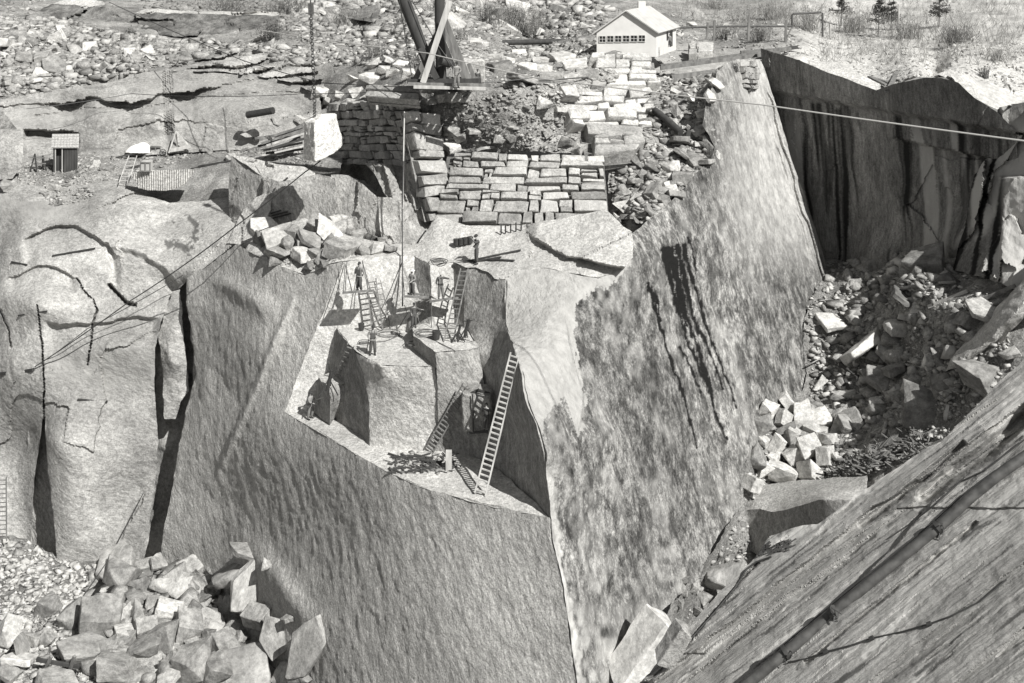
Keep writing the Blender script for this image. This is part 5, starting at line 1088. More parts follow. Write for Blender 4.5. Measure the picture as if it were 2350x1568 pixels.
cable('hoist_rope', [AT(924, 703, .9), P(923, 480, 79.0), P(926, 370, 80.)], .045, 'iron', 'dark rope hanging down past the hanging plank stages', cat='rope')
cable('tag_line', [AT(80, 842, .3), P(300, 690, 83), P(420, 610, 82), P(540, 520, 80), P(700, 395, 79), P(735, 370, 78.6)], .045, 'iron', 'thin dark rope rising from the left cliff to the hanging block', .008, 'rope')
cable('tag_line', [AT(30, 880, .2), P(200, 755, 84.5), AT(420, 632, .6)], .03, 'iron', 'second slack rope lying just under the long one on the left cliff', .01, 'rope')
cable('tag_line', [AT(245, 1290, .6), P(320, 1150, 82.4), AT(362, 1060, .3)], .03, 'iron', 'thin rope hanging over the left cliff above the boulder heap', .01, 'rope')
cable('tag_line', [AT(0, 1565, .5), P(140, 1440, 75), P(245, 1290, 79)], .03, 'iron', 'thin rope slanting over the boulders at the lower left', .006, 'rope')

# ---- white house
hh0 = min(hit(u_, 124)[0].y for u_ in (1375, 1400, 1437, 1470, 1500)) ; hs = Vector(P(1437, 122, hh0 - .4)); t = empty('white_house', hs, 'small white gabled quarry house with a row of six dark windows', 'house')
sc = hs.y / F
def hpnt(du, dv, dy): return Vector((hs.x + (du) * sc, hs.y + dy, hs.z + (122 - dv) * sc))
Lx, Rx, ap = (1370 - 1437), (1505 - 1437), (1438 - 1437); ey = 70; ay = 25; D = 6.4
gdx = 2.5   # the house stands turned a little, its right side showing
def hp3(u, v, back=0):
    # back wall points are shifted right as the house is turned
    return Vector((hs.x + (u - 1437) * sc + back * 2.75, hs.y + back * D + (u - 1437) * sc * -.12, hs.z + (122 - v) * sc))
g0 = [hp3(1370, 130), hp3(1505, 130), hp3(1505, 72), hp3(1438, 26), hp3(1370, 75)]
g1 = [hp3(1370, 130, 1), hp3(1505, 130, 1), hp3(1505, 72, 1), hp3(1438, 26, 1), hp3(1370, 75, 1)]
b = MB(); b.add(g0 + g1, [(0, 1, 2, 3, 4), (9, 8, 7, 6, 5), (1, 6, 7, 2), (0, 4, 9, 5)]); b.build('wall', 'white', t)
def roofside(a, a2, e, e2, nm):
    n = (a2 - a).cross(e - a).normalized(); n = n if n.z > 0 else -n
    b = MB(); o = n * .12; e = e + (e - a).normalized() * .35; e2 = e2 + (e2 - a2).normalized() * .35
    f = (a - a2).normalized() * .3; q = [a + f, e + f, e2 - f, a2 - f]; b.add([p + o for p in q] + [p + o * .1 for p in q], [(0, 1, 2, 3), (7, 6, 5, 4), (0, 4, 5, 1), (1, 5, 6, 2), (2, 6, 7, 3), (3, 7, 4, 0)]); return b.build(nm, 'roofg', t)
rf = roofside(hp3(1438, 26), hp3(1438, 26, 1), hp3(1505, 72), hp3(1505, 72, 1), 'roof_side'); roofside(hp3(1438, 26), hp3(1438, 26, 1), hp3(1370, 75), hp3(1370, 75, 1), 'roof_side')
cc = hp3(1445, 22, .55); cb_ = MB().beam(cc + Vector((0, 0, -.8)), cc + Vector((0, 0, .55)), .7, .7).build('chimney', 'white', t)
for k in range(6):
    u0 = 1375.5 + k * 17.9; w = 15; y0, y1 = 83.2 - k * .55, 97.8 - k * .5
    q = [hp3(u0, y1), hp3(u0 + w, y1), hp3(u0 + w, y0), hp3(u0, y0)]; nrm = Vector((-.1, -1, 0)) * .02
    wn = MB(); wn.add([p + nrm * 2 for p in q], [(0, 1, 2, 3)]); wo_ = wn.build('window', 'glass', t)
    fr_ = MB(); c0 = nrm * 3.5
    for a, b2 in ((0, 1), (1, 2), (2, 3), (3, 0)): fr_.beam(q[a] + c0, q[b2] + c0, .05, .04)
    fr_.beam((q[0] + q[1]) / 2 + c0, (q[2] + q[3]) / 2 + c0, .03, .03); fr_.beam((q[1] + q[2]) / 2 + c0, (q[3] + q[0]) / 2 + c0, .02, .03)
    x = fr_.build('frame', 'white', None); x.parent = wo_; x.matrix_parent_inverse = Matrix.Translation(-Vector(t.location))
def sd(f, v): 
    a = hp3(1505, v); b2 = hp3(1505, v, 1); return a.lerp(b2, f)
sn = (hp3(1505, 100, 1) - hp3(1505, 100)).cross(Vector((0, 0, 1))).normalized(); sn = sn if sn.x > 0 else -sn
for f0, f1, y0, y1, nm in ((.66, .80, 77, 117, 'door'), (.50, .58, 79, 100, 'side_window')):
    b = MB(); b.add([sd(f0, y1) + sn * .04, sd(f1, y1) + sn * .04, sd(f1, y0) + sn * .04, sd(f0, y0) + sn * .04], [(0, 1, 2, 3)]); b.build(nm, 'glass', t)
# ---- pipe rail on trestle posts right of the house
TY = min(hit(u_, 96)[0].y for u_ in (1590, 1640, 1720, 1800)) - .3
def tq(x, y, Y=TY): return Vector(P(1233.4 + .3327 * x, .3327 * y, Y))
t = empty('pipe_trestle', tq(1170, 270), 'long thin pipe carried on wooden posts right of the white house', 'pipe trestle')
MB().tube([tq(985, 192), tq(1240, 183), tq(1500, 182), tq(1760, 182)], .11, 8).build('pipe', 'rust', t, smooth=.8)
for x, y0, y1 in ((1175, 155, 270), (1222, 140, 280), (1460, 105, 280), (1715, 140, 315)): MB().beam(tq(x, y0), tq(x - 5, y1), .22, .22).build('post', 'wood', t)
for a, b in (((1500, 185), (1462, 250)), ((1755, 190), (1710, 280)), ((1040, 170), (990, 230))): MB().beam(tq(*a), tq(*b), .13, .13).build('brace', 'wood', t)
t = empty('pipe_arch', tq(1760, 185), 'square arch of bent pipe standing at the end of the trestle', 'pipe arch')
MB().tube([tq(1757, 182), tq(1757, 105), tq(1765, 96), tq(1955, 86), tq(1966, 92), tq(1967, 255)], .11, 8).build('pipe', 'rust', t, smooth=.8)
# distant poles
for u, v0, v1, lb in ((1913 + 149, 88, 10, 'pale thin pole standing on the slope at the upper right'), (1905, 88, 55, 'short post on the slope right of the pipe arch')):
    hp_ = AT(u, v0, .2); b = MB(); y = hp_.y
    b.tube([P(u, v0, y), P(u + .5, v1, y)], .12, 6); b.beam(P(u - 3, v1 + 9, y), P(u + 4, v1 + 9, y), .08)
    tag(b.build('pole', 'woodlight'), lb, 'pole')
# ---- black log and long timber track
tag(MB().tube([P(1153, 98, 122), P(1370, 94, 122)], .3, 10).build('pipe', 'wooddark', smooth=.8), 'long dark pipe lying on the stone bank left of the white house', 'pipe')
t = empty('timber_track', AT(1660, 140, .3), 'weathered timber track running up to the top of the stained wall', 'timber track')
for a, b, w, m in (((1516, 156, 106), (1800, 118, 108), .35, 'wood'), ((1516, 161, 105), (1790, 124, 107), .3, 'wood'), ((1560, 150, 107), (1830, 112, 109), .3, 'wooddark'), ((1700, 124, 108), (1815, 116, 108), .6, 'wood')):
    MB().beam(P(*a) + [0, 0, .15], P(*b) + [0, 0, .15], w, .3).build('beam', m, t)
for a, b in (((1540, 178, 102.5), (1640, 165, 104)), ((1600, 186, 101), (1640, 164, 103))): MB().beam(P(*a), P(*b), .5, .4).build('sleeper', 'wood', t)
cable('pipe', [AT(1135, 200, .5), AT(1225, 187, 1.2), AT(1340, 178, 1.2), AT(1500, 170, .8)], .06, 'rust', 'thin pipe running along the yard edge from the derrick platform', cat='pipe')
# a round timber lying on the loose bank
tag(MB().tube([AT(1503, 254, .9), AT(1530, 275, .9), AT(1563, 305, .9)], .3, 10).build('log', 'wooddark', smooth=.8), 'dark log sticking out of the stones above the stained wall', 'log')
tag(MB().beam(AT(1575, 305, .9), AT(1632, 322, .3), .45, .5).build('timber', 'wooddark'), 'black timber wedged at the rim of the stained wall', 'timber')
# ---- shed
sY = 95.5; sb_ = hit(135, 398)[0]; sY = sb_.y
def sq(u, v, dy=0): return Vector(P(u, v, sY)) * 1 + Vector((dy * .28, dy, 0)) if dy else Vector(P(u, v, sY))
t = empty('shed', sq(135, 398), 'narrow dark plank shed with a shingled roof and an open door', 'shed')
def sw(x, z, y=0.):  # local: x right along front, y back, z up  (front faces the viewer, slightly turned)
    o = Vector(P(122, 401, sY)); return o + Vector((x * .99 + y * -.32, y * .95 + x * .05, z + 0))
def quad(b, a): b.add(a, [(0, 1, 2, 3)])
wd, dp, hh = 2.1, 2.0, 2.5
b = MB(); quad(b, [sw(0, 0), sw(0, hh), sw(0, hh, dp), sw(0, 0, dp)]); b.add([sw(0, hh), sw(0, hh, dp), sw(0, hh + .75, dp / 2)], [(0, 1, 2)]); b.build('side_wall', 'wooddark', t)
b = MB()
for k in range(9):
    x0 = wd * k / 9; x1 = wd * (k + 1) / 9 - .02
    if 1 <= k <= 3: continue
    b.add([sw(x0, 0), sw(x1, 0), sw(x1, hh), sw(x0, hh), sw(x0, 0, .06), sw(x1, 0, .06), sw(x1, hh, .06), sw(x0, hh, .06)], [(0, 1, 2, 3), (7, 6, 5, 4), (0, 4, 5, 1), (1, 5, 6, 2), (2, 6, 7, 3), (3, 7, 4, 0)])
b.add([sw(.2, hh - .16), sw(.8, hh - .16), sw(.8, hh), sw(.2, hh)], [(0, 1, 2, 3)]); b.build('front_wall', 'wooddark', t)
b = MB(); quad(b, [sw(wd, 0), sw(wd, 0, dp), sw(wd, hh, dp), sw(wd, hh)]); quad(b, [sw(0, 0, dp), sw(0, hh, dp), sw(wd, hh, dp), sw(wd, 0, dp)]); b.build('wall', 'wood', t)
b = MB(); quad(b, [sw(.0, 0, .5), sw(wd, 0, .5), sw(wd, hh, .5), sw(0, hh, .5)]); b.build('inner_partition', 'wooddark', t)
b = MB(); b.beam(sw(.2, 0, -.02), sw(.2, hh - .1, -.02), .07); b.beam(sw(.8, 0, -.02), sw(.8, hh - .1, -.02), .07); b.build('door_frame', 'woodlight', t)
b = MB()
for s0, s1 in ((-.12, .5), ):
    for r_ in range(5):
        for c_ in range(9):
            x0 = -.15 + (wd + .3) * c_ / 9; x1 = x0 + (wd + .3) / 9 - .015; ya = -.2 + (dp / 2 + .2) * r_ / 5; yb = ya + (dp / 2 + .2) / 5 + .05
            z = lambda y: hh - .12 + (y + .2) * .82
            b.add([sw(x0, z(ya) + .06, ya), sw(x1, z(ya) + .06, ya), sw(x1, z(yb) + .02, yb), sw(x0, z(yb) + .02, yb)], [(0, 1, 2, 3)])
quad(b, [sw(-.15, hh + .72, dp / 2), sw(wd + .15, hh + .72, dp / 2), sw(wd + .15, hh - .1, dp + .1), sw(-.15, hh - .1, dp + .1)])
quad(b, [sw(-.15, hh - .12, -.2), sw(wd + .15, hh - .12, -.2), sw(wd + .15, hh + .70, dp / 2), sw(-.15, hh + .70, dp / 2)]); b.build('roof', 'shingle', t)
# saw-horse chair beside the shed
c0 = AT(88, 392, .3); t = empty('sawhorse', c0, 'dark wooden trestle standing left of the shed', 'trestle')
for a, b_ in (((-.7, 0, 0), (-.35, .1, 1.5)), ((-.1, -.1, 0), (-.35, .1, 1.5)), ((.6, .2, 0), (.3, .2, 1.3)), ((.2, .5, 0), (.3, .2, 1.3))): MB().beam(c0 + Vector(a), c0 + Vector(b_), .1).build('leg', 'wooddark', t)
MB().beam(c0 + Vector((-.9, 0, 1.2)), c0 + Vector((.7, .2, 1.1)), .12).build('crossbar', 'wood', t); MB().beam(c0 + Vector((-.6, 0, .6)), c0 + Vector((.6, .2, .6)), .09).build('crossbar', 'wood', t)
# tripod with beam, white heap, crates
c0 = AT(402, 348, .3); t = empty('tripod', c0, 'pale wooden tripod of three poles on the terrace below the drill marks', 'tripod')
k = c0.y / F
for du, dv, dy in ((-12, 2, -.4), (0, -2, .8), (34, -18, 0)): MB().beam(c0 + Vector((du * k, dy, -dv * k * .6)), c0 + Vector((1 * k, 0, 46 * k)), .12).build('leg', 'woodlight', t)
tag(MB().beam(c0 + Vector((-.3, -.3, .15)), c0 + Vector((36 * k, -.2, .55)), .3, .3).build('timber', 'woodlight'), 'pale squared timber lying at the foot of the tripod', 'timber')
hm = AT(318, 345, 0.); n_ = 22; vs = []; fs = []
for i in range(n_ + 1):
    for j in range(9):
        a = math.pi * j / 8; x = -1 + 2 * i / n_; r_ = math.sqrt(max(0, 1 - x * x)) ** .8; vs.append((hm.x + x * 1.25, hm.y - math.cos(a) * r_ * .8, hm.z - .15 + math.sin(a) * r_ * (.8 + .35 * x - .2 * x * x)))
for i in range(n_):
    for j in range(8): q = i * 9 + j; fs.append((q, q + 1, q + 10, q + 9))
vs = np.array(vs); vs = vs + rough(vs, amp=.12, wl=.6, oct=3); tag(mesh_obj('white_heap', vs, fs, M['canvas'], smooth=.8), 'brilliant white heap on the terrace left of the tripod', 'heap')
def crate(u, v, w, h, d, label, mat='wooddark'):
    c = AT(u, v, .3); t = empty('crate', c, label, 'crate'); b = MB(); b.add([c + Vector((x, y, z)) for z in (0, h) for x, y in ((-w / 2, 0), (w / 2, 0), (w / 2, d), (-w / 2, d))], [(0, 1, 5, 4), (1, 2, 6, 5), (2, 3, 7, 6), (3, 0, 4, 7), (4, 5, 6, 7)]); b.build('box', mat, t)
    b = MB()
    for z in (0.05, h - .05): b.beam(c + Vector((-w / 2, -.03, z)), c + Vector((w / 2, -.03, z)), .09)
    for x in (-w / 2, 0, w / 2): b.beam(c + Vector((x, -.04, 0)), c + Vector((x, -.04, h)), .08)
    b.build('batten', 'wood', t); return t
crate(357, 356, .95, .8, .7, 'dark open crate filled with tools between white heap and tripod'); crate(334, 394, .8, .8, .6, 'small pale wooden crate by the ladder on the terrace', 'woodlight')
w_c = AT(374, 357, .3); b = MB()
ring = [w_c + Vector((math.cos(a) * .28, 0, .3 + math.sin(a) * .28)) for a in [6.283 * i / 16 for i in range(17)]]; b.tube(ring, .035, 5)
for i in range(4): a = 3.14159 * i / 4; b.tube([w_c + Vector((math.cos(a) * .28, 0, .3 + math.sin(a) * .28)), w_c + Vector((-math.cos(a) * .28, 0, .3 - math.sin(a) * .28))], .02, 4)
tag(b.build('wheel', 'iron'), 'small spoked iron wheel leaning beside the dark crate', 'wheel')
# black boiler cylinder
a_ = Vector(P(568, 264, 103)); b_ = Vector(P(627, 254, 102)); tag(MB().tube([a_, b_], .32, 16).build('boiler_tube', 'iron', smooth=.7), 'black riveted cylinder lying on the rubble left of the lumber', 'cylinder')
# ---- lumber pile
LP_ = [((600, 330), (700, 296)), ((612, 334), (698, 306)), ((596, 322), (696, 290)), ((620, 342), (700, 318)), ((600, 346), (694, 328)), ((630, 350), (700, 334)), ((585, 318), (690, 302)), ((610, 352), (702, 342)), ((640, 318), (704, 288)), ((606, 312), (690, 316)), ((650, 338), (706, 300)), ((592, 336), (688, 310)), ((626, 326), (700, 282)), ((600, 356), (690, 348))]
r = random.Random(7)
for i, (a, b) in enumerate(LP_):
    Y = 96.5 + i * .12 + r.random() * .5
    tag(MB().beam(P(a[0], a[1], Y - .5), P(b[0], b[1], Y), .26, .16).build('plank', ['wood', 'woodlight', 'wood', 'wooddark'][i % 4]), 'weathered plank in the lumber pile beside the hanging block', 'plank', 'planks of the lumber pile')
for a, b, lb, m in (((440, 384), (600, 346), 'long thin pole reaching left from the lumber pile', 'wood'), ((455, 382), (640, 350), 'second pole lying alongside under the lumber pile', 'wooddark'), ((180, 384), (240, 370), 'thin pole lying right of the shed', 'wood'), ((266, 362), (326, 348), 'dark bar lying left of the white heap', 'wooddark'), ((290, 388), (350, 372), 'thin pole lying behind the pale crate', 'wooddark')):
    tag(MB().beam(AT(*a, .35), AT(*b, .35), .14).build('pole', m), lb, 'pole')
# bars on the left cliff
for a, b, w, lb in (((0, 858), (76, 849), .22, 'dark squared bar jutting from the left picture edge over the cliff'), ((178, 917), (247, 922), .12, 'thin dark bar lying against the left cliff'), ((120, 587), (218, 570), .1, 'thin rod lying on a ledge of the left cliff'), ((26, 601), (62, 608), .1, 'short stick on the ledge near the left picture edge'), ((42, 724), (108, 714), .09, 'short iron bar with pins stuck in the left cliff'),
                    ((1000, 1485), (1000, 1486), .01, '')):
    if lb: tag(MB().beam(AT(*a, .15), AT(*b, .15), w).build('bar', 'iron'), lb, 'bar')
for a, b, lb in (((1040, 606), (1195, 574), 'long plank pointing right on the top bench behind the worker'), ((1040, 608), (1150, 590), 'plank lying next to the long one on the top bench'), ((1120, 595), (1180, 598), 'short dark plank on the top bench'), ((434, 1542), (495, 1478), 'stick lying across a boulder in the lower left heap')):
    tag(MB().beam(AT(*a, .2), AT(*b, .2), .16, .08).build('plank', 'wooddark'), lb, 'plank')
for a, b, lb in (((622, 490), (645, 483), 'first short rod on the broken rock left of the hanging rope'), ((624, 495), (660, 486), 'middle rod on the broken rock left of the hanging rope'), ((626, 501), (668, 490), 'lowest rod on the broken rock left of the hanging rope'), ((628, 436), (660, 408), 'thin rod leaning on a rock under the hanging block')):
    tag(MB().beam(AT(*a, .15), AT(*b, .15), .1).build('rod', 'iron'), lb, 'rod')

# ---- hanging plank stages
def stage(c, planks, ropes, label, legs=()):
    t = empty('plank_stage', Vector(c), label, 'plank stage', 'plank stages hung in the notch')
    for a, b, w in planks: MB().beam(Vector(a), Vector(b), w, .08).build('plank', 'wood', t)
    for a, b in ropes: MB().tube([Vector(a), Vector(b)], .03, 5).build('rope', 'rope', t)
    return t
Y1 = 73.4
stage(P(825, 668, Y1), [(P(786, 672, Y1 + d), P(858, 667, Y1 + d), .26) for d in (0, .3, .6, .9)], [(P(788, 670, Y1), P(792, 606, 75.6)), (P(808, 670, Y1 + .9), P(792, 606, 75.6)), (P(792, 670, Y1 + .9), P(796, 600, 76)), (P(850, 667, Y1), P(831, 598, 76)), (P(845, 667, Y1 + .9), P(831, 598, 76))], 'plank stage hung by ropes on the left, carrying the highest hanging worker')
st1 = Y1
Y2 = 73.2
stage(P(955, 678, Y2), [(P(927, 680, Y2 + d), P(984, 683, Y2 + d), .26) for d in (0, .3, .6)] + [(P(935, 674, Y2 + .9), P(975, 676, Y2 + .9), .2)], [(P(928, 680, Y2), P(922, 600, 77)), (P(906, 672, Y2 + 1), P(922, 600, 77))], 'light plank stage hung beside the long rope in the middle')
Y3 = 72.6
stage(P(1015, 686, Y3), [(P(988, 692, Y3 + d), P(1052, 683, Y3 + d), .28) for d in (0, .3, .6, .9)], [(P(990, 690, Y3), P(990, 762, Y3)), (P(1048, 684, Y3), P(1048, 760, Y3))], 'dark plank stage on the right above the raised bench')
# loose rope coils and gear
def coil(u, v, r0, n, label, m='rope', off=.12):
    c = AT(u, v, off); pts = []
    for i in range(n * 14): a = i * 6.283 / 14; rr = r0 * (1 - .25 * math.sin(i * .31)); pts.append(c + Vector((math.cos(a) * rr * 1.2, math.sin(a) * rr, .02 + .012 * i / 3)))
    return tag(MB().tube(pts, .026, 5).build('rope_coil', m, smooth=.8), label, 'rope coil')
coil(888, 768, .6, 2, 'loops of light rope lying by the foot of the step ladder'); coil(835, 788, .3, 2, 'small loop of hose beside the worker with the bar'); coil(978, 768, .55, 3, 'coil of hose on the edge of the raised bench'); coil(1008, 602, .4, 3, 'rope coil on top of the narrow buttress'); coil(946, 792, .3, 2, 'loop of rope at the step between the benches')
def hose(L, lb, m='rope', r_=.026, off=.12):
    return tag(MB().tube([AT(*q, off) if len(q) == 2 else Vector(P(*q)) for q in L], r_, 5).build('hose', m, smooth=.8), lb, 'hose')
hose([(990, 686), (952, 690, 72.6), (958, 720, 72.8), (964, 752)], 'pale hose hanging from the middle plank stage', 'woodlight')
hose([(820, 790), (850, 786), (885, 783), (917, 770), (915, 752), (935, 720, 74), (928, 700, 74.5)], 'long air hose curving over the sunlit bench')
hose([(986, 775), (1010, 788), (1035, 800), (1045, 806)], 'hose trailing over the edge of the raised bench')
def bucket(u, v, s_, lb, m='iron'):
    c = AT(u, v, .2); b = MB().tube([c, c + Vector((0, 0, s_))], s_ * .42, 10, s_ * .5); return tag(b.build('bucket', m, smooth=.7), lb, 'bucket')
bucket(1001, 778, .5, 'small dark keg standing on the raised bench'); bucket(829, 757, .42, 'small pail under the left plank stage')
for i, (u, v) in enumerate([(1058, 562), (1068, 560), (1079, 558), (1047, 563)]): bucket(u, v, .42, ['left-hand dark bucket of the middle pair behind the topmost worker', 'right-hand dark bucket of the middle pair behind the topmost worker', 'dark bucket nearest the topmost worker', 'round bucket at the left end of the bucket row'][i])
def gear(u, v, lb, s_=1.):
    c = AT(u, v, .15); t = empty('rock_drill', c, lb, 'rock drill')
    for dx, dy in ((-.5, -.2), (.5, -.1), (.05, .6)): MB().beam(c + Vector((dx * s_, dy * s_, 0)), c + Vector((0, 0, .85 * s_)), .06).build('leg', 'iron', t)
    MB().tube([c + Vector((-.1, 0, .2)) * s_, c + Vector((.15, 0, 1.3)) * s_], .1 * s_, 8).build('cylinder', 'iron', t); MB().beam(c + Vector((-.15, 0, 1.2)) * s_, c + Vector((.4, 0, 1.25)) * s_, .05).build('handle', 'iron', t); return t
gear(1070, 782, 'tripod rock drill left of the dark side wall on the raised bench'); gear(1052, 784, 'second small drill beside the foot of the shaded ladder', .8); gear(755, 906, 'drill standing against the small left block', 1.2)
tag(MB().beam(AT(725, 918, .5), AT(742, 912, .5), .05).build('rod', 'woodlight'), 'thin pale drill steel held against the small left block', 'rod')
# ---- block wrapped with a strap under the long ladder
bY = 66.9
bmv = [P(1060, 906, bY), P(1126, 908, bY), P(1124, 990, bY), P(1064, 992, bY)]; vv8 = bmv + [q + np.array([.3, 1.6, 0]) for q in bmv]
bm = hullmesh([tuple(q) for q in vv8]); bmesh.ops.bevel(bm, geom=bm.edges[:], offset=.08, segments=1, affect='EDGES'); bmesh.ops.triangulate(bm, faces=bm.faces[:])
for it in range(3): bmesh.ops.subdivide_edges(bm, edges=[e for e in bm.edges if e.calc_length() > .3], cuts=1); bmesh.ops.triangulate(bm, faces=bm.faces[:])
co = np.array([v.co[:] for v in bm.verts]); d_ = rough(co, amp=.14, wl=.7, oct=3)
for v, q in zip(bm.verts, d_): v.co += Vector(q)
bm.verts.index_update(); vv = np.array([v.co[:] for v in bm.verts]); ff = np.array([[v.index for v in f.verts] for f in bm.faces]); bm.free()
t = empty('stone_block', Vector(P(1092, 990, bY)), 'shaded rough block bound with a chain beside the longest ladder', 'stone block'); o = mesh_obj('block', vv - np.array(t.location), ff, M['chisel'], smooth=.5, parent=t)
MB().tube([P(1084, 905, bY - .15), P(1086, 940, bY - .2), P(1086, 992, bY - .15)], .05, 6).build('chain', 'iron', t); MB().tube([P(1072, 994, bY - .2), P(1120, 990, bY - .2)], .07, 6).build('bar', 'iron', t)
MB().beam(P(1075, 906, bY + .3), P(1100, 894, bY + .4), .12).build('bar', 'iron', t); MB().beam(P(1098, 895, bY + .4), P(1124, 903, bY + .4), .1).build('bar', 'iron', t)

# ---- pipes and cables on the near slab
def SL(u, v, off=.0): return AT(u, v, off, ['rock_slab'])
pp = [(1640, 1640), (1700, 1583), (1795, 1505), (1905, 1413), (2000, 1335), (2080, 1270), (2160, 1205), (2230, 1140), (2290, 1092), (2350, 1050), (2420, 1000)]
t = empty('pipeline', SL(1905, 1413), 'long iron pipe lying down the near slab with wired joints', 'pipe')
MB().tube([SL(u, v, .15) for u, v in pp], .085, 14).build('pipe', 'rust', t, smooth=.8)
MB().tube([SL(u - 12, v - 12, .10) for u, v in pp[2:8]], .009, 5).build('wire', 'iron', t)
for u, v in ((1910, 1409), (1800, 1500), (2148, 1213)):
    a = SL(u, v, .16); b = SL(u + 14, v - 11, .16); MB().tube([a, (a+b)/2], .115, 14).build('flange', 'iron', t, smooth=.7)
    for k in range(4): 
        j = random.Random(u + k); c = (a + b) / 2; MB().tube([c + Vector((j.uniform(-.1, .1), -.05, j.uniform(-.12, .12))), c + Vector((j.uniform(-.14, .14), -.15, j.uniform(-.16, .16)))], .009, 5).build('wire_tie', 'iron', t)
t = empty('guy_wire', SL(1810, 1528), 'thin wire with knots crossing the near slab below the pipe', 'cable')
pts = [(1808, 1520), (1895, 1496), (2000, 1465), (2132, 1432), (2135, 1430)]
MB().tube([SL(u, v, .05) for u, v in [(1808, 1520), (1850, 1512), (1895, 1496), (1950, 1482), (2000, 1465), (2070, 1450), (2132, 1432), (2180, 1415), (2250, 1380), (2310, 1330)]], .012, 6).build('wire', 'iron', t)
for u, v in ((1895, 1496), (2000, 1465), (2132, 1432)): MB().tube([SL(u - 5, v + 2, .06), SL(u + 5, v - 2, .06)], .035, 6).build('clamp', 'iron', t)
tag(MB().tube([SL(u, v, .06) for u, v in [(1575, 1478), (1640, 1405), (1690, 1345), (1712, 1308), (1735, 1290), (1770, 1278)]], .016, 6).build('hose', 'iron', smooth=.8), 'dark cable lying along the left rim of the near slab', 'cable')
tag(MB().tube([SL(u, v, .05) for u, v in [(2040, 1235), (2100, 1195), (2150, 1155), (2205, 1105), (2260, 1080), (2350, 1010)]], .012, 6).build('wire', 'iron'), 'thin wire lying on the near slab above the pipe', 'wire')
t = empty('brushwood', SL(1770, 1268), 'small heap of dry sticks on the rim of the near slab', 'sticks')
b = MB(); r = random.Random(3)
for k in range(60):
    u = 1768 + r.uniform(-35, 45); v = 1262 - (u - 1768) * .25 + r.uniform(-14, 10); a = r.uniform(-.5, .5); c = SL(u, v, .05); b.beam(c, c + Vector((r.uniform(.1, .35), r.uniform(-.05, .05), r.uniform(-.04, .12))), .018)
b.build('twigs', 'wooddark', t)
# straw-like debris near the gully
b = MB(); r = random.Random(5); 
for k in range(420):
    u = r.uniform(1860, 2130); v = 1130 - (u - 1860) * .42 + r.uniform(-40, 22)
    h_p = hit(u, v, ['gully_floor', 'rock_ledge']); 
    if not h_p: continue
    c = h_p[0] + Vector((0, -.1, .12)); b.beam(c, c + Vector((r.uniform(-.9, 1.1), r.uniform(-.4, .4), r.uniform(-.1, .5))), r.uniform(.03, .1))
for k in range(26):
    a = AT(1985 + r.uniform(-12, 12), 1075 + r.uniform(-10, 10), .5); c = AT(2055 + r.uniform(-20, 20), 1000 + r.uniform(-14, 14), .9); b.beam(a, c, .1)
tag(b.build('splinters', 'wood'), 'splintered wood and brush above the near slab rim', 'debris', None, 'stuff')
for a, b_, lb, m in (((1928, 835), (1968, 868), 'charred timber lying beside the bright slab in the gully', 'wooddark'), ((1940, 872), (1952, 905), 'short dark stake in the gully gravel', 'wooddark'), ((2130, 704), (2220, 668), 'long thin pole on the shaded slope at the right', 'woodlight'), ((2250, 690), (2330, 655), 'second pole high on the shaded right slope', 'wood'), ((2170, 965), (2176, 930), 'thin upright pole by the dark boulder', 'woodlight')):
    tag(MB().beam(AT(*a, .35), AT(*b_, .5), .22).build('pole', m), lb, 'pole')
b = MB(); r = random.Random(9)
for k in range(150):
    u = r.uniform(900, 1040); v = r.uniform(1048, 1090); hh_ = hit(u, v, ['bench_floor'])
    if hh_: c = hh_[0] + Vector((0, 0, .06)); a = r.uniform(0, 3.14); b.beam(c, c + Vector((math.cos(a), math.sin(a) * .6, r.uniform(-.02, .1))) * r.uniform(.3, .9), r.uniform(.03, .09))
tag(b.build('splinters', 'wooddark'), 'dark splinters and rods strewn over the lowest bench', 'debris', None, 'stuff')
c = AT(1030, 1078, .1); tag(MB().beam(c, c + Vector((0, 0, 1.1)), .35, .3).build('post', 'woodlight'), 'short thick post standing on the lowest bench', 'post')
for i, (u, v) in enumerate([(1150, 538), (1160, 536), (1172, 534), (1184, 531), (1196, 529)]):
    c = AT(u, v, .1); tag(MB().tube([c, c + Vector((0, 0, .6))], .05, 6).build('drill_steel', 'iron'), 'short iron pin standing in the row at the foot of the pale wall', 'iron pin', 'row of iron pins at the foot of the pale wall')
# planks leaning on the far right slope
for a, b_ in (((2036, 212), (2060, 165)), ((2040, 190), (2000, 178)), ((1995, 176), (2035, 196))): tag(MB().beam(AT(*a, .4), AT(*b_, .4), .35, .15).build('plank', 'wood'), 'old plank caught on the rim above the stained back wall', 'plank', 'planks on the rim above the back wall')
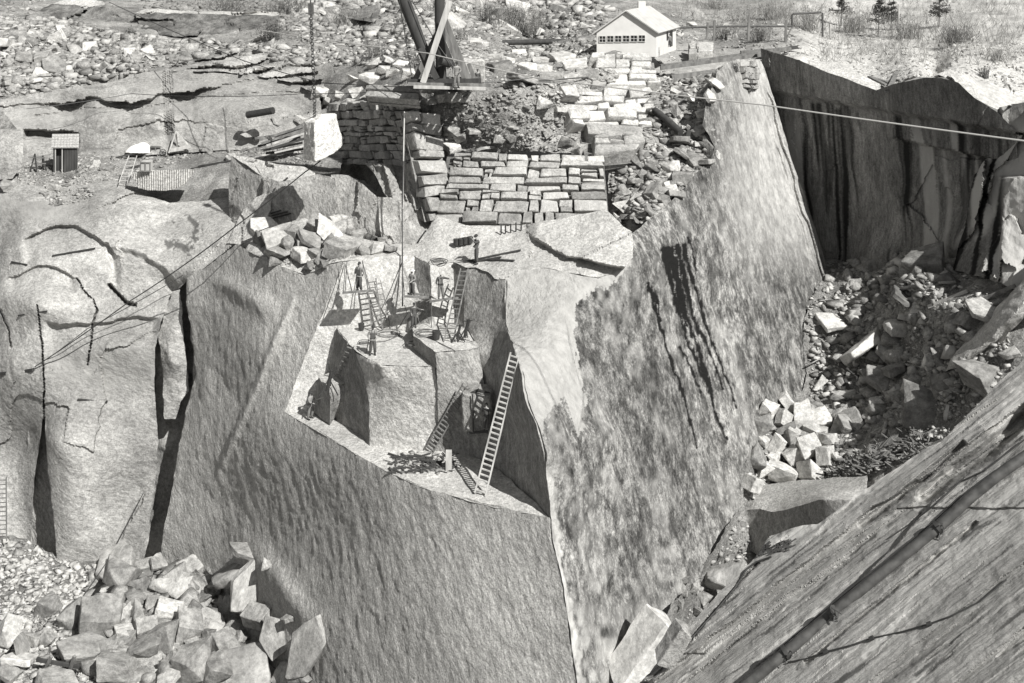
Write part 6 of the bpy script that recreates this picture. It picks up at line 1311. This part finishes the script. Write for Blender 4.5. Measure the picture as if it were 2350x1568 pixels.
# ================================================================== PEOPLE
M['skin'] = plain('skin', .30, .6); M['shirtd'] = plain('dark_shirt', .07, .85, var=.25); M['shirtm'] = plain('grey_shirt', .20, .85, var=.25); M['shirtl'] = plain('pale_shirt', .42, .85, var=.2)
M['denim'] = plain('dark_overalls', .07, .85, var=.3); M['denimm'] = plain('faded_overalls', .16, .85, var=.3); M['boot'] = plain('boots', .03, .6); M['hatl'] = plain('straw_hat', .6, .8); M['hatd'] = plain('dark_cap', .03, .8)
def skin_mesh(name, nodes, edges, mat, parent, root=0, sub=1):
    me = bpy.data.meshes.new(name); me.from_pydata([tuple(n[0]) for n in nodes], edges, []); me.materials.append(mat)
    o = bpy.data.objects.new(name, me); COL.objects.link(o); o.parent = parent
    md = o.modifiers.new('skin', 'SKIN'); md.use_smooth_shade = True; md.branch_smoothing = .3
    if not me.skin_vertices:
        bpy.context.view_layer.objects.active = o
    sv = me.skin_vertices[0].data if me.skin_vertices else None
    if sv is None: return o
    for i, n in enumerate(nodes):
        r_ = n[1] if isinstance(n[1], tuple) else (n[1], n[1]); sv[i].radius = r_; sv[i].use_root = (i == root)
    s2 = o.modifiers.new('sub', 'SUBSURF'); s2.levels = sub; s2.render_levels = sub
    return o
def person(base, height, rz, label, pose=None, shirt='shirtm', legs='denim', hat=None, bib=False, seated=False):
    """pose: joint positions for a 1.75 m figure facing -y; x to its left as seen by a viewer in front is +x"""
    J = dict(pel=(0, 0, .95), wst=(0, 0, 1.08), chest=(0, 0, 1.30), nk0=(0, 0, 1.46), nk=(0, -.01, 1.53), hd=(0, -.02, 1.60), hd2=(0, -.02, 1.70),
             sL=(.18, 0, 1.42), eL=(.24, .03, 1.14), wL=(.24, -.08, .90), sR=(-.18, 0, 1.42), eR=(-.24, .03, 1.14), wR=(-.24, -.08, .90),
             hL=(.09, 0, .91), kL=(.11, -.03, .49), aL=(.12, 0, .09), tL=(.13, -.16, .03), hR=(-.09, 0, .91), kR=(-.11, -.03, .49), aR=(-.12, 0, .09), tR=(-.13, -.16, .03))
    J.update(pose or {}); k = height / 1.75
    t = empty('person', Vector(base), label, 'person', 'quarry workers', rz)
    V = {a: Vector(b) * k for a, b in J.items()}
    N = []; E = []; ix = {}
    def nd(key, p, r): ix[key] = len(N); N.append((p, tuple(q * k for q in r) if isinstance(r, tuple) else r * k)); return ix[key]
    for key, r in (('pel', (.17, .13)), ('wst', (.155, .12)), ('chest', (.19, .135)), ('nk0', (.10, .08)), ('nk', .058), ('hd', (.078, .09)), ('hd2', (.075, .088))): nd(key, V[key], r)
    for a, b in (('pel', 'wst'), ('wst', 'chest'), ('chest', 'nk0'), ('nk0', 'nk'), ('nk', 'hd'), ('hd', 'hd2')): E.append((ix[a], ix[b]))
    for s_ in 'LR':
        nd('s' + s_, V['s' + s_], .065); nd('e' + s_, V['e' + s_], .045); nd('w' + s_, V['w' + s_], .030)
        E += [(ix['nk0'], ix['s' + s_]), (ix['s' + s_], ix['e' + s_]), (ix['e' + s_], ix['w' + s_])]
        d = (V['w' + s_] - V['e' + s_]).normalized(); side = d.cross(Vector((0, 1, .2))).normalized(); pal = V['w' + s_] + d * .075 * k; nd('p' + s_, pal, (.038, .022)); E.append((ix['w' + s_], ix['p' + s_]))
        cu = Vector((0, -1, 0))
        for f_ in range(4):
            a = pal + side * (.027 - .018 * f_) * k + d * .03 * k; b = a + (d * .8 + cu * .4).normalized() * (.045 - .006 * abs(f_ - 1.3)) * k; c = b + (d * .4 + cu * .8).normalized() * .03 * k
            nd('f%s%da' % (s_, f_), a, .0095); nd('f%s%db' % (s_, f_), b, .009); nd('f%s%dc' % (s_, f_), c, .008); E += [(ix['p' + s_], ix['f%s%da' % (s_, f_)]), (ix['f%s%da' % (s_, f_)], ix['f%s%db' % (s_, f_)]), (ix['f%s%db' % (s_, f_)], ix['f%s%dc' % (s_, f_)])]
        a = V['w' + s_] + d * .04 * k + side * .035 * k; b = a + (d * .6 + side * .6 + cu * .3).normalized() * .045 * k; nd('th' + s_, a, .011); nd('ti' + s_, b, .010); E += [(ix['p' + s_], ix['th' + s_]), (ix['th' + s_], ix['ti' + s_])]
        nd('h' + s_, V['h' + s_], .095); nd('k' + s_, V['k' + s_], .058); nd('a' + s_, V['a' + s_], .040); nd('t' + s_, V['t' + s_], (.045, .03))
        E += [(ix['pel'], ix['h' + s_]), (ix['h' + s_], ix['k' + s_]), (ix['k' + s_], ix['a' + s_]), (ix['a' + s_], ix['t' + s_])]
    # nose and ears
    f = V['hd'] + Vector((0, -.075, .03)) * k; nd('nose', f + Vector((0, -.03, -.01)) * k, .016); E.append((ix['hd'], ix['nose']))
    skin_mesh('body', N, E, M['skin'], t)
    fc = MB()
    hd = (V['hd'] + V['hd2']) / 2 + Vector((0, 0, -.01)) * k
    for x in (-.03, .03): fc.beam(hd + Vector((x - .012, -.088, .01)) * k, hd + Vector((x + .012, -.088, .01)) * k, .012 * k, .02 * k)
    fc.beam(hd + Vector((-.025, -.09, -.055)) * k, hd + Vector((.025, -.09, -.055)) * k, .008 * k, .02 * k)
    o = mesh_obj('face', np.array(fc.v), fc.f, M['boot'], parent=t)
    # trousers
    g_ = .018
    n = [(V['wst'], (.18 * k, .135 * k)), (V['pel'], (.2 * k, .15 * k))]; e = [(0, 1)]
    for s_ in 'LR':
        i = len(n); n += [(V['h' + s_], .135 * k), (V['k' + s_], .105 * k), (V['a' + s_] + Vector((0, 0, .03)) * k, .09 * k)]; e += [(1, i), (i, i + 1), (i + 1, i + 2)]
    skin_mesh('overalls', n, e, M[legs], t, root=1)
    n = [(V['pel'] + Vector((0, 0, .06)) * k, (.185 * k, .14 * k)), (V['wst'], (.18 * k, .14 * k)), (V['chest'], (.22 * k, .16 * k)), (V['nk0'], (.13 * k, .10 * k))]; e = [(0, 1), (1, 2), (2, 3)]
    for s_ in 'LR':
        i = len(n); n += [(V['s' + s_], .10 * k), (V['e' + s_], .075 * k), (V['e' + s_].lerp(V['w' + s_], .75), .055 * k)]; e += [(3, i), (i, i + 1), (i + 1, i + 2)]
    skin_mesh('shirt', n, e, M[shirt], t, root=1)
    if bib:
        b = MB(); c = V['chest']; b.add([c + Vector(q) * k for q in ((-.14, -.18, -.22), (.14, -.18, -.22), (.12, -.185, .06), (-.12, -.185, .06), (-.14, -.11, -.22), (.14, -.11, -.22), (.12, -.11, .06), (-.12, -.11, .06))], [(0, 1, 2, 3), (0, 4, 5, 1), (1, 5, 6, 2), (2, 6, 7, 3), (3, 7, 4, 0)])
        for x in (-.09, .09): b.beam(c + Vector((x, -.15, .03)) * k, c + Vector((x * .8, -.06, .20)) * k, .04 * k, .02 * k)
        mesh_obj('bib', np.array(b.v), b.f, M[legs], parent=t)
    for s_ in 'LR': 
        b = MB().tube([V['a' + s_] + Vector((0, .05, -.02)) * k, V['a' + s_] + Vector((0, 0, -.02)) * k, V['t' + s_] + Vector((0, -.02, .015)) * k], .06 * k, 8, .045 * k); mesh_obj('boot', np.array(b.v), b.f, M['boot'], parent=t, smooth=.9)
    top = V['hd2'] + Vector((0, .01, .03)) * k; b = MB()
    if hat == 'straw': b.tube([top + Vector((0, 0, -.01)) * k, top + Vector((0, 0, .02)) * k], .20 * k, 16, .19 * k); b.tube([top + Vector((0, 0, .01)) * k, top + Vector((0, 0, .11)) * k], .10 * k, 12, .085 * k); mesh_obj('hat', np.array(b.v), b.f, M['hatl'], parent=t, smooth=.8)
    elif hat:
        b.tube([top + Vector((0, 0, -.04)) * k, top + Vector((0, 0, .03)) * k, top + Vector((0, 0, .07)) * k], .112 * k, 12, .06 * k); b.tube([top + Vector((0, -.06, -.03)) * k, top + Vector((0, -.17, -.045)) * k], .07 * k, 8, .05 * k); mesh_obj('cap', np.array(b.v), b.f, M['hatl' if hat == 'light' else 'hatd'], parent=t, smooth=.8)
    else:
        b.tube([top + Vector((0, .02, -.07)) * k, top + Vector((0, .015, 0)) * k, top + Vector((0, .01, .045)) * k], .1 * k, 12, .05 * k); mesh_obj('hair', np.array(b.v), b.f, M['hatd'], parent=t, smooth=.9)
    return t
R_ = math.radians
def pb(u, v, Y=None, off=.0): return P(u, v, Y) if Y else AT(u, v, off)
def stand(u, v, px, rz, label, Y=None, **kw):
    if Y: b = Vector(P(u, v, Y))
    else: b = AT(u, v, 0.); 
    return person(b, px * 1.07 * b.y / F, rz, label, **kw)
CON = dict(kL=(.10, -.10, .50), kR=(-.13, .02, .49), aR=(-.16, .06, .09), tR=(-.18, -.10, .03))
stand(825, 669, 62, R_(-20), 'man in dark overalls standing on the left hanging plank stage', Y=73.8, pose=dict(eL=(.30, .0, 1.18), wL=(.42, -.12, 1.02), eR=(-.30, .03, 1.18), wR=(-.26, -.14, .98), **CON), shirt='shirtm', legs='denim', hat='dark', bib=True)
stand(946, 680, 56, R_(-35), 'man in a straw hat holding a hose on the middle plank stage', Y=73.6, pose=dict(eL=(.30, -.02, 1.20), wL=(.20, -.28, 1.10), eR=(-.25, -.05, 1.18), wR=(-.10, -.30, 1.02)), shirt='shirtm', legs='denim', hat='straw')
stand(1011, 687, 57, R_(15), 'man in pale cap and light overalls reaching to the right on the right plank stage', Y=73.0, pose=dict(eL=(.42, .0, 1.34), wL=(.66, -.05, 1.30), eR=(-.27, .03, 1.16), wR=(-.28, -.14, .94), kL=(.14, -.02, .49), aL=(.17, 0, .09)), shirt='shirtd', legs='denimm', hat='light', bib=True)
stand(950, 752, 52, R_(10), 'dark figure standing in the shade under the middle plank stage', pose=dict(eL=(.36, .0, 1.30), wL=(.58, -.06, 1.28), eR=(-.26, .0, 1.2), wR=(-.2, -.2, 1.05)), shirt='shirtd', legs='denim', hat='dark')
stand(1094, 606, 62, R_(-75), 'man in dark clothes bending slightly back at the rim of the top bench', pose=dict(chest=(0, .06, 1.30), nk0=(0, .05, 1.46), nk=(0, 0, 1.53), hd=(0, -.03, 1.60), hd2=(0, -.03, 1.70), sL=(.17, .05, 1.42), sR=(-.17, .05, 1.42), eL=(.25, -.15, 1.34), wL=(.10, -.25, 1.50), eR=(-.25, -.12, 1.34), wR=(-.12, -.25, 1.50), pel=(0, -.05, .95)), shirt='shirtd', legs='denim', hat='dark')
mn = stand(856, 815, 62, R_(12), 'man holding a long bar on the sunlit middle bench', pose=dict(eL=(.30, -.05, 1.20), wL=(.24, -.25, 1.28), eR=(-.30, .0, 1.20), wR=(-.26, -.18, 1.10), **CON), shirt='shirtm', legs='denim', hat='dark', bib=True)
b_ = AT(840, 812, .05); tag(MB().beam(b_, Vector(mn.location) + Vector((-.22, -.25, 1.12)), .04).build('iron_bar', 'iron'), 'thin iron bar held by the man on the middle bench', 'bar')
mn = stand(712, 962, 57, R_(60), 'man in a flat cap working a drill on the lowest bench at the left', pose=dict(eL=(.25, -.14, 1.22), wL=(.18, -.40, 1.18), eR=(-.25, -.14, 1.22), wR=(-.14, -.42, 1.15), **CON), shirt='shirtm', legs='denimm', hat='dark')
stand(1116, 989, 58, R_(170), 'nearly black figure in shadow against the chained block', Y=65.9, pose=dict(eL=(.28, -.10, 1.22), wL=(.2, -.3, 1.2), eR=(-.28, -.1, 1.22), wR=(-.2, -.3, 1.2)), shirt='shirtd', legs='denim', hat='dark')
stand(1048, 203, 56, R_(20), 'man standing on the front of the derrick platform', Y=80.6, pose=dict(eL=(.28, -.05, 1.2), wL=(.16, -.25, 1.15), **CON), shirt='shirtm', legs='denimm', hat='dark')
stand(1096, 205, 42, R_(0), 'man in dark clothes half hidden at the right end of the derrick platform', Y=86.0, shirt='shirtd', legs='denim', hat='dark')
stand(1537, 108, 27, R_(-20), 'man leaning at the side wall of the white house next to the door', Y=hs.y - .5, pose=dict(chest=(.03, .0, 1.3)), shirt='shirtm', legs='denim', hat='dark')

# ================================================================== PLANTS
M['twig'] = plain('bare_twigs', .13, .9, var=.4, scale=2); M['twigl'] = plain('dry_brush', .26, .9, var=.4, scale=2); M['needle'] = plain('evergreen_needles', .15, .9, var=.4, scale=3)  # needle tone is paled, putting distance haze into the colour
def bush(u, v, wpx, hpx, n, label, mat='twig', seed=1, group='leafless bushes', up=.9, leaves=0, Y=None):
    c = AT(u, v, .1) if not Y else Vector(P(u, v, Y)); k = c.y / F; r = random.Random(seed * 31 + int(u)); t = MB(); W_ = wpx * k / 2; H_ = hpx * k
    for i in range(n):
        b = c + Vector((r.gauss(0, W_ * .35), r.gauss(0, W_ * .3), 0)); a = r.uniform(0, 6.28); h = H_ * r.uniform(.5, 1.05); sp = r.uniform(.1, .9) * W_
        p1 = b + Vector((math.cos(a) * sp * .3, math.sin(a) * sp * .3, h * .5)); p2 = b + Vector((math.cos(a) * sp * (1.2 - up * .5), math.sin(a) * sp * .7, h))
        t.tube([b, p1, p2], .022 * k * 30, 3, .006 * k * 30)
        for j in range(5):
            q = p1.lerp(p2, r.random()) if r.random() < .7 else b.lerp(p1, r.random()); t.tube([q, q + Vector((r.gauss(0, .3), r.gauss(0, .3), r.uniform(.05, .5))) * H_ * .4], .010 * k * 30, 3, .004 * k * 30)
    for i in range(leaves):
        q = c + Vector((r.gauss(0, W_ * .45), r.gauss(0, W_ * .4), abs(r.gauss(.5, .28)) * H_)); s_ = .10 * k * 20; a = Vector((r.gauss(0, 1), r.gauss(0, 1), r.gauss(0, 1))).normalized() * s_; b2 = Vector((r.gauss(0, 1), r.gauss(0, 1), r.gauss(0, 1))).normalized() * s_
        t.add([q - a, q + b2, q + a, q - b2], [(0, 1, 2, 3)])
    o = t.build('bush', mat); tag(o, label, 'bush', group); return o
BS = [(625, 92, 60, 42, 60, 'dense leafy bush against the old quarry face left of the chain', 'twig', 500), (790, 60, 90, 50, 70, 'bare bush on the hillside left of the derrick boom', 'twigl', 60), (660, 28, 130, 40, 70, 'low dark scrub on the hill above the old quarry face', 'twig', 120), (520, 26, 120, 30, 60, 'scrub on the hill at the top left of the picture', 'twig', 100),
      (860, 130, 70, 34, 60, 'brown brush clump on the slope just left of the derrick legs', 'twigl', 160), (1180, 75, 110, 78, 90, 'tall bare brush thicket behind the derrick', 'twig', 60), (1120, 60, 90, 60, 70, 'bare thicket right behind the derrick mast', 'twig', 40), (1235, 80, 80, 60, 70, 'bare bushes left of the rock tip near the house', 'twigl', 30),
      (1060, 90, 50, 30, 30, 'small bare bush at the foot of the derrick mast', 'twigl', 20), (1665, 90, 60, 30, 60, 'brush under the pipe trestle', 'twig', 60), (1745, 95, 50, 34, 60, 'brush clump at the end of the pipe trestle', 'twig', 60), (1850, 70, 110, 60, 110, 'pale dry brush behind the pipe arch', 'twigl', 60), (1780, 45, 110, 50, 90, 'pale brush on the rise behind the trestle', 'twigl', 40),
      (2080, 88, 110, 50, 110, 'wide pale bush on the upper right slope beside the pole', 'twigl', 60), (2195, 100, 100, 44, 110, 'round bare bush on the slope at the upper right', 'twig', 60), (1960, 75, 90, 56, 100, 'dry brush among the young pines', 'twigl', 60), (1720, 212, 18, 40, 40, 'dark tuft of grass growing on the stained wall', 'twig', 60), (1690, 165, 30, 22, 30, 'grass tuft beside the small masonry patch', 'twig', 30),
      (1628, 378, 34, 50, 34, 'bare twiggy shrub at the rim of the stained wall', 'twig', 10), (1700, 50, 100, 30, 60, 'pale brush on the skyline of the rubble slope', 'twigl', 20), (2290, 140, 60, 30, 60, 'thin dry brush near the right picture edge', 'twigl', 20), (1640, 20, 90, 30, 60, 'pale scrub on the hill right of the white house', 'twigl', 20), (2260, 180, 30, 30, 40, 'weedy shrub on the bank at the right edge', 'twig', 40),
      (300, 88, 30, 22, 40, 'small dark shrub at the foot of the old quarry face', 'twig', 120), (1010, 30, 90, 30, 50, 'scrub behind the derrick mast near the top of the picture', 'twig', 30), (930, 60, 60, 34, 50, 'bush by the derrick boom', 'twigl', 50)]
for i, (u, v, w, h, n, lb, m, lv) in enumerate(BS): bush(u, v, w, h, n, lb, m, i + 1, leaves=lv)
def pine(u, v, hpx, label, seed):
    c = AT(u, v, .1); k = c.y / F; H_ = hpx * k; r = random.Random(seed); t = empty('pine_tree', c, label, 'pine', 'young pines on the upper right slope')
    MB().tube([c, c + Vector((.1, 0, H_))], .10, 7, .03).build('trunk', 'wood', t, smooth=.8); b = MB()
    for i in range(44):
        f = r.uniform(.3, 1.0); R0 = (1.08 - f) * H_ * .62 * r.uniform(.6, 1.1) + .1; a = r.uniform(0, 6.28); p = c + Vector((.1 * f, 0, H_ * f)); q = p + Vector((math.cos(a) * R0, math.sin(a) * R0, R0 * .15)); b.tube([p, q], .03, 3, .01)
        for j in range(15):
            s_ = p.lerp(q, r.uniform(.2, 1.05)) + Vector((r.gauss(0, .1), r.gauss(0, .1), r.gauss(0, .07))); x = Vector((r.gauss(0, 1), r.gauss(0, 1), r.gauss(0, .6))).normalized() * r.uniform(.12, .26); y = x.cross(Vector((r.random(), r.random(), 1))).normalized() * .04
            b.add([s_ - x - y, s_ + x - y, s_ + x + y, s_ - x + y], [(0, 1, 2, 3)])
    b.build('crown', 'needle', t); return t
pine(2016, 84, 84, 'darkest young pine on the slope left of the tall pole', 1); pine(1930, 60, 70, 'paler young pine behind the brush near the pipe arch', 2); pine(2045, 70, 66, 'young pine right beside the darkest one', 3); pine(2155, 62, 70, 'young pine right of the tall pole', 4)
rr = random.Random(4)
bt = MB()
for k in range(900):
    u = rr.uniform(1560, 2400); v = rr.uniform(-20, 150) 
    if v > 60 and u < 1880: continue
    h_p = hit(u, v, ['hillside'])
    if not h_p: continue
    c = h_p[0]; kk = c.y / F
    for j in range(4): bt.tube([c + Vector((rr.gauss(0, .3), 0, 0)), c + Vector((rr.gauss(0, .6), rr.gauss(0, .4), rr.uniform(.5, 1.8)))], .022, 3, .008)
tag(bt.build('dry_grass', 'twigl'), 'thin dry stalks covering the slope at the upper right', 'undergrowth', None, 'stuff')
